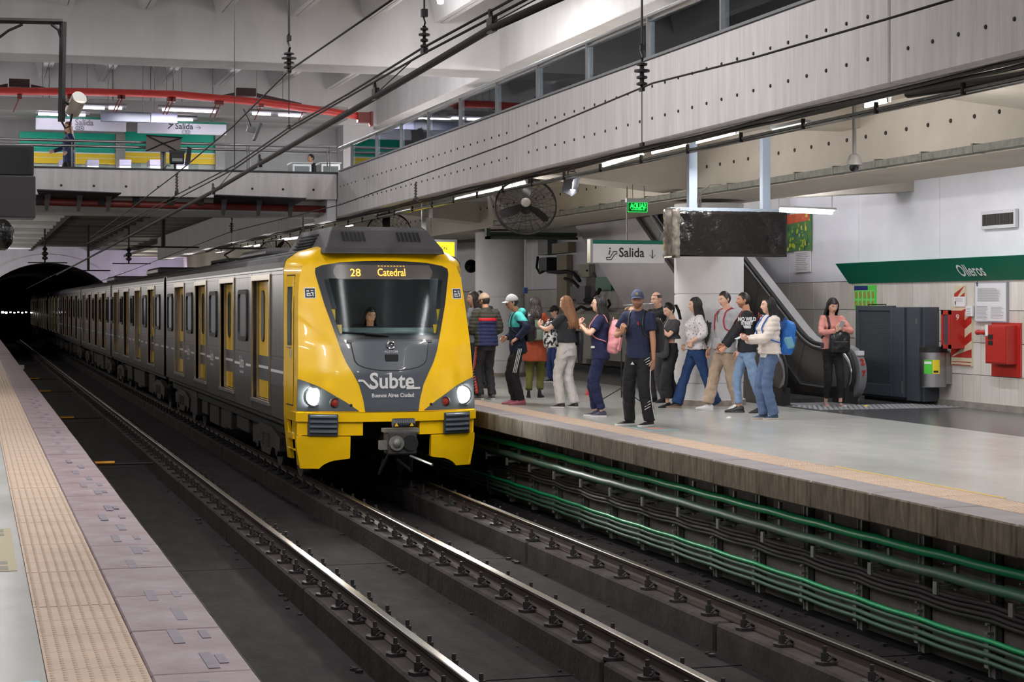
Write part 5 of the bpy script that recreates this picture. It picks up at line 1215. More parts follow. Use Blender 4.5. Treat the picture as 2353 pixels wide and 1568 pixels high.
stm = MB(); stm.box(12.08, 13.0, 0, .40, -.25, 0)
for k in range(22): stm.box(12.09+k*.0415, 12.11+k*.0415, -.004, .40, -.22, .012)
stm = stm.mesh('step', mat('step_grey', srgb(74, 74, 76), .5, .4))
for k in range(20):
    s = 26.2+.4*k; z = .06+min(3.84, max(0, (s-27.65)*.55))
    link('step', stm, e, loc=(0, s, z))
m_ = MB(); m_.box(12.05, 13.03, 25.5, 26.2, -.02, .012); m_.build('comb_plate', alu, e)
m_ = MB(); m_.box(11.9, 12.05, 25.75, 26.3, 0, .26); m_.box(12.98, 13.2, 25.75, 26.3, 0, .26); m_.build('newel_base', black, e)
m_ = MB(); m_.prism([(25.93+.40*math.cos(R(a)), .47+.40*math.sin(R(a))) for a in range(60, 300, 15)], 0, 13.12, 13.24); nw = m_.build('newel_side', mat('newel_grey', srgb(140, 142, 144), .4, .3), e, smooth=True)
for c_, z in (('2', .62), ('7', .44)):
    q = textmesh(c_, .13, 0, .006, 'CENTER'); q.xf(Matrix.Translation((13.18, 24.80 if 0 else 25.5, z))); 
    q.v = [(x+.0, 25.92-.405*math.cos(math.asin(min(1, abs(zz-.47)/.41))), zz) for x, y, zz in q.v]; q.build('red_numeral', red, nw)
m_ = MB(); m_.box(13.13, 13.24, 25.62, 25.72, .76, .83); m_.build('warning_sticker', white, nw)
# perforated metal plate before the escalator
t = tag(empty('metal_floor_plate', (0, 0, 0)), 'perforated metal floor plate in front of the escalator', 'plate')
plate = mat('plate_alu', srgb(176, 178, 182), .45, .2); m_ = MB(); m_.box(11.85, 14.2, 24.35, 25.5, 0, .006); m_.build('plate', mat('plate_dark', srgb(96, 98, 102), .4, .3), t)
m_ = MB()
for i in range(28):
    for j in range(12):
        x, y = 11.9+i*.083+(j % 2)*.04, 24.4+j*.093; m_.box(x, x+.05, y, y+.05, .006, .010)
o = m_.build('raised_studs', plate, t); o['kind'] = 'stuff'

# ================================================================== RECESS behind the far column: boxes, ducts
def rbox(name, px0, px1, py0, py1, x, d, m, label, cat='box', extra=None):
    s0 = s_at(px1, x-d); s1_ = s_at(px0, x-d); q0, q1 = on_x((px0+px1)/2, py1, x-d).z, on_x((px0+px1)/2, py0, x-d).z
    t = tag(empty(name, (x-d, s0, q0)), label, cat); m_ = MB(); m_.box(0, d, 0, s1_-s0, 0, q1-q0); m_.build('body', m, t, bev=.006); return t, s1_-s0, q1-q0
tan_ = mat('tan_metal', srgb(150, 138, 116), .6)
rbox('cable_duct', 1279, 1302, 586, 745, 14.3, .15, tan_, 'tall tan cable duct on the wall in the dark recess', 'duct')
rbox('duct_box', 1268, 1305, 558, 582, 14.3, .2, tan_, 'tan box at the top of the tall cable duct')
t, W, H = rbox('electric_box', 1328, 1353, 608, 637, 14.3, .15, mat('pale_box', srgb(170, 166, 150), .5), 'pale electrical box with a round lock high in the recess'); m_ = MB(); m_.ball((-.01, .1, H*.5), .03, 5); m_.build('lock', black, t)
t, W, H = rbox('electric_box', 1310, 1344, 658, 697, 14.3, .2, mat('cool_grey_box', srgb(112, 112, 116), .5), 'cool grey electrical box below the pale one in the recess'); m_ = MB(); m_.box(-.008, 0, W*.62, W*.9, .05, .10); m_.build('label', ink, t)
t, W, H = rbox('utility_cabinet', 1318, 1452, 722, 828, 14.3, .35, mat('cream_cabinet', srgb(178, 172, 158), .5), 'wide cream utility cabinet with small vent slots in the recess', 'cabinet')
m_ = MB()
for r_, z in enumerate((H*.10, H*.14, H*.78, H*.82)):
    for j in range(9): m_.box(-.008, 0, W*(.40+.02*j+(.01)), W*(.411+.02*j+.01), z, z+.02)
o = m_.build('vent_slots', ink, t); o['kind'] = 'stuff'
rbox('meter_box', 1236, 1258, 552, 586, 14.3, .25, midgrey, 'small dark meter box at the top left of the recess'); rbox('meter_box', 1238, 1256, 592, 622, 14.3, .3, black, 'black meter box with cables below the dark grey meter box')
rbox('green_panel', 1368, 1404, 637, 668, 14.25, .05, greenb, 'dark green panel in the recess beside the escalator soffit', 'panel')
m_ = MB(); q = on_x(1357, 655, 14.25); m_.tube([q, q+Vector((.05, 0, 0))], .35, 12); tag(m_.build('round_cover', mat('mauve_grey', srgb(120, 108, 108), .6)), 'round mauve-grey cover beside the green panel', 'cover')
rbox('low_bench', 1196, 1452, 838, 866, 14.3, .45, black, 'low black ledge along the foot of the recess wall', 'ledge')
def loopc(pts, r_, label): m_ = MB(); m_.tube([on_x(a, b, 14.1) for a, b in pts], r_, 6); tag(m_.build('cable_loop', dkcable, smooth='full'), label, 'cable')
loopc([(1236, 590), (1233, 615), (1240, 628), (1252, 622)], .035, 'black cable hanging in a loop under the meter boxes'); loopc([(1252, 618), (1262, 624), (1280, 626), (1302, 624), (1320, 630), (1332, 645)], .05, 'thick dark cable running from the meter box to the pale box')
loopc([(1298, 640), (1318, 648), (1330, 660)], .04, 'dark cable behind the cool grey box'); loopc([(1318, 716), (1335, 705), (1350, 712), (1372, 706), (1392, 712), (1402, 700), (1398, 690)], .035, 'tangled dark cable on top of the cream cabinet')
loopc([(1344, 690), (1358, 692), (1372, 680), (1378, 665)], .05, 'dark cable curving under the round cover')
m_ = MB(); q = on_y(1207, 545, 36.8); w2 = on_y(1207, 668, 36.8); m_.tube([q, w2], .02, 8); t = m_.build('white_conduit', lightgrey); tag(t, 'thin white conduit dropping beside the far round column', 'pipe'); m_ = MB(); m_.cbox(w2, (.08, .08, .12)); m_.build('blue_socket', mat('socket_blue', srgb(40, 80, 140), .5), t)
# wall piece left of the far column with round mirror
b = MB(); b.box(9.2, 11.6, 44.2, 44.5, 1.98, 3.4); struct('wall_back', b, conc); b = MB(); b.box(9.2, 11.6, 44.5, 44.8, 0, 1.98); struct('opening_shade', b, mat('shadow_grey', srgb(70, 66, 72), .8))  # dark lower box: shade of an open gap put into its colour
q = on_y(1083, 612, 44.18); t = tag(empty('round_mirror', tuple(q)), 'round dark convex mirror between the train and the far round column', 'mirror')
m_ = MB(); m_.lathe([(0, -.05), (.08, -.04), (.155, 0)], n=24, axis=1); m_.build('mirror_glass', mat('mirror_dark', srgb(30, 30, 34), .05, .9), t, smooth=True); m_ = MB(); m_.lathe([(.155, -.01), (.17, .02), (.155, .03)], n=24, axis=1); m_.build('mirror_rim', black, t)

# ================================================================== MEZZANINE HALL
YH = 46.0
def hallbox(name, px0, px1, py0, py1, Y, d, m, label, cat, top=None):
    a, b = on_y(px0, py1, Y), on_y(px1, py0, Y); zt_ = on_y((px0+px1)/2, py0, Y).z; zb_ = on_y((px0+px1)/2, py1, Y).z
    t = tag(empty(name, (a.x, Y, zb_)), label, cat); m_ = MB(); m_.box(0, b.x-a.x, 0, d, 0, zt_-zb_); m_.build('body', m, t, bev=.01)
    if name in ('ticket_gate', 'turnstile', 'booth_pier'): MB().box(.02, b.x-a.x-.02, .02, d-.02, 3.9-zb_, 0).build('base', midgrey, t)
    if name in ('exit_sign', 'dark_screen', 'pale_screen'):
        for f_ in (.15, .85): m_ = MB(); m_.tube([((b.x-a.x)*f_, d/2, zt_-zb_), ((b.x-a.x)*f_, d/2, 7.7-zb_)], .012, 5); m_.build('hanger', greysteel, t)
    return t, b.x-a.x, zt_-zb_
for k, (p0, p1, lab) in enumerate(((45, 265, 'teal and yellow ticket hall screen wall behind the walking woman'), (287, 495, 'teal and yellow ticket hall screen wall behind the music stand'))):
    t, W, H = hallbox('ticket_booth', p0, p1, 305, 350, YH, .3, teal, lab, 'booth')
    m_ = MB(); m_.box(0, W, -.02, .3, -.28, -.02); m_.build('yellow_band', yel2, t); m_ = MB(); m_.box(0, W, -.025, -.02, -.14, -.13); m_.box(0, W, -.03, .3, -.03, 0); m_.build('white_line', white, t)
    m_ = MB(); m_.box(0, W, .05, .25, 3.9-t.location.z, -.28); m_.build('counter', mat('counter_grey', srgb(170, 176, 170), .4), t)
for px, lab in ((276, 'grey pier between the two teal ticket screens'), (505, 'grey pier at the right end of the teal ticket screens')): hallbox('booth_pier', px-10, px+12, 306, 392, YH-.1, .3, mat('pier_grey', srgb(150, 148, 144), .6), lab, 'pier')
for k, (p0, p1, y0_, y1_, tx, ax, ar, lab) in enumerate(((82, 290, 270, 300, .38, .20, 'l', 'long white hall sign with arrow pointing left and the word Salida'), (316, 520, 280, 308, .57, .66, 'r', 'long white hall sign reading Salida with arrow pointing right'))):
    t, W, H = hallbox('exit_sign', p0, p1, y0_, y1_, 44.4, .12, mat('hall_sign_grey', srgb(196, 196, 208), .4), lab, 'sign')
    m_ = MB(); m_.box(0, W, -.01, .13, H-.04, H+.01); m_.build('green_band', greenb, t)
    q = textmesh('Salida', .20, 0, .003, 'LEFT', .95); q.xf(Matrix.Translation((W*(.43 if k == 0 else .42)-.0, -.01, H*.40))); q.build('lettering', ink if k else mat('faded_ink', srgb(110, 110, 118), .6), t)
    m_ = MB(); arrow(m_, W*(.38 if k == 0 else .68), H*.55, .12, ar); 
    for j in range(2):
        cx_ = W*((.46 if k == 0 else .52)+.045*j); m_.tube([(cx_+.05*math.cos(R(a)), 0, H*.17+.05*math.sin(R(a))) for a in range(0, 375, 30)], .006, 3, cap=False)
    if k: m_.tube([(W*.34, 0, H*.4), (W*.40, 0, H*.8)], .012, 4); m_.tube([(W*.35, 0, H*.8), (W*.38, 0, H*.72)], .012, 4)
    m_.v = [(x, y-.012, z) for x, y, z in m_.v]; m_.build('pictogram', ink, t)
    for j, cc in enumerate(('24', '13')[k]): q = textmesh(cc, .07, 0, .001, 'CENTER'); q.xf(Matrix.Translation((W*((.46 if k == 0 else .52)+.045*j), -.012, H*.17-.025))); q.build('numeral', ink, t)
hallbox('dark_screen', 232, 346, 257, 280, 43.2, .15, mat('screen_slate', srgb(66, 70, 84), .4), 'slate grey hanging screen between the two hall signs, left half', 'screen'); hallbox('pale_screen', 347, 408, 259, 282, 43.2, .15, mat('screen_lavender', srgb(122, 122, 148), .4), 'lavender grey hanging screen right of the slate one', 'screen')
b = MB(); a = on_y(-40, 222, 43.8); c_ = on_y(800, 240, 43.8); b.box(a.x, c_.x, 43.8, 45.2, on_y(100, 254, 43.8).z, on_y(100, 224, 43.8).z); struct('beam_fascia', b, mat('fascia_grey', srgb(124, 122, 120), .5))
# turnstiles in front of the booths
gcol = [mat('gate_white', srgb(214, 212, 222), .4), mat('gate_mauve', srgb(126, 120, 138), .4)]
for k, px in enumerate((150, 214, 288, 358, 420)):
    t, W, H = hallbox('ticket_gate', px-13, px+13, 368, 400, 43.4, .8, gcol[0], 'white ticket gate with mauve top, %s' % ['leftmost, beside the walking woman', 'second from the left in the row', 'third in the row, below the pier', 'fourth in the row, left of the black floodlight', 'last in the row, behind the black floodlight'][k], 'ticket gate', None)
    m_ = MB(); m_.box(-.005, W+.005, -.01, .8, H*.62, H+.01); m_.build('gate_top', gcol[1], t); m_ = MB(); m_.box(W, W+.25, .2, .23, H*.1, H*.8); m_.build('gate_flap', glas, t)
for k, (a0, a1, lab) in enumerate(((672, 716, 'steel turnstile below the dark figure at the right end of the mezzanine'), (738, 782, 'steel turnstile at the far right corner of the mezzanine'))): 
    t, W, H = hallbox('turnstile', a0, a1, 376, 402, 41, .6, steel, lab, 'turnstile'); m_ = MB(); m_.box(-.02, W+.02, -.03, .62, H, H+.03); m_.build('top_plate', lightgrey, t); m_ = MB(); m_.box(.05, W-.05, -.02, -.0, .02, H-.06); m_.build('glass_front', mat('turnstile_dark', srgb(90, 96, 98), .2), t)
# mezzanine railing
t = tag(empty('mezzanine_railing', (0, 36.75, 0)), 'steel handrail on posts along the mezzanine parapet', 'railing')
z0r = on_y(375, 332, 36.75).z; m_ = MB(); m_.tube([(-6, 0, z0r+.03), (7.1, 0, z0r+.03)], .03, 10); m_.tube([(-6, .02, z0r-.07), (7.1, .02, z0r-.07)], .03, 10); m_.build('handrail', steel, t, smooth=True)
for px in (-40, 165, 172, 372, 378, 568, 573, 752, 758): m_ = MB(); xx = x_at(px, 36.75); m_.tube([(xx, 0, 4.23), (xx, 0, z0r+.03)], .014 if px not in (372, 378) else .03, 6); m_.build('post', greysteel, t)
for a_, b_ in ((-40, 165), (172, 372), (378, 568), (573, 752)): m_ = MB(); m_.box(x_at(a_, 36.75)+.03, x_at(b_, 36.75)-.03, -.004, .004, 4.24, z0r-.12); m_.build('glass_pane', glass('mezz_glass', (.9, .92, .92), .0, .3, .03), t)
# music-stand like board and floodlight on the rail
q = on_y(375, 330, 36.6); t = tag(empty('folded_board', tuple(q)), 'grey-brown board seen from behind, hung on the mezzanine rail', 'board')
m_ = MB(); m_.add([(-.34, 0, -.16), (.33, 0, -.17), (.36, .02, .12), (-.32, .02, .15), (-.34, .03, -.16), (.33, .03, -.17), (.36, .05, .12), (-.32, .05, .15)], [(0,1,2,3),(7,6,5,4),(0,4,5,1),(1,5,6,2),(2,6,7,3),(3,7,4,0)]); m_.build('panel', mat('board_taupe', srgb(104, 96, 92), .6), t)
m_ = MB(); 
for A, B in (((-.34, -.16), (0, .0)), ((.33, -.17), (0, 0)), ((-.32, .15), (0, 0)), ((.36, .12), (0, 0))): m_.tube([(A[0], -.01, A[1]), (B[0], -.01, B[1])], .012, 4)
m_.build('brace', ink, t); m_ = MB(); m_.tube([(-.33, -.01, .155), (.37, -.01, .125)], .01, 4); m_.build('edge_rod', ink, t)
q = on_y(408, 362, 36.55); t = tag(empty('stage_floodlight', tuple(q)), 'black floodlight with barn doors on the mezzanine edge', 'lamp')
m_ = MB(); m_.chbox(-.15, .13, -.05, .12, -.13, .10, .02); m_.build('housing', black, t); m_ = MB(); m_.add([(.13, -.04, -.16), (.25, .02, -.10), (.28, .02, .19), (.19, -.04, .22)], [(0, 1, 2, 3)]); m_.box(-.17, .15, -.06, -.04, .08, .14); m_.build('barn_door', black, t); m_ = MB(); m_.tube([(-.05, 0, -.13), (-.05, 0, -.25)], .02, 6); m_.tube([(-.28, 0, -.25), (-.2, 0, -.16), (-.15, 0, -.18)], .008, 4); m_.build('stand', iron, t)
m_ = MB(); m_.box(-.11, .09, -.055, -.05, -.08, -.02); m_.build('reflector', mat('dim_reflector', srgb(120, 124, 120), .3, .5), t)
q = on_y(580, 300, 36.4); t = tag(empty('floodlight', tuple(q)), 'grey floodlight hanging above the mezzanine rail', 'lamp'); m_ = MB(); m_.cbox((-.03, 0, .02), (.16, .12, .12), rot=Matrix.Rotation(R(12), 3, 'Y')); m_.build('housing', midgrey, t)
m_ = MB(); m_.cbox((.09, -.05, -.03), (.05, .22, .36), rot=Matrix.Rotation(R(22), 3, 'Y')); m_.build('visor', mat('visor_grey', srgb(72, 74, 78), .5), t); m_ = MB(); m_.tube([(-.03, 0, .08), (-.06, 0, .18), (-.06, .8, .5)], .012, 5); m_.build('bracket', black, t)
# red steel arch and lower red tube
def redtube(pts, Y, r_, label, m=red, ext=True):
    t = tag(empty('red_steel_tube', (0, Y, 0)), label, 'tube'); P = [on_y(a, b, Y)-Vector((0, Y, 0)) for a, b in pts]; m_ = MB(); m_.tube(P, r_, 14); m_.build('tube', m, t, smooth='full'); return t, P
t, P = redtube([(-300, 216), (-100, 211), (0, 209.5), (200, 211), (400, 217), (600, 235), (760, 257), (850, 271)], 42.0, .088, 'big bright red steel arch tube crossing the hall below the ceiling')
q = P[-1]; m_ = MB(); m_.box(q.x-.3, q.x+.02, -.1, .1, q.z-.12, q.z+.12); m_.box(q.x, q.x+.05, -.14, .14, q.z-.2, q.z+.14); m_.build('end_plate', reddk, t)
for px, py in ((45, 211), (568, 231)):
    q = on_y(px, py, 42)-Vector((0, 42, 0)); m_ = MB(); m_.box(q.x-.22, q.x+.22, .1, .3, q.z+.12, q.z+.30); m_.add([(q.x-.25, .2, q.z+.2), (q.x-.9, .2, q.z+.05), (q.x-.9, .2, q.z-.02), (q.x-.25, .2, q.z+.1)], [(0, 1, 2, 3)]); m_.add([(q.x+.25, .2, q.z+.2), (q.x+1.3, .2, q.z+.0), (q.x+1.3, .2, q.z-.06), (q.x+.25, .2, q.z+.1)], [(0, 1, 2, 3)]); m_.build('saddle', mat('very_dark_red', srgb(56, 28, 26), .6), t)
for px in (45, 160, 275, 282, 390, 398, 498, 508, 600, 700):
    q = on_y(px, 214+max(0, (px-300))*.065, 42)-Vector((0, 42, 0)); m_ = MB(); m_.box(q.x-.05, q.x+.05, -.08, .08, q.z-.14, q.z-.06); m_.tube([(q.x, .0, q.z-.1), (q.x-.14, .1, q.z-.42)], .015, 5); m_.build('lamp_bracket', reddk, t)
t, P = redtube([(-60, 461), (80, 464), (770, 482)], 36.9, .07, 'dark red tube running under the mezzanine beam', reddk)
for px in (312, 392, 460, 232, 665, 90): q = on_y(px, 457, 36.8); m_ = MB(); m_.box(q.x-.05, q.x+.07, -.12, .04, q.z-.12, q.z+.08); m_.build('hook_bracket', blackm, t)
m_ = MB(); q = P[-1]; m_.box(q.x-.12, q.x+.05, -.12, .12, q.z-.16, q.z+.2); m_.build('end_bracket', mat('very_dark_red', (0,)*3), t)
for k, (a0, a1, yy) in enumerate(((84, 278, 440), (490, 702, 452))):
    a, b = on_y(a0, yy, 36.3), on_y(a1, yy, 36.3); t = tag(empty('dark_canopy', (a.x, 36.2, a.z)), ['thin dark canopy panel under the left part of the mezzanine beam', 'thin dark canopy panel under the right part of the mezzanine beam'][k], 'panel'); W = b.x-a.x
    m_ = MB(); m_.add([(0, 0, .02), (W, 0, -.02), (W-.2, .9, -.16), (.1, .9, -.12), (0, 0, .04), (W, 0, .0), (W-.2, .9, -.14), (.1, .9, -.10)], [(0,1,2,3),(7,6,5,4),(0,4,5,1),(1,5,6,2),(2,6,7,3),(3,7,4,0)]); m_.build('panel', mat('canopy_dark', srgb(44, 44, 46), .6), t)
    m_ = MB()
    for f_ in (.12, .5, .85): m_.prism([(W*f_-.03, -.05), (W*f_+.09, -.02), (W*f_+.03, -.36), (W*f_-.03, -.36)], 1, .3, .36)
    m_.build('stay', iron, t)
# hall lamps
def hlamp(px0, px1, py0, py1, Y, lab, m=lampv, n=1):
    a, b = on_y(px0, py0, Y), on_y(px1, py1, Y); t = tag(empty('tube_lamp', tuple(a)), lab, 'lamp'); d_ = b-a; m_ = MB(); m_.tube([(0, 0, 0), d_], .03, 6); m_.build('lit_tube', m, t); m_ = MB(); m_.tube([(.1, 0, .06), (.1, .0, 7.7-a.z)], .008, 4); m_.build('hanger', greysteel, t); m_ = MB(); m_.tube([Vector((-.1, 0, .06)), d_+Vector((.1, 0, .06))], .05, 4); m_.build('batten', midgrey, t)
hlamp(190, 240, 247, 249, 42.4, 'lit violet tube beside the beige spotlight'); hlamp(250, 280, 248, 249, 42.4, 'short lit tube right of the one beside the spotlight'); hlamp(373, 495, 252, 257, 42.4, 'longest lit violet tube in the hall'); hlamp(580, 622, 261, 263, 42.4, 'lit tube below the right part of the red arch'); hlamp(640, 694, 264, 267, 42.4, 'second lit tube below the right part of the red arch')
hlamp(88, 138, 262, 264, 44.0, 'lit tube above the left hall sign, left half'); hlamp(155, 196, 264, 265, 44.0, 'lit tube above the left hall sign, right half'); hlamp(408, 443, 275, 276, 44.0, 'lit tube right of the lavender screen')
q = on_y(728, 160, 37.2)
for k, (px, py) in enumerate(((728, 160), (855, 165), (1012, 10))): q = on_y(px, py, 37.4 if k < 2 else 30); m_ = MB(); m_.lathe([(0, 0), (.05, .01), (.06, .06), (.03, .14)], tuple(q), 10); tag(m_.build('spot_lamp', lampw), ['small bright ceiling spot left of the big insulator wires', 'small bright ceiling spot above the red arch end', 'small ceiling spot at the top edge of the photo'][k], 'lamp')
# conduits hanging under the ribs behind the cross beam
t = tag(MB().tube([(-6, 37.6, 7.02), (10, 37.6, 7.02)], .022, 6).tube([(-6, 37.8, 7.02), (10, 37.8, 7.02)], .018, 6).build('ceiling_conduit', greysteel), 'pair of thin conduits crossing under the ceiling ribs', 'pipe')
for k in range(6): q = on_y(40+133*k, 141+3*k, 37.6); MB().cbox((0, 0, 0), (.16, .1, .10)).build('junction_box', lightgrey, t).location = (q.x, 37.6, 7.0)
# monitors hanging at the left edge
for k, (p0, p1, y0_, y1_, lab) in enumerate(((-120, 78, 332, 402, 'upper dark monitor case at the left edge above the near platform'), (-120, 82, 402, 500, 'lower dark grey box hanging under the monitor case at the left edge'))):
    t, W, H = hallbox('hanging_monitor', p0, p1, y0_, y1_, 11.4-.1*k, .3, mat('case_grey_%d' % k, srgb(*((52, 50, 52), (66, 62, 66))[k]), .6), lab, 'monitor')
    if k == 0: m_ = MB(); m_.box(W*.1, W*.93, -.012, 0, H*.02, H*.88); m_.build('screen', mat('screen_black', srgb(26, 26, 28), .3), t); m_ = MB(); m_.box(W*.3, W*.4, .1, .2, H, 1.4); m_.build('hanger', iron, t)
q = on_y(12, 540, 11.2); t = tag(empty('wrapped_bundle', tuple(q)), 'shiny black plastic bundle hanging at the left edge under the monitor', 'bundle')
m_ = MB(); rows = []
for j in range(1, 12):
    a = math.pi*j/12; rows.append([((.07*math.sin(a)*(1+.25*noise.noise(Vector((j*.8, k*.9, 2)))))*math.cos(k*math.pi/8)-.02, .07*math.sin(a)*math.sin(k*math.pi/8), -.095*math.cos(a)) for k in range(16)])
m_.loft(rows); m_.build('plastic_wrap', mat('black_plastic', (0,)*3), t)
# column to the hall, right of the arch
b = MB(); b.box(9.3, 10.1, 47.2, 48.0, 3.9, 6.3); struct('trim_4', b, conc)
# ================================================================== PEOPLE
from mathutils.bvhtree import BVHTree
BV = {}
def snap(pts, bv, off=.008, n=4, last=0):
    D = []
    for i in range(len(pts)-1):
        for k in range(n): D.append(pts[i].lerp(pts[i+1], k/n))
    D.append(pts[-1]); out = []
    for i, p in enumerate(D):
        loc_, nrm, _, dist = bv.find_nearest(p)
        out.append(loc_+nrm*off if loc_ is not None and i < len(D)-last else p)
    return [out[0]]+[(out[i-1]+out[i]*2+out[i+1])/4 for i in range(1, len(out)-1)]+[out[-1]]
def voxel(mb, vox, smooth=6, disp=None):
    """one continuous skin over overlapping volumes"""
    me = mb.mesh('skin', []); o = bpy.data.objects.new('skin', me); C.objects.link(o)
    r_ = o.modifiers.new('r', 'REMESH'); r_.mode = 'VOXEL'; r_.voxel_size = vox; r_.use_smooth_shade = True
    s_ = o.modifiers.new('s', 'SMOOTH'); s_.iterations = smooth; s_.factor = .5
    dg = bpy.context.evaluated_depsgraph_get(); out = bpy.data.meshes.new_from_object(o.evaluated_get(dg))
    bpy.data.objects.remove(o); bpy.data.meshes.remove(me)
    if disp:
        nn = [v.normal.copy() for v in out.vertices]
        for v, n in zip(out.vertices, nn): v.co = v.co + n*disp(v.co, n)
    return out
def ell(c, rx, ry, n=14, ax=None, ay=None, sq=2.0):
    ax = ax or Vector((1, 0, 0)); ay = ay or Vector((0, 1, 0)); R_ = []
    for k in range(n):
        a = 2*math.pi*k/n; cc, ss = math.cos(a), math.sin(a)
        cc = abs(cc)**(2/sq)*(1 if cc > 0 else -1); ss = abs(ss)**(2/sq)*(1 if ss > 0 else -1)
        R_.append(c+ax*(rx*cc)+ay*(ry*ss))
    return R_
def limb(mb, pts, rs, n=12, flat=1.0):
    P = [Vector(p) for p in pts]; Q = []; Rr = []
    for i in range(len(P)-1):
        for k in range(4):
            f_ = k/4; Q.append(P[i].lerp(P[i+1], f_)); Rr.append(rs[i]+(rs[i+1]-rs[i])*(f_*f_*(3-2*f_)))
    Q.append(P[-1]); Rr.append(rs[-1])
    Q2 = [Q[0]]+[(Q[i-1]+Q[i]*2+Q[i+1])/4 for i in range(1, len(Q)-1)]+[Q[-1]]
    mb.tube(Q2, 0, n, rs=Rr, flat=flat)
def ik(a, b, l1, l2, pole):
    d = b-a; L = min(d.length, (l1+l2)*.999); d = d.normalized(); b = a+d*L
    x = (l1*l1-l2*l2+L*L)/(2*L); h = math.sqrt(max(0, l1*l1-x*x)); p = pole-d*pole.dot(d)
    p = p.normalized() if p.length > 1e-6 else Vector((0, 1, 0)); return a+d*x+p*h, b
HAIRC = {'black': srgb(24, 20, 20), 'dark': srgb(44, 34, 30), 'brown': srgb(142, 92, 56), 'grey': srgb(60, 52, 52), 'light': srgb(150, 104, 70)}
def head_pt(u, v, f=1.0, grow=0):
    # u: azimuth from -y (front), v: elevation; returns local head point; centre of skull at origin
    cu, su, cv, sv = math.cos(u), math.sin(u), math.cos(v), math.sin(v)
    x, y, z = .076*su*cv, -.094*cu*cv, .118*sv
    if z < 0:
        k = min(1, -z/.118); x *= 1-.34*k**1.5; y = y*(1-.10*k)-.012*k if y < 0 else y*(1-.55*k)
    if y > 0 and z > -.03: y *= 1.03
    p = Vector((x, y, z))
    if y < 0 and not grow:
        g = lambda cx_, cz_, sx, sz: math.exp(-((x-cx_)/sx)**2-((z-cz_)/sz)**2)
        d = .017*g(0, -.027, .011, .014)+.009*g(0, -.006, .008, .022)   # nose
        d += .004*g(0, .026, .05, .01) - .010*g(.031, .006, .016, .012) - .010*g(-.031, .006, .016, .012)
        d += .007*g(0, -.064, .022, .007)+.006*g(0, -.095, .022, .014) - .003*g(0, -.056+.0005, .02, .003)
        d += .004*g(.045, -.025, .02, .02)+.004*g(-.045, -.025, .02, .02)
        p.y -= d
    if grow: p *= (1+grow/.1)
    return p
def build_head(mb, M, S, female, beard):
    NU, NV = 52, 40; rows = []
    for j in range(1, NV):
        v = -math.pi/2+math.pi*j/NV; rows.append([M @ (head_pt(2*math.pi*k/NU, v)*S) for k in range(NU)])
    o = len(mb.v); start = len(mb.f); mb.loft(rows, 0)
    for fi in range(start, len(mb.f)):
        f_ = mb.f[fi]
        if len(f_) != 4: continue
        i = (f_[0]-o)//NU; k = ((f_[0]-o) % NU+.5); v = -math.pi/2+math.pi*(i+1.5)/NV; p = head_pt(2*math.pi*k/NU, v)
        if p.y < -.05:
            if -.072 < p.z < -.057 and abs(p.x) < .022: mb.m[fi] = 1
            elif .020 < p.z < .027 and .014 < abs(p.x) < .048: mb.m[fi] = 2
        if beard and p.z < -.046 and p.y < -.01 and not (-.072 < p.z < -.055 and abs(p.x) < .022) and not (abs(p.x) < .012 and p.z > -.045): mb.m[fi] = 4
    for s_ in (-1, 1):   # eyes, ears
        c = Vector((.031*s_, -.079, .006)); q = MB(); q.ball((0, 0, 0), .0115, 5, 3); q.xf(M @ Matrix.Translation(c*S)); mb.add(q.v, q.f, 3)
        q = MB(); q.ball((0, 0, 0), (.0055, .003, .006), 4, 2); q.xf(M @ Matrix.Translation((c+Vector((0, -.0105, 0)))*S)); mb.add(q.v, q.f, 2)
        q = MB(); q.ball((0, 0, 0), (.008, .018, .030), 5, 0); q.xf(M @ Matrix.Translation(Vector((.075*s_, .008, -.005))*S) @ Matrix.Rotation(R(-12*s_), 4, 'Z')); mb.add(q.v, q.f, 0)
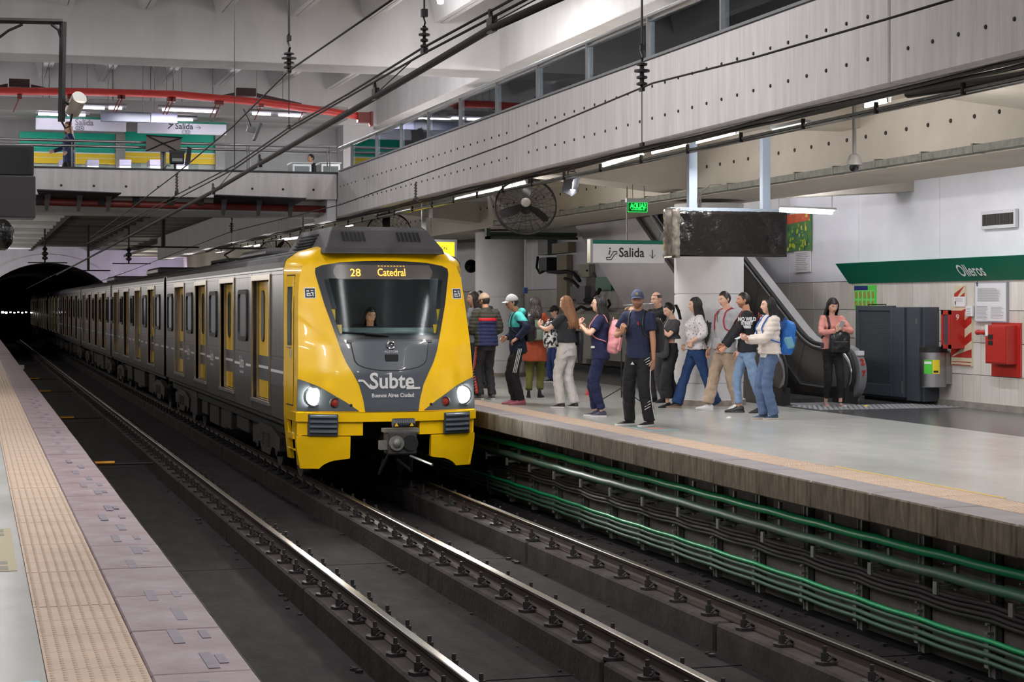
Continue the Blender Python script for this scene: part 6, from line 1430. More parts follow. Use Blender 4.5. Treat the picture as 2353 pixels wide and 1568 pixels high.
def build_hair(kind, M, S, rnd_, fwd):
    mb = MB(); NU, NV = 44, 30
    def line(u):   # hairline elevation for azimuth
        a = abs(((u+math.pi) % (2*math.pi))-math.pi)    # 0 front .. pi back
        if kind == 'bald': return .2 if a > 1.25 else 9
        if kind in ('fringe',): base = .40
        else: base = .62
        if a < .9: return base+ (0 if kind == 'fringe' else .0)
        if a < 1.45: return base+(-.05-base)*(a-.9)/.55
        return -.05+(-.62+.05)*min(1, (a-1.45)/.5)
    rows = []
    for j in range(NV+1):
        row = []
        for k in range(NU):
            u = 2*math.pi*k/NU; lo = line(u); top = 1.57 if kind != 'bald' else .62
            if lo > 5: lo = top-.02
            v = lo+(top-lo)*j/NV; g = {'short': .006, 'buzz': .003, 'bald': .006}.get(kind, .010)
            g *= 1+.5*noise.noise(Vector((u*3, v*4, rnd_.random()*.2)))
            if j == 0: g = -.004
            row.append(M @ (head_pt(u, v, grow=max(g, -.004) or .001)*S))
        rows.append(row)
    mb.loft(rows)
    if kind in ('long', 'fringe', 'shoulder', 'messy', 'pony'):
        Lh = {'long': .40, 'fringe': .34, 'shoulder': .24, 'messy': .24, 'pony': .25}[kind]
        nl = 170 if kind != 'pony' else 40
        for i in range(nl):
            if kind == 'pony':
                st = Vector((rnd_.uniform(-.02, .02), .095, .03)); P = [st, st+Vector((rnd_.uniform(-.01, .01), .05, .0)), st+Vector((rnd_.uniform(-.025, .025), .06, -.10)), st+Vector((rnd_.uniform(-.03, .03), .04, -Lh))]; rs = [.012, .016, .014, .003]
            else:
                a = rnd_.uniform(1.25, math.pi)*rnd_.choice((-1, 1)); v0 = rnd_.uniform(.1, 1.2); g = rnd_.uniform(.008, .018)
                P = [head_pt(a, v0+.2, grow=g)*1, head_pt(a, v0, grow=g)*1]
                v = v0
                while v > -.1: v -= .25; P.append(head_pt(a, max(v, -.1), grow=g))
                b = P[-1]; out = Vector((b.x*.22, .02+max(0, b.y)*.15, 0)); L = Lh*rnd_.uniform(.82, 1.0)
                wv = .012 if kind == 'messy' else .003
                for q in range(1, 6):
                    f_ = q/5; P.append(b+out*math.sin(f_*1.6)+Vector((wv*math.sin(q*2+i), max(0, .03*f_)+wv*math.cos(q*1.7+i), -L*f_)))
                if abs(a) < 1.7: P = P[:2]+[p+Vector((p.x*.08, .006, 0)) for p in P[2:]]
                rs = [.006]+[.0088]*(len(P)-2)+[.003]
            mb.tube([M @ (p*S) for p in P], 0, 5, rs=[r_*S for r_ in rs], flat=.7)
    return mb
def build_hand(mb, wrist, d, palm, S, curl=.5, thumb=1, spread=.0, m=0):
    """d: direction to fingers, palm: palm normal; five tapered bent fingers rooted in the palm"""
    d = d.normalized(); palm = (palm-d*palm.dot(d)).normalized(); side = d.cross(palm).normalized()*thumb
    k = S; w_ = wrist
    secs = []
    for t, a, b in ((-.01, .027, .021), (.02, .030, .017), (.055, .041, .015), (.085, .042, .014), (.097, .036, .010)):
        secs.append(ell(w_+d*t*k, a*k, b*k, 10, side, palm))
    mb.loft(secs, m)
    for i, (off, L) in enumerate(((.030, .072), (.010, .080), (-.011, .074), (-.031, .058))):
        p = w_+d*.088*k+side*off*k; dirs = d+side*off*spread*6; P = [p-d*.01*k, p]; a = 0
        for s_, l_ in enumerate((.42, .32, .26)):
            a += curl*(.9+.35*s_)*(1+.12*i); q = dirs*math.cos(a)+palm*math.sin(a); P.append(P[-1]+q.normalized()*L*l_*k)
        mb.tube(P, 0, 6, m, rs=[.0095*k, .0092*k, .0086*k, .0078*k, .0055*k])
    p = w_+d*.025*k+side*.024*k; q1 = (d*.55+side*.75+palm*.35*(curl+.3)).normalized(); q2 = (d*.9+side*.15+palm*.5*(curl+.2)).normalized()
    mb.tube([p-q1*.01*k, p+q1*.02*k, p+q1*.042*k, p+q1*.042*k+q2*.03*k, p+q1*.042*k+q2*.05*k], 0, 6, m, rs=[.014*k, .013*k, .0105*k, .0095*k, .006*k])
def shoe(parent, ankle, fdir, S, m, msole, high=0, pitch=0, extra=None, name='shoe'):
    f_ = Vector((fdir[0], fdir[1], 0)).normalized(); s_ = Vector((f_.y, -f_.x, 0)); k = S
    M = Matrix((( s_.x, f_.x, 0, ankle.x), (s_.y, f_.y, 0, ankle.y), (0, 0, 1, 0), (0, 0, 0, 1)))
    if pitch: M = M @ Matrix.Translation((0, .13*k, 0)) @ Matrix.Rotation(R(-pitch), 4, 'X') @ Matrix.Translation((0, -.13*k, 0))
    M = Matrix.Translation((0, 0, ankle.z)) @ M
    out = [(-.075, .028), (-.055, .036), (0, .038), (.06, .040), (.12, .046), (.165, .042), (.195, .030), (.208, .012)]
    mb = MB(); rows = []
    for z, g in ((0, .9), (.004, 1.03), (.022, 1.04), (.028, .98)):
        rows.append([M @ Vector((x*g*k, y*k*(1 if y > 0 else 1.02)*(.995+.005*g), z*k)) for y, x in out]+[M @ Vector((-x*g*k, y*k, z*k)) for y, x in reversed(out)])
    mb.loft(rows); so = MB(); so.v = mb.v; so.f = mb.f; so.m = mb.m
    up = MB(); secs = []
    for y, w_, h, in ((-.070, .022, .085+high), (-.055, .031, .100+high), (-.01, .034, .105+high), (.03, .036, .088+high*.4), (.07, .039, .070), (.12, .042, .052), (.165, .038, .040), (.195, .024, .030), (.203, .008, .026)):
        n = 12; ring = []
        for q in range(n):
            a = math.pi*q/(n-1); ring.append(M @ Vector((w_*math.cos(a)*(1 if q not in (0, n-1) else 1)*k, y*k, (.02+(h-.02)*math.sin(a)**.7)*k)))
        secs.append(ring)
    up.loft(secs); o = up.build(name, m, parent, smooth='full'); so.build('sole', msole, o, smooth=True)
    lc = MB()
    for q in range(4): y = .035+q*.022; h = .092-.014*q; lc.tube([M @ Vector((-.022*k, y*k, (h-.006)*k)), M @ Vector((0, (y+.006)*k, (h+.004)*k)), M @ Vector((.022*k, y*k, (h-.006)*k))], .0035*k, 4)
    lc.build('laces', extra or msole, o)
    return o

def person(px, py, H, face, label, skin, hair, haircol, P, z0=0, at=None, seed=1):
    """P: pose and clothes. Local frame: facing -y, own right hand towards -x."""
    loc = Vector(at) if at else on_z(px, py, z0)
    root = tag(empty('person', (loc.x, loc.y, z0 if not at else loc.z), -TH+R(face)), label, 'person', P.get('group'))
    rnd_ = random.Random(seed); fem = P.get('fem', 0); bw = P.get('bulk', 1.0); k = H/1.75
    V = lambda x, y, z: Vector((x*H, y*H, z*H))
    pel = V(0, P.get('hipy', 0), .53+P.get('hipz', 0)); lean = P.get('lean', 0); side = P.get('sideshift', 0)
    def T(x, y, z):   # torso frame: above pelvis, leaning forward by angle
        q = Matrix.Rotation(R(lean), 3, 'X') @ Vector((0, y*H, (z-.53)*H)); tw = R(P.get('twist', 0))*min(1, max(0, (z-.55)/.2))
        q = Matrix.Rotation(tw, 3, 'Z') @ Vector((x*H, q.y, q.z)); return pel+q+Vector((side*(z-.53)*H, 0, 0))
    sw = (.084 if fem else .096)*bw**.3; hw = .050
    sh = [T(-sw, .005, .805), T(sw, .005, .805)]; neckb = T(0, .008, .835); hd = T(0, -.012-P.get('headfwd', 0), .925)
    yaw, pit = P.get('yaw', 0), P.get('pitch', 0)
    HM = Matrix.Translation(hd) @ Matrix.Rotation(R(yaw), 4, 'Z') @ Matrix.Rotation(R(lean*.4+pit), 4, 'X')
    hs = .985*k**.5*P.get('headscale', 1.0)*1.0
    # limbs
    arms = []
    for i, s_ in enumerate((-1, 1)):
        hnd = P.get('hands', [None, None])[i]; wt = V(*hnd) if hnd else V(s_*(sw+.035), -.02, .485)
        pole = Vector(P.get('elbow', [(-.6, .7, -.3), (.6, .7, -.3)])[i]); el, wr = ik(sh[i], wt, .172*H, .150*H, pole); arms.append((sh[i], el, wr))
    legs = []
    for i, s_ in enumerate((-1, 1)):
        hip = pel+V(s_*hw*bw*.92, 0, -.01); ft = P.get('feet', [(-.055, 0, 0), (.055, 0, 0)])[i]; an = V(ft[0], ft[1], .045+ft[2])
        kn, an = ik(hip, an, .245*H, .245*H, Vector(P.get('knee', [(0, -1, 0), (0, -1, 0)])[i])); legs.append((hip, kn, an))
    fdirs = P.get('fdir', [(-.15, -1), (.15, -1)])
    # ---- body: one continuous skin
    mb = MB()
    tor = lambda g=0, wst=1, hipw=1, bust=0: [ell(T(0, .004, .475), .074*H*bw*hipw+g, .056*H*bw+g), ell(T(0, .004, .52), .085*H*bw*hipw+g, .062*H*bw+g), ell(T(0, 0, .57), .079*H*bw*hipw+g, .056*H*bw+g), ell(T(0, -.002, .62), (.066 if fem else .072)*H*bw*wst+g, .049*H*bw+g), ell(T(0, -.004-bust*.3, .70), (.070 if fem else .080)*H*bw+g, (.056+bust*.5)*H*bw+g), ell(T(0, -.002-bust*.4, .745), (.075 if fem else .087)*H*bw+g, (.058+bust)*H*bw+g), ell(T(0, .002, .79), (.078 if fem else .092)*H*bw**.5+g, .047*H*bw+g), ell(T(0, .006, .818), (.066 if fem else .078)*H+g, .036*H+g), ell(T(0, .008, .838), .040*H+g, .032*H+g)]
    bust = .014 if fem else 0
    mb.loft(tor(-.026, bust=bust)); limb(mb, [T(0, .012, .79), T(0, .008, .845), hd+Vector((0, .01*H, -.035*H))], [.040*H, .032*H, .033*H] if not fem else [.034*H, .027*H, .028*H])
    ar = 1.0 if not fem else .88; ar *= bw**.5
    for a in arms: mb.ball(a[0], .031*H*ar, 6); limb(mb, a, [.030*H*ar, .024*H*ar, .0155*H*ar], 10)
    for l_ in legs: limb(mb, l_, [.036*H*bw, .023*H*bw, .018*H], 12)
    base = voxel(mb, .0125, 4)
    bm_ = MB(); bm_.v = [tuple(v.co) for v in base.vertices]; bm_.f = [tuple(p.vertices) for p in base.polygons]; bm_.m = [0]*len(bm_.f); bpy.data.meshes.remove(base)
    build_head(bm_, HM, hs, fem, P.get('beard'))
    for i in range(2):
        hp = P.get('hand', [{}, {}])[i]; a = arms[i]; d = Vector(hp['d']) if 'd' in hp else (a[2]-a[1]); pn = Vector(hp.get('palm', ((1 if i == 0 else -1), .2, 0)))
        build_hand(bm_, a[2]-d.normalized()*.005, d, pn, k*(.92 if fem else 1.0)*1.0, hp.get('curl', .35), hp.get('thumb', (1 if i == 0 else -1)))
    sk = mat('skin_%s' % skin, {'light': srgb(222, 176, 152), 'tan': srgb(190, 138, 110), 'mid': srgb(190, 142, 116)}[skin], .5, var=.05, scale=9)
    lips = mat('lips', srgb(160, 92, 84), .4); hm = mat('hair_'+haircol, HAIRC[haircol], .42, var=.3, scale=22, stretch=(3, 3, .4)); eyew = mat('eye_white', srgb(206, 200, 194), .3); stub = mat('stubble', srgb(146, 104, 84), .7)
    body = bm_.build('body', [sk, lips, hm, eyew, stub], root, smooth='full')
    if hair: build_hair(hair, HM, hs, rnd_, None).build('hair', hm, root, smooth='full')
    # ---- clothes
    wr_amp = P.get('wrinkle', .006)
    def wrinkle(f1=9, amp=wr_amp, quilt=None):
        def fn(c, n):
            v = noise.noise(Vector((c.x*f1, c.y*f1, c.z*f1*1.7+seed)))*amp+noise.noise(Vector((c.x*f1*2.6+c.z*8, c.y*f1*2.6, c.z*f1*1.3+seed*3)))*amp*.6-amp*.55*(max(0, 1-abs(noise.noise(Vector((c.x*5+c.z*3, c.y*5, c.z*11+seed))))*5))
            if quilt: v += quilt[1]*(abs(math.sin(c.z*math.pi/quilt[0]+.4*noise.noise(c*5)))-.5)
            return v
        return fn
    def cloth(name, mb_, mats, fn=None, vox=.0115, sm=5, rule=None):
        me = voxel(mb_, vox, sm, fn or wrinkle()); mats = mats if isinstance(mats, (list, tuple)) else [mats]
        for m_ in mats: me.materials.append(m_)
        if rule: 
            for p_ in me.polygons: p_.material_index = rule(p_.center, p_.normal)
        bv = BVHTree.FromPolygons([v.co.copy() for v in me.vertices], [tuple(p_.vertices) for p_ in me.polygons]); BV[root.name] = bv
        return link(name, me, root, smooth='full')
    pt = P['pants']; pm_ = MB()
    hipsec = [ell(T(0, .004, .462), .074*H*bw+.008, .060*H*bw+.008), ell(T(0, .004, .50), .086*H*bw+.006, .067*H*bw+.006), ell(T(0, .004, .535), .084*H*bw+.006, .064*H*bw+.005), ell(T(0, .0, pt.get('top', .60)), .074*H*bw+.005, .055*H*bw+.005)]
    pm_.loft(hipsec)
    th, kn_, an_ = pt.get('r', (.060, .043, .040)); th *= .84; hw_ = .047
    for l_ in legs:
        e = l_[2].copy(); cut = pt.get('cut', -.005)*H; dd = (l_[1]-l_[2]).normalized(); limb(pm_, [l_[0]+Vector((0, 0, .01)), l_[1], e+dd*cut], [th*H*bw, kn_*H, an_*H], 14)
    cloth('trousers', pm_, pt['m'], wrinkle(8, pt.get('w', .009)), rule=pt.get('rule'))
    tp = P.get('top')
    if tp:
        tm_ = MB(); g = tp.get('g', .014); hem = tp.get('hem', .50)
        S_ = tor(g, tp.get('waist', 1.1), 1.02, bust)
        sec = [ell(T(0, .002, hem), (.092*bw+tp.get('flare', 0))*H+g, (.066*bw+tp.get('flare', 0))*H+g)]
        if hem < .52: sec.append(ell(T(0, .002, .53), .089*H*bw+g, .065*H*bw+g))
        if hem < .58: sec.append(ell(T(0, -.002, .60), .076*H*bw*tp.get('waist', 1.1)+g, .058*H*bw+g))
        tm_.loft(sec+S_[4:])
        sl = tp.get('sleeve', 'short'); fr = {'short': .62, 'long': 1.93, 'roll': 1.5, 'none': 0}[sl]; sg = tp.get('sg', .012)
        for a in arms:
            if fr <= 0: continue
            tm_.ball(a[0], .031*H*ar+g*.8, 6)
            if fr < 1: limb(tm_, [a[0], a[0].lerp(a[1], fr)], [.031*H*ar+sg, .028*H*ar+sg*1.3], 12)
            else: limb(tm_, [a[0], a[1], a[1].lerp(a[2], fr-1)], [.030*H*ar+sg, .026*H*ar+sg, .018*H*ar+sg], 12)
        if tp.get('collar'): limb(tm_, [T(0, .008, .83), T(0, .0, .853)], [.046*H, .046*H], 14)
        if tp.get('hood'): tm_.ball(T(0, .05, .835), (.075*H*.9, .045*H, .04*H), 7)
        cloth(tp.get('name', 'shirt'), tm_, tp['m'], wrinkle(9, tp.get('w', .006), tp.get('quilt')), rule=tp.get('rule') and (lambda c, n, r_=tp['rule']: r_(c, n, H, arms)))
    sh_ = P.get('shoes', {})
    for i in range(2):
        l_ = legs[i]; ft = P.get('feet', [(0, 0, 0)]*2)[i]; pc = P.get('fpitch', (0, 0))[i]
        a = Vector((l_[2].x, l_[2].y, max(0, ft[2]*H)*.9))
        shoe(root, a, fdirs[i], k*(.88 if fem else 1.0), sh_['m'], sh_['sole'], sh_.get('high', 0), pc, sh_.get('lace'))
    return dict(g=(tp or {}).get('g', .014), bw=bw, bust=bust, root=root, T=T, H=H, HM=HM, hs=hs, arms=arms, legs=legs, k=k, loc=loc, face=face, V=V)
def cap(pp, m, brim, badge=None, back=False):
    HM, hs = pp['HM'], pp['hs']; mb = MB(); rows = []; NU = 36
    for j in range(13):
        v = .16+(1.57-.16)*j/12; rows.append([HM @ (head_pt(2*math.pi*k/NU, v, grow=.019-.004*(j == 0))*hs*Vector((1, 1, 1)).x) for k in range(NU)])
    mb.loft(rows, cap=True); mb.ball(HM @ (Vector((0, 0, .142))*hs), .007, 4); c = mb.build('cap', m, pp['root'], smooth='full')
    b = MB(); top = []; bot = []; sg = 1 if back else -1
    for j in range(5):
        r_ = j/4; 
        for k in range(13):
            a = R(-62+124*k/12); x = math.sin(a)*(.082+.0*r_); y0 = -math.cos(a)*.104; y = y0-r_*.068*math.cos(a*.9)**.6; z = .040-.016*r_-.022*(math.sin(a)**2)+.004
            p = Vector((x, y*-sg if back else y, z)); top.append(HM @ (p*hs)); bot.append(HM @ ((p+Vector((0, 0, -.005)))*hs))
    n = len(top); fs = []
    for j in range(4):
        for k in range(12): a = j*13+k; fs += [(a, a+1, a+14, a+13), (n+a, n+a+13, n+a+14, n+a+1)]
    for k in range(12): a = 4*13+k; fs.append((a, a+1, n+a+1, n+a))
    b.add(top+bot, fs); b.build('cap_brim', brim, c, smooth='full')
    if badge:
        q = MB(); q.ball((0, 0, 0), (.017, .004, .020), 5); q.xf(HM @ Matrix.Translation(Vector((0, -.107, .075))*hs) @ Matrix.Rotation(R(20), 4, 'X')); q.build('cap_badge', badge, c)
def glasses(pp, m):
    HM, hs = pp['HM'], pp['hs']; mb = MB()
    for s_ in (-1, 1):
        mb.tube([HM @ (Vector((.033*s_+.021*math.cos(a), -.100, .004+.018*math.sin(a)))*hs) for a in [R(30*i) for i in range(13)]], .002, 4, cap=False)
        mb.tube([HM @ (Vector((.053*s_, -.098, .006))*hs), HM @ (Vector((.082*s_, -.02, .010))*hs), HM @ (Vector((.082*s_, .01, .004))*hs)], .002, 4)
    mb.tube([HM @ (Vector((-.012, -.102, .006))*hs), HM @ (Vector((.012, -.102, .006))*hs)], .002, 4); mb.build('glasses', m, pp['root'])
def bag(pp, name, c, size, m, label, straps=True, pocket=None, mpocket=None, yaw=0, tilt=0, strapm=None, cat='backpack', crossbody=None, rule=None, mats=None, lump=.008):
    """a soft bag as a thing of its own; c in the wearer's frame"""
    root = pp['root']; T, H = pp['T'], pp['H']; t = tag(empty(name, tuple(root.location), root.rotation_euler.z), label, cat)
    w_, d, h = size; mb = MB(); secs = []
    M = Matrix.Translation(c) @ Matrix.Rotation(R(yaw), 4, 'Z') @ Matrix.Rotation(R(tilt), 4, 'X')
    for z, g in ((-.5, .72), (-.46, .9), (-.3, 1.0), (0, 1.0), (.28, .93), (.42, .78), (.49, .5), (.5, .3)): secs.append([M @ p for p in ell(Vector((0, 0, z*h)), w_/2*g, d/2*g, 20, sq=3.2)])
    mb.loft(secs); me = voxel(mb, .011, 3, lambda q, n: noise.noise(q*11)*lump+noise.noise(q*27)*lump*.5)
    for m_ in (mats or [m]): me.materials.append(m_)
    if rule:
        for p_ in me.polygons: p_.material_index = rule(p_.center)
    b = link('bag_body', me, t, smooth='full')
    if pocket:
        q = MB(); sx, sz, cz_ = pocket; q.loft([[M @ p for p in ell(Vector((0, d*.42*pp.get('bk', 1), cz_*h+z*sz*h)), w_/2*sx*g, d*.22, 16, sq=3)] for z, g in ((-.5, .8), (-.4, 1), (.4, 1), (.5, .8))]); q.build('pocket', mpocket or m, t, smooth=True)
    z_ = MB(); z_.tube([M @ Vector((w_*.42*math.sin(a), d*.36, h*(.12+.30*math.cos(a)))) for a in [R(-110+22*i) for i in range(11)]], .004, 4); z_.build('zip', strapm or mat('strap_black', srgb(28, 28, 30), .6), t)
    hn = MB(); hn.tube([M @ Vector((-.03, -d*.3, h*.47)), M @ Vector((-.02, -d*.3, h*.56)), M @ Vector((.02, -d*.3, h*.56)), M @ Vector((.03, -d*.3, h*.47))], .007, 5); hn.build('handle', strapm or m, t)
    if straps:
        for s_ in ((-1, 1) if straps is True else (straps,)):
            g = (pp['g']+.012)/H; b_ = pp['bw']; F = lambda z: lerp_tab([(.62, .049), (.70, .056+pp['bust']*.7), (.745, .060+pp['bust']*1.3), (.79, .050+pp['bust']*.6), (.818, .038)], z)*b_+g; P_ = [T(s_*.045, F(.78), .78), T(s_*.052, F(.82)*.8, .83), T(s_*.058, .0, .842+g), T(s_*.060, -F(.818), .822), T(s_*.062, -F(.78)-.003, .78), T(s_*.064, -F(.745)*.98, .735), T(s_*.072, -F(.69)*.85, .68), T(s_*(.078*b_+g), -.01, .64), T(s_*.075, .055, .62)]
            q = MB(); q.tube(snap(P_, BV[root.name]), .017, 6, flat=.45, up=None); q.build('strap', strapm or m, t, smooth='full')
    if crossbody:
        q = MB(); q.tube(snap([T(*p) for p in crossbody], BV[root.name]), .012, 6, flat=.5); q.build('strap', strapm or m, t, smooth='full')
    return t, M
def held(pp, name, pos, dim, m, label, cat, rot=(0, 0, 0)):
    t = tag(empty(name, tuple(pp['root'].location), pp['root'].rotation_euler.z), label, cat); o = MB(); e_ = Matrix.Translation(pos) @ Matrix.Rotation(R(rot[2]), 4, 'Z') @ Matrix.Rotation(R(rot[0]), 4, 'X') @ Matrix.Rotation(R(rot[1]), 4, 'Y')
    a, b, c = dim; o.chbox(-a/2, a/2, -b/2, b/2, -c/2, c/2, min(dim)*.3); o.xf(e_); o.build('case', m, t); return t, e_
clm = lambda n, r, g, b, ro=.85, **k: mat('cloth_'+n, srgb(r, g, b), ro, var=.12, scale=14, bump=.25, bscale=90, **k)
navy, blk, olive = clm('navy', 34, 42, 82), clm('black', 26, 26, 29), clm('olive_dark', 62, 60, 50)
wht = mat('rubber_white', srgb(206, 204, 202), .5); shb = mat('shoe_black', srgb(30, 28, 30), .5); lace = mat('lace_white', srgb(214, 212, 210), .6)

# --- 1 man in cap and puffer jacket, next to the train
q = lambda *a: a
def r1(c, n, H, arms):
    z = c.z/H
    if abs(c.x) > .098*H and z < .82: return 0
    return 1 if z < .735 else (2 if z < .765 else 0)
p1 = person(1117, 919, 1.74, -150, 'man in a beige cap, olive and navy puffer jacket and red-striped trousers', 'tan', 'short', 'dark',
  dict(bulk=1.08, beard=1, lean=3, yaw=20, pitch=14, feet=[(-.06, .01, 0), (.055, -.02, 0)], hands=[(-.07, -.13, .66), (.06, -.14, .64)],
       pants=dict(m=[clm('charcoal', 46, 45, 47), mat('stripe_red', srgb(214, 58, 48), .6)], r=(.060, .046, .040)), top=dict(name='puffer_jacket', m=[olive, navy, mat('band_red', srgb(206, 20, 34), .6)], sleeve='long', g=.038, sg=.030, hem=.50, collar=1, quilt=(.058, .009), rule=r1, waist=1.2),
       shoes=dict(m=mat('shoe_grey', srgb(96, 92, 90), .6), sole=wht)), seed=11)
cap(p1, clm('cap_beige', 178, 152, 128), clm('cap_brown', 74, 48, 36))
L = p1['legs'][1]; m_ = MB(); P_ = [L[0]+Vector((.082, 0, .0)), L[0].lerp(L[1], .5)+Vector((.074, 0, 0)), L[1]+Vector((.064, .0, 0)), L[2]+Vector((.058, 0, .03))]; m_.tube(P_, .036, 8, flat=.5, up=Vector((1, 0, 0))); m_.build('red_stripe', mat('stripe_red', (0,)*3), p1['root'])
m_ = MB(); 
for j in range(26): f_ = j/26*3; i = min(2, int(f_)); c = P_[i].lerp(P_[i+1], f_-i); m_.cbox(c+Vector((.012, 0, 0)), (.03, .05, .007), rot=Matrix.Rotation(R(25), 3, 'X'))
m_.build('stripe_lettering', mat('stripe_white', srgb(226, 190, 184), .6), p1['root'])['kind'] = 'stuff'
# --- 1b person half hidden between the train and the cap man
p1b = person(1089, 908, 1.78, -70, 'person with dark hair in a grey top, mostly hidden behind the train front', 'mid', 'messy', 'dark',
  dict(pants=dict(m=blk), top=dict(m=clm('mid_grey', 120, 124, 132), sleeve='long', g=.02), hands=[(-.08, -.16, .70), (.08, -.16, .68)], shoes=dict(m=shb, sole=shb)), seed=12)
p1c = person(1104, 893, 1.82, -160, 'person whose dark head shows just above the beige cap', 'mid', 'short', 'black', dict(pants=dict(m=blk), top=dict(m=clm('dark_slate', 54, 56, 62), sleeve='long', g=.02), shoes=dict(m=shb, sole=shb)), seed=13)
# --- 2 man grey cap teal and navy jacket
def r2(c, n, H, arms):
    z = c.z/H; arm = abs(c.x) > .10*H
    if arm: return 0 if z > .76 else 1
    return 0 if z > .70+.05*(c.y > 0) else 1
p2 = person(1190, 930, 1.71, -80, 'man in a light grey cap, teal and navy jacket and pink shoes', 'tan', 'short', 'black',
  dict(lean=3, headfwd=.02, pitch=8, feet=[(-.05, -.02, 0), (.05, .02, 0)], hands=[(-.12, -.09, .60), (.155, -.035, .60)], elbow=[(-.6, .7, -.2), (.8, .6, 0)], hand=[{}, dict(d=(-.3, -.8, -.5), palm=(-.4, .2, -.8), curl=.4)],
       pants=dict(m=blk, r=(.062, .047, .038)), top=dict(name='hooded_jacket', m=[clm('teal', 78, 196, 190), clm('ink_navy', 20, 32, 58)], sleeve='long', g=.026, sg=.022, hem=.475, hood=1, rule=r2), shoes=dict(m=mat('shoe_pink', srgb(182, 98, 118), .6), sole=mat('sole_pink', srgb(150, 84, 92), .5))), seed=21)
cap(p2, clm('cap_grey', 172, 170, 172), clm('cap_grey', 0, 0, 0))
L = p2['legs'][1]; m_ = MB()
for j in range(3):
    o_ = Vector((.0, -.024+.024*j, 0)); m_.tube([L[0]+Vector((.098, 0, -.02))+o_, L[0].lerp(L[1], .6)+Vector((.092, 0, 0))+o_, L[1]+Vector((.086, 0, .02))+o_], .007, 6)
m_.build('side_stripe', mat('stripe_pale', srgb(206, 206, 206), .6), p2['root'])
bag(p2, 'backpack', p2['T'](0, .115, .69), (.30, .16, .44), mat('bag_black', srgb(34, 34, 38), .45), 'black and grey backpack on the man with the grey cap', pocket=(.8, .42, -.18), mpocket=mat('bag_darkpink', srgb(70, 46, 56), .5))
# --- 3 woman rust coat
def r3(c, n, H, arms): return 0
p3 = person(1229, 914, 1.68, 172, 'woman with dark wavy hair in a long rust coat and olive trousers', 'light', 'messy', 'grey',
  dict(fem=1, yaw=35, bulk=1.05, feet=[(-.05, .0, 0), (.055, .06, .0)], hands=[(-.10, -.14, .60), (.10, -.14, .60)], elbow=[(-1, .4, -.2), (1, .4, -.2)],
       pants=dict(m=clm('olive', 92, 92, 36), r=(.060, .042, .036), cut=.035), top=dict(name='rust_coat', m=clm('rust', 146, 60, 32), sleeve='long', g=.024, hem=.36, flare=.02), shoes=dict(m=shb, sole=shb, high=.09)), seed=31)
bag(p3, 'backpack', p3['T'](-.02, .10, .67), (.29, .13, .34), mat('bag_sage', srgb(98, 108, 92), .6), 'sage green rucksack with flap on the woman in the rust coat', pocket=(1.02, .35, .3))
# --- 4 woman long light brown hair
p4 = person(1303, 938, 1.68, -128, 'woman with long light brown hair, dark tee and light grey wide trousers', 'light', 'long', 'light',
  dict(fem=1, bulk=1.08, yaw=12, pitch=8, feet=[(-.06, .04, 0), (.05, -.03, 0)], hands=[(-.11, -.16, .70), (.085, -.235, .725)], elbow=[(-.7, .3, -.9), (.9, .2, -.9)], hand=[dict(curl=.5), dict(d=(-.2, -.5, .9), palm=(-.9, .1, 0), curl=.35)],
       pants=dict(m=clm('light_grey', 200, 195, 192), r=(.068, .047, .045), top=.60, w=.012), top=dict(m=clm('faded_black', 42, 44, 50), sleeve='short', g=.014, hem=.585), shoes=dict(m=mat('shoe_dark', srgb(50, 40, 42), .6), sole=wht, lace=lace)), seed=41)
bwm = mat('bag_bw', srgb(220, 220, 220), .5, col2=srgb(24, 24, 28), scale=20)
bwm.node_tree.nodes['Color Ramp'].color_ramp.elements[0].position = .47; bwm.node_tree.nodes['Color Ramp'].color_ramp.elements[1].position = .51
bag(p4, 'patterned_bag', p4['T'](.03, -.145, .655), (.30, .20, .40), bwm, 'black and white patterned bag carried on the front of the woman with long hair', straps=False, crossbody=[(.09, -.10, .73), (.075, -.06, .81), (.06, .0, .84)])
t, _ = bag(p4, 'handbag', p4['T'](-.115, .04, .62), (.10, .17, .22), mat('bag_black', (0,)*3), 'black handbag with a hanging jacket behind the woman with long hair', straps=False, cat='bag')
m_ = MB(); T_ = p4['T']; m_.loft([ell(T_(-.115, .06, z), .035, .055*g, 12) for z, g in ((.64, .6), (.58, 1), (.50, .9), (.42, .7), (.40, .5))]); tag(m_.build('folded_jacket', blk, smooth='full'), 'black jacket hanging from the bag of the woman with long hair', 'jacket').matrix_world = p4['root'].matrix_basis
# --- 4b person hidden behind 4
p4b = person(1276, 879, 1.52, -60, 'small person in a dark cap, blue trousers and dark shoes, hidden behind the long-haired woman', 'light', 'short', 'dark', dict(pitch=5, feet=[(-.05, -.03, 0), (.05, .02, 0)], pants=dict(m=clm('denim_dark', 40, 60, 110)), top=dict(m=blk, sleeve='long', g=.02), shoes=dict(m=shb, sole=wht)), seed=42)
cap(p4b, clm('cap_charcoal', 40, 38, 40), clm('cap_charcoal', 0, 0, 0))
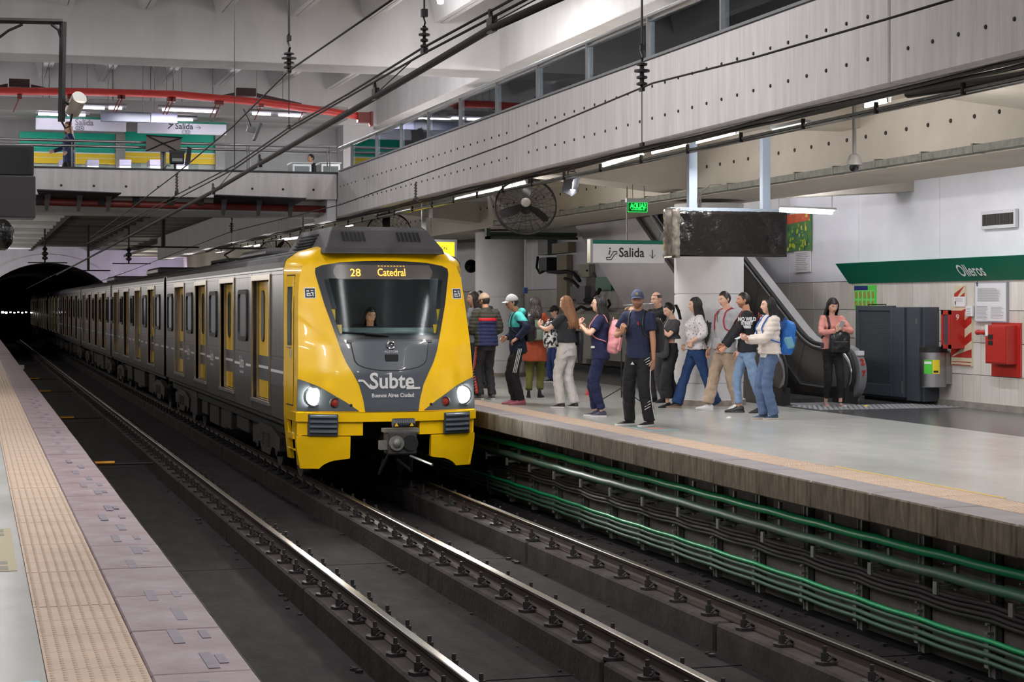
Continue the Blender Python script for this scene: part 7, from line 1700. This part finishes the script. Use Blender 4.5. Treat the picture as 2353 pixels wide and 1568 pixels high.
# --- 5 woman in scrubs
p5 = person(1379, 958, 1.68, -98, 'woman in navy scrubs and glasses with black shoulder hair and slate slip-on shoes', 'light', 'shoulder', 'black',
  dict(fem=1, bulk=1.05, yaw=6, pitch=-4, feet=[(-.05, -.04, 0), (.045, .02, 0)], hands=[(-.10, -.13, .72), (.075, -.155, .76)], elbow=[(-.6, .3, -1), (.75, .2, -1)], hand=[dict(curl=.8), dict(d=(-.3, -.1, 1), palm=(-.6, .8, .1), curl=.9)],
       pants=dict(m=clm('scrub_navy', 20, 27, 68), r=(.062, .045, .036), w=.010, cut=.02), top=dict(name='scrub_top', m=clm('scrub_navy', 0, 0, 0), sleeve='short', g=.020, hem=.475, sg=.018), shoes=dict(m=mat('shoe_slate', srgb(62, 62, 82), .6), sole=wht)), seed=51)
glasses(p5, mat('gold_frame', srgb(190, 150, 80), .3, .8))
m_ = MB(); m_.cbox(p5['T'](.088, -.052, .575), (.01, .05, .03)); m_.build('label_patch', wht, p5['root'])
bag(p5, 'backpack', p5['T'](.0, .12, .66), (.30, .17, .46), mat('bag_pink', srgb(216, 142, 148), .5), 'pink backpack on the woman in navy scrubs', pocket=(.8, .4, -.2), tilt=-8, lump=.012)
# --- 6 man blue cap navy polo
p6 = person(1466, 979, 1.74, -24, 'man in a blue-grey cap and navy polo shirt with black side-striped trousers, facing the camera', 'tan', 'short', 'dark',
  dict(bulk=.93, beard=1, yaw=16, side=0, feet=[(-.075, .02, 0), (.10, -.035, 0)], fdir=[(-.75, -1), (-.35, -1)], hands=[(-.075, -.13, .69), (.130, -.02, .47)], elbow=[(-.8, .4, -.9), (.7, .5, 0)], hand=[dict(d=(.3, -.3, .9), palm=(.3, .9, 0), curl=.9), dict(d=(-.05, -.1, -1), palm=(-1, .2, 0), curl=.25)],
       pants=dict(m=blk, r=(.064, .050, .043), w=.010), top=dict(name='polo_shirt', m=clm('polo_navy', 36, 44, 74), sleeve='short', g=.020, hem=.495, sg=.018, collar=1), shoes=dict(m=shb, sole=wht, lace=lace)), seed=61)
cap(p6, clm('cap_blue', 74, 80, 112), clm('cap_blue', 0, 0, 0), mat('badge_gold', srgb(190, 170, 90), .5))
m_ = MB(); m_.cbox(p6['T'](.03, -.083, .755), (.016, .008, .035)); m_.cbox(p6['T'](.034, -.083, .745), (.01, .008, .02)); m_.build('red_emblem', mat('emblem_red', srgb(190, 30, 50), .6), p6['root'])
m_ = MB()
for i in range(2):
    c = p6['T'](-.008*0, -.062, .70)
for j in range(3):
    c = p6['T'](.0, -.075, .80-.035*j); m_.ball(c, .006, 3)
m_.build('button', mat('button_grey', srgb(90, 94, 110), .4), p6['root'])
L = p6['legs'][1]; d6 = (L[2]-L[1]).normalized(); m_ = MB(); o_ = Vector((.070, -.035, 0))
m_.tube([L[0]+Vector((.112, -.03, -.08)), L[0].lerp(L[1], .6)+Vector((.098, -.03, 0)), L[1]+Vector((.088, -.02, 0)), L[1].lerp(L[2], .5)+Vector((.082, -.02, 0)), L[2]+Vector((.078, -.01, .02))], .006, 4); m_.build('side_piping', mat('stripe_pale', (0,)*3), p6['root'])
m_ = MB()
for b_, z_ in ((L[1].lerp(L[2], .45), 0), (L[0].lerp(L[1], .12), 1)):
    for j in range(3):
        c = b_+Vector((.040+(.03 if z_ else 0), -.072-(.010 if z_ else 0), -.035*j)); m_.tube([c+Vector((-.035, -.004, -.022)), c+Vector((.035, .018, .022))], .008, 4, flat=.6)
m_.build('white_stripes', mat('stripe_white2', srgb(226, 226, 228), .5), p6['root'])
m_ = MB(); c = p6['legs'][0][0]+Vector((-.02, -.108, -.12)); m_.add([c+Vector((.03+.0, 0, 0)), c+Vector((.085, 0, 0)), c+Vector((.058, 0, .035))], [(0, 1, 2)]); m_.build('small_mark', mat('stripe_white2', (0,)*3), p6['root'])
bag(p6, 'backpack', p6['T'](.06, .13, .665), (.34, .17, .46), mat('bag_black', (0,)*3), 'black backpack behind the man in the navy polo', pocket=(.8, .4, -.2))
# --- 7 flute player
p7 = person(1511, 925, 1.76, -52, 'balding man with glasses in a black shirt playing a silver flute', 'light', 'bald', 'dark',
  dict(yaw=-6, pitch=4, feet=[(-.06, 0, 0), (.06, .03, 0)], hands=[(-.225, -.10, .825), (-.12, -.16, .83)], elbow=[(-.6, .2, -1), (.5, -.2, -1)], hand=[dict(d=(-.3, -.6, .4), palm=(.2, .3, -.8), curl=.5), dict(d=(-.8, -.3, .3), palm=(0, .6, -.6), curl=.5)],
       pants=dict(m=clm('charcoal2', 52, 50, 54)), top=dict(name='shirt', m=blk, sleeve='long', g=.02, hem=.50, collar=1), shoes=dict(m=shb, sole=shb)), seed=71)
glasses(p7, mat('thin_frame', srgb(80, 70, 66), .4))
t = tag(empty('flute', tuple(p7['root'].location), p7['root'].rotation_euler.z), 'silver flute held to the lips of the balding man', 'flute'); hd_ = p7['HM'] @ Vector((0.02, -.118, -.062))
a_, b_ = Vector(hd_)+Vector((.05, .005, .008)), Vector(hd_)+Vector((-.60, -.06, -.02)); m_ = MB(); m_.tube([a_, b_], .0105, 10); m_.build('tube', mat('silver', srgb(214, 214, 220), .2, .9), t, smooth=True)
m_ = MB()
for j in range(9): c = a_.lerp(b_, .35+.06*j); m_.cbox(c+Vector((0, 0, .013)), (.018, .012, .007))
m_.build('keys', mat('silver', (0,)*3), t)
# music stand
Ym = p7['root'].location.y-.3; t = tag(empty('music_stand', (0, Ym, 0)), 'black folding music stand with brown sheet left of the man in the navy polo', 'music stand'); g_ = lambda a, b: on_y(a, b, Ym)-Vector((0, Ym, 0))
c0 = on_z(1440, 905, 0)-Vector((0, 0, 0)); c0 = Vector((x_at(1428, Ym), 0, 0)); m_ = MB(); m_.tube([c0+Vector((0, 0, .1)), c0+Vector((0, 0, 1.15))], .010, 6); m_.build('pole', black, t)
for a in (20, 140, 260): m_ = MB(); m_.tube([c0+Vector((0, 0, .25)), c0+Vector((.42*math.cos(R(a)), .42*math.sin(R(a)), .008))], .008, 5); m_.build('leg', black, t)
m_ = MB(); m_.add([g_(1404, 752), g_(1446, 764), g_(1448, 746), g_(1408, 748)], [(0, 1, 2, 3)]); a_, b_ = g_(1402, 750), g_(1450, 745); m_.v = []; m_.f = []; m_.m = []
m_.loft([[a_+Vector((0, .0, .0)), b_, b_+Vector((.02, .10, -.14)), a_+Vector((.03, .10, -.10))], [a_+Vector((0, -.01, .0)), b_+Vector((0, -.01, 0)), b_+Vector((.02, .09, -.14)), a_+Vector((.03, .09, -.10))]]); m_.build('sheet_holder', mat('sheet_brown', srgb(160, 124, 84), .6), t)
m_ = MB(); m_.tube([a_, b_], .006, 5); m_.tube([a_, b_+Vector((.02, .1, -.14))], .006, 5); m_.build('wire_rack', black, t)
# red box on the floor
q_ = on_z(1359, 908, 0); t = tag(empty('red_box', tuple(q_), -TH+.1), 'small red patterned box on the floor by the woman in scrubs', 'box'); m_ = MB(); m_.loft([[(-.10, -.07, 0), (.10, -.07, 0), (.10, .07, 0), (-.10, .07, 0)], [(-.07, -.06, .10), (.09, -.06, .10), (.09, .06, .10), (-.07, .06, .10)]]); m_.build('body', mat('box_red', srgb(214, 60, 50), .5, var=.5, scale=30), t); m_ = MB(); m_.box(-.11, .11, -.08, .08, 0, .006); m_.build('base', red, t)
# --- 8 woman leaning on the column
p8 = person(1549, 936, 1.58, -66, 'woman in a dark grey crop top leaning against the column with a phone', 'light', 'pony', 'black',
  dict(fem=1, lean=-4, headfwd=.03, pitch=24, hipy=-.04, feet=[(-.03, .03, 0), (.05, -.10, 0)], hands=[(-.07, -.20, .75), (.045, -.19, .79)], elbow=[(-.4, .2, -1), (.5, .3, -1)], hand=[dict(d=(0, -.3, 1), palm=(.5, .7, 0), curl=.6), dict(d=(-.2, -.4, .9), palm=(-.5, .7, 0), curl=.6)],
       pants=dict(m=blk, r=(.066, .060, .062), top=.615, cut=.05, w=.010), top=dict(name='crop_top', m=clm('washed_black', 58, 56, 60), sleeve='short', g=.018, hem=.655, flare=.012, sg=.02), shoes=dict(m=shb, sole=shb, lace=wht)), seed=81)
held(p8, 'phone', p8['arms'][1][2]+Vector((-.03, -.065, .10)), (.075, .010, .15), mat('phone_grey', srgb(70, 72, 80), .4), 'dark grey phone held up by the woman leaning on the column', 'phone', (14, 0, 0))
m_ = MB(); T_ = p8['T']; e_ = p8['HM'] @ Vector((.078, 0, -.02)); m_.tube([e_, e_+Vector((.0, -.02, -.06)), T_(.02, -.08, .80), T_(.0, -.10, .72), p8['arms'][1][2]+Vector((-.03, -.06, .03))], .003, 4); m_.ball(e_, .009, 4); tag(m_.build('earphones', wht), 'white wired earphones worn by the woman leaning on the column', 'earphones').matrix_world = p8['root'].matrix_basis
bag(p8, 'tote_bag', p8['T'](.02, -.10, .56), (.30, .12, .30), mat('bag_dark_slate', srgb(50, 52, 58), .6), 'dark slate bag hanging in front of the woman leaning on the column', straps=False, cat='bag', crossbody=[(.10, -.07, .64), (.095, -.03, .74), (.08, .0, .83)])
# --- 9 woman patterned blouse walking
dots = mat('cloth_white_print', srgb(206, 202, 204), .8, bump=.2, bscale=60)
nt = dots.node_tree; vo = nt.nodes.new('ShaderNodeTexVoronoi'); vo.inputs['Scale'].default_value = 19; tc = nt.nodes.new('ShaderNodeTexCoord'); mp_ = nt.nodes.new('ShaderNodeMapping'); mp_.inputs['Scale'].default_value = (1.6, 1.6, 1); mp_.inputs['Rotation'].default_value = (.5, .4, .3); nt.links.new(tc.outputs['Object'], mp_.inputs[0]); nt.links.new(mp_.outputs[0], vo.inputs['Vector']); cr = nt.nodes.new('ShaderNodeValToRGB'); cr.color_ramp.elements[0].position = .20; cr.color_ramp.elements[1].position = .24; cr.color_ramp.elements[0].color = (*srgb(70, 64, 76), 1); cr.color_ramp.elements[1].color = (*srgb(210, 206, 208), 1); nt.links.new(vo.outputs['Distance'], cr.inputs[0]); nt.links.new(cr.outputs[0], nt.nodes['Principled BSDF'].inputs['Base Color'])
p9 = person(1600, 938, 1.66, -84, 'woman with long black hair in a white patterned blouse and blue flared jeans, walking left', 'light', 'long', 'black',
  dict(fem=1, bulk=1.22, yaw=-8, feet=[(-.035, -.17, 0), (.035, .17, .012)], fpitch=(0, 16), hands=[(-.11, -.07, .56), (.135, -.075, .60)], elbow=[(-.6, .7, -.3), (.8, .75, -.1)], hand=[{}, dict(d=(-.3, -.3, -.9), palm=(-.8, .3, 0), curl=.5)],
       pants=dict(m=clm('denim', 34, 64, 110), r=(.062, .043, .054), w=.008, cut=-.02), top=dict(name='blouse', m=dots, sleeve='roll', g=.03, sg=.026, hem=.53, flare=.012, w=.012), shoes=dict(m=mat('shoe_brown', srgb(84, 62, 50), .5), sole=mat('sole_tan', srgb(140, 120, 100), .6))), seed=91)
bag(p9, 'shoulder_bag', p9['T'](.06, .135, .665), (.12, .26, .36), mat('bag_green_black', srgb(42, 46, 46), .45), 'black shoulder bag behind the woman in the patterned blouse', straps=False, cat='bag', crossbody=[(.08, .12, .72), (.085, .05, .82), (.08, .0, .85)])
# --- 10 man grey hoodie
p10 = person(1668, 941, 1.76, -58, 'man with short dark hair in a grey hoodie, beige trousers and white shoes, walking left', 'light', 'short', 'dark',
  dict(bulk=1.1, beard=0, pitch=12, yaw=-8, feet=[(-.04, -.16, 0), (.05, .09, 0)], fpitch=(-6, 8), hands=[(-.16, -.05, .50), (.17, .0, .50)], pants=dict(m=clm('beige', 172, 150, 130), r=(.064, .050, .048), w=.012), top=dict(name='hoodie', m=clm('hoodie_grey', 172, 172, 176), sleeve='long', g=.03, sg=.024, hem=.475, hood=1, w=.009), shoes=dict(m=mat('shoe_white', srgb(220, 220, 222), .5), sole=wht)), seed=101)
m_ = MB(); T_ = p10['T']
for s_ in (-1, 1): m_.tube([T_(s_*.012, -.075, .825), T_(s_*.018, -.105, .79), T_(s_*.022, -.108, .735)], .005, 4)
m_.build('drawstring', ink, p10['root']); m_ = MB(); m_.loft([ell(T_(0, -.088, z), .075*w_, .03, 12, sq=3) for z, w_ in ((.51, 1.5), (.56, 1.4), (.60, .9))]); m_.build('front_pocket', clm('hoodie_grey', 0, 0, 0), p10['root'], smooth=True)
bag(p10, 'backpack', p10['T'](0, .125, .68), (.28, .15, .42), mat('bag_red', srgb(176, 26, 40), .5), 'red-strapped backpack on the man in the grey hoodie')
# --- 11 man black sweatshirt
p11 = person(1716, 949, 1.74, -92, 'man with cropped hair in a black sweatshirt with white print and light blue jeans', 'tan', 'buzz', 'dark',
  dict(bulk=1.0, lean=2, beard=1, yaw=2, feet=[(-.04, -.06, 0), (.04, .13, .0)], fpitch=(0, 10), fdir=[(-.3, -1), (.2, -1)], hands=[(-.02, -.20, .545), (.05, -.185, .535)], elbow=[(-.7, .7, -.3), (.75, .6, -.3)], hand=[dict(d=(.3, -.8, -.5), palm=(.9, 0, -.3), curl=.4), dict(d=(-.1, -.7, -.6), palm=(-.9, .2, -.3), curl=.5)],
       pants=dict(m=clm('light_denim', 122, 148, 180), r=(.060, .042, .032), w=.010, cut=.03), top=dict(name='sweatshirt', m=clm('soft_black', 30, 30, 36), sleeve='long', g=.024, sg=.02, hem=.50), shoes=dict(m=shb, sole=shb)), seed=111)
A_ = p11['arms'][1]; up_ = A_[1]-A_[0]
for j, (txt, sz) in enumerate((('NO WILD', .058), ('STREET', .05), ('VIBES', .045))):
    q_ = textmesh(txt, sz*1.25, 0, .004, 'CENTER', .8); c = p11['T'](.0, 0, .775-.030*j); q_.v = [(A_[0].x+.070+.12*(c.z+z-A_[0].z)*-.5, A_[0].y+x-.01, c.z+z-.03) for x, y, z in q_.v]; q_.build('white_print', mat('print_white', srgb(212, 212, 214), .6), p11['root'])
bag(p11, 'backpack', p11['T'](0, .125, .69), (.27, .13, .40), mat('bag_maroon', srgb(116, 36, 44), .5), 'maroon backpack on the man in the black sweatshirt')
# --- 12 woman white puffer
p12 = person(1768, 964, 1.66, -74, 'woman with long dark hair in a cream puffer jacket and blue jeans, holding a phone', 'light', 'long', 'black',
  dict(fem=1, bulk=1.04, yaw=-8, feet=[(-.05, -.03, 0), (.045, .02, 0)], hands=[(-.055, -.18, .65), (.03, -.20, .655)], elbow=[(-.6, .5, -.8), (.8, .5, -.8)], hand=[dict(d=(.1, -1, .3), palm=(.6, .1, .7), curl=.5), dict(d=(-.3, -.9, .2), palm=(-.5, .1, .8), curl=.5)],
       pants=dict(m=clm('mid_denim', 84, 104, 138), r=(.060, .045, .043), w=.010), top=dict(name='puffer_jacket', m=clm('cream', 226, 214, 206), sleeve='long', g=.040, sg=.030, hem=.535, collar=1, quilt=(.066, .010)), shoes=dict(m=mat('shoe_navy', srgb(60, 76, 104), .6), sole=mat('sole_cream', srgb(190, 178, 160), .6), lace=lace)), seed=121)
m_ = MB(); T_ = p12['T']; m_.loft([ell(T_(.0, .002, z), .165*p12['k'], .13*p12['k'], 20) for z in (.505, .54)]); m_.build('white_hem', clm('hem_white', 214, 212, 210), p12['root'], smooth=True)
held(p12, 'phone', p12['arms'][0][2]+Vector((.035, -.105, .03)), (.07, .14, .010), mat('phone_white', srgb(206, 208, 214), .3), 'white phone held by the woman in the cream puffer jacket', 'phone', (20, 0, 20))
bl = mat('bag_blue', srgb(20, 104, 190), .5, var=.15, scale=10)
bag(p12, 'backpack', p12['T'](.0, .145, .665), (.33, .20, .46), bl, 'bright blue backpack with teal pockets on the woman in the cream jacket', pocket=(.8, .42, -.15), mpocket=mat('bag_dark_teal', srgb(36, 66, 84), .5), tilt=-10)
m_ = MB(); c = p12['T'](.088, .135, .625); m_.chbox(-.03, .03, -.06, .06, -.085, .085, .02); m_.xf(Matrix.Translation(c) @ Matrix.Rotation(R(18), 4, 'X')); t = m_.build('side_pouch', mat('pouch_teal', srgb(110, 164, 186), .5)); tag(t, 'pale teal pouch on the side of the bright blue backpack', 'pouch').matrix_world = p12['root'].matrix_basis
# --- 13 woman pink sweater
p13 = person(1912, 935, 1.65, 10, 'woman with black fringe in a pink sweater walking forward with a phone', 'light', 'fringe', 'black',
  dict(fem=1, bulk=1.02, pitch=16, yaw=8, feet=[(-.05, .03, 0), (.055, -.07, .0)], fpitch=(0, -14), hands=[(-.015, -.165, .70), (.035, -.165, .715)], elbow=[(-1, .1, -.6), (1, .1, -.6)], hand=[dict(d=(.5, -.4, .6), palm=(.3, .6, .5), curl=.6), dict(d=(-.5, -.3, .6), palm=(-.3, .6, .5), curl=.6)],
       pants=dict(m=blk, r=(.058, .040, .030), cut=.04), top=dict(name='sweater', m=clm('pink', 206, 138, 128), sleeve='long', g=.022, sg=.013, hem=.53, w=.008), shoes=dict(m=mat('shoe_rose', srgb(178, 134, 124), .6), sole=wht)), seed=131)
held(p13, 'phone', p13['arms'][0][2]+Vector((.055, -.05, .085)), (.072, .010, .145), mat('phone_silver', srgb(176, 168, 166), .3), 'pale phone held up by the woman in the pink sweater', 'phone', (24, 18, 0))
t, M_ = bag(p13, 'handbag', p13['T'](.025, -.125, .60), (.33, .14, .34), mat('bag_glossy_black', srgb(24, 24, 28), .3), 'large glossy black bag worn in front by the woman in the pink sweater', straps=-1, cat='bag')
m_ = MB(); m_.tube([p13['T'](-.035, -.172, .60), p13['T'](.09, -.170, .60)], .005, 4); m_.build('silver_zip', steel, t)
m_ = MB(); m_.chbox(-.03, .03, -.02, .02, -.04, .04, .012); m_.xf(Matrix.Translation(p13['T'](-.098, -.02, .565))); tag(m_.build('pouch', mat('pouch_purple', srgb(66, 56, 78), .6)), 'small dark purple pouch hanging at the hip of the woman in the pink sweater', 'pouch').matrix_world = p13['root'].matrix_basis
# --- 14 woman on the mezzanine
p14 = person(0, 0, 1.60, -70, 'woman with long brown hair in a dark blue jacket walking along the mezzanine', 'light', 'long', 'brown',
  dict(fem=1, yaw=35, feet=[(-.04, -.12, 0), (.04, .12, 0)], fpitch=(0, 8), hands=[(-.07, -.20, .60), (.11, -.04, .58)], pants=dict(m=blk), top=dict(name='jacket', m=clm('jacket_blue', 34, 48, 86), sleeve='long', g=.026, sg=.02, hem=.46), shoes=dict(m=shb, sole=shb)), at=(x_at(158, 40.6), 40.6, 3.9), seed=141)
m_ = MB(); m_.loft([ell(p14['T'](0, -.055, z), .05, .035, 12) for z in (.52, .60, .70, .78)]); m_.build('dark_scarf', blk, p14['root'], smooth=True)
p17 = person(0, 0, 1.52, -60, 'dark-clothed figure at the right end of the mezzanine behind the turnstiles', 'mid', 'short', 'dark', dict(pants=dict(m=blk), top=dict(m=blk, sleeve='long', g=.02), shoes=dict(m=shb, sole=shb)), at=(x_at(716, 46.5), 46.5, 3.9), seed=171)
# --- person on the escalator: dark clothes, hand on the rail
sE = s_at(1512, 12.55); zE = .06+(sE-27.4)*.55
p16 = person(0, 0, 1.72, 20, 'person in dark patterned clothes riding the escalator, one hand on the rail', 'mid', 'short', 'dark', dict(lean=4, pants=dict(m=blk), hands=[(-.19, -.13, .56), (.15, -.03, .50)], hand=[dict(d=(-.1, -1, -.2), palm=(0, 0, -1), curl=.4), {}], elbow=[(-.7, .6, 0), (.6, .7, 0)], top=dict(m=mat('cloth_camouflage', srgb(34, 36, 40), .8, col2=srgb(90, 96, 90), scale=16), sleeve='roll', g=.022), shoes=dict(m=shb, sole=shb)), at=(12.5, sE, zE-.1), seed=161)
# --- driver, seated behind the windscreen
p15 = person(0, 0, 1.70, 16, 'train driver seated behind the windscreen, in dark clothes', 'mid', 'messy', 'black', dict(hipz=-.27, pitch=8, yaw=8, feet=[(-.06, -.24, 0), (.06, -.24, 0)], hands=[(-.10, -.24, .44), (.10, -.24, .44)], pants=dict(m=blk, top=.58), top=dict(m=clm('driver_dark', 40, 42, 48), sleeve='long', g=.02, hem=.50), shoes=dict(m=shb, sole=shb)), at=(TC+.03, 26.2, .27), seed=151)
m_ = MB(); m_.chbox(-.26, .26, .14, .24, .45, 1.12, .04); m_.chbox(-.24, .24, -.25, .2, .35, .45, .04); m_.tube([(0, 0, 0), (0, 0, .36)], .06, 10); o = m_.build('driver_seat', mat('seat_dark', srgb(34, 36, 40), .7), train); o.location = (TC+.03, 26.2, .15)
# litter scraps
for k, (px, py, lab) in enumerate(((1674, 962, 'torn white paper scrap on the floor near the white shoes'), (1990, 935, 'small yellow leaf-like scrap near the slate cabinet'), (374, 900, 'white crumpled scrap on the track bed'))):
    q_ = on_z(px, py, 0 if k < 2 else -1.39); m_ = MB(); m_.add([(q_.x-.04, q_.y, q_.z+.004), (q_.x+.03, q_.y-.02, q_.z+.006), (q_.x+.05, q_.y+.03, q_.z+.02), (q_.x-.02, q_.y+.04, q_.z+.01), (q_.x, q_.y, q_.z+.03)], [(0, 1, 4), (1, 2, 4), (2, 3, 4), (3, 0, 4)]); tag(m_.build('paper_scrap', white if k != 1 else yel2), lab, 'litter')
# ================================================================== each separate piece its own part
SPLIT = set("post grey_band white_line door_window_frame door_window door_leaf roof_unit newel_base lamp_bracket hinge stay lock step barn_door side_panel bolt_knob gangway support swoosh_line cab_interior cable conduit_pair hanging_wire white_print button clamp handrail step vent_slot side_louvre glowing_edge electric_box warning_triangle coupler_lug air_hose bar red_rule divider brace foot slab long_beam tactile_strip plate_line white_stripes side_stripe".split())
def islands(me):
    n = len(me.vertices); par_ = list(range(n))
    def find(a):
        while par_[a] != a: par_[a] = par_[par_[a]]; a = par_[a]
        return a
    for e_ in me.edges:
        a, b = find(e_.vertices[0]), find(e_.vertices[1])
        if a != b: par_[a] = b
    g = {}
    for p_ in me.polygons: g.setdefault(find(p_.vertices[0]), []).append(p_.index)
    return list(g.values())
cache = {}
for o in list(bpy.data.objects):
    if o.type != 'MESH' or not o.parent or o.get('kind') == 'stuff' or o.name.split('.')[0] not in SPLIT: continue
    me = o.data
    if me.name not in cache:
        isl = islands(me); out = []
        if 1 < len(isl) <= 40:
            for fl in isl:
                mp = {}; vs = []; fs = []; ms = []; sm = []
                for fi in fl:
                    p_ = me.polygons[fi]; f_ = []
                    for v in p_.vertices:
                        if v not in mp: mp[v] = len(vs); vs.append(tuple(me.vertices[v].co))
                        f_.append(mp[v])
                    fs.append(f_); ms.append(p_.material_index); sm.append(p_.use_smooth)
                m2_ = bpy.data.meshes.new(me.name.split('.')[0]); m2_.from_pydata(vs, [], fs)
                for x in me.materials: m2_.materials.append(x)
                m2_.polygons.foreach_set('material_index', ms); m2_.polygons.foreach_set('use_smooth', sm); m2_.update(); out.append(m2_)
        cache[me.name] = out
    out = cache[me.name]
    if not out: continue
    o.data = out[0]
    for m2_ in out[1:]:
        c = o.copy(); c.data = m2_; C.objects.link(c); c.parent = o.parent
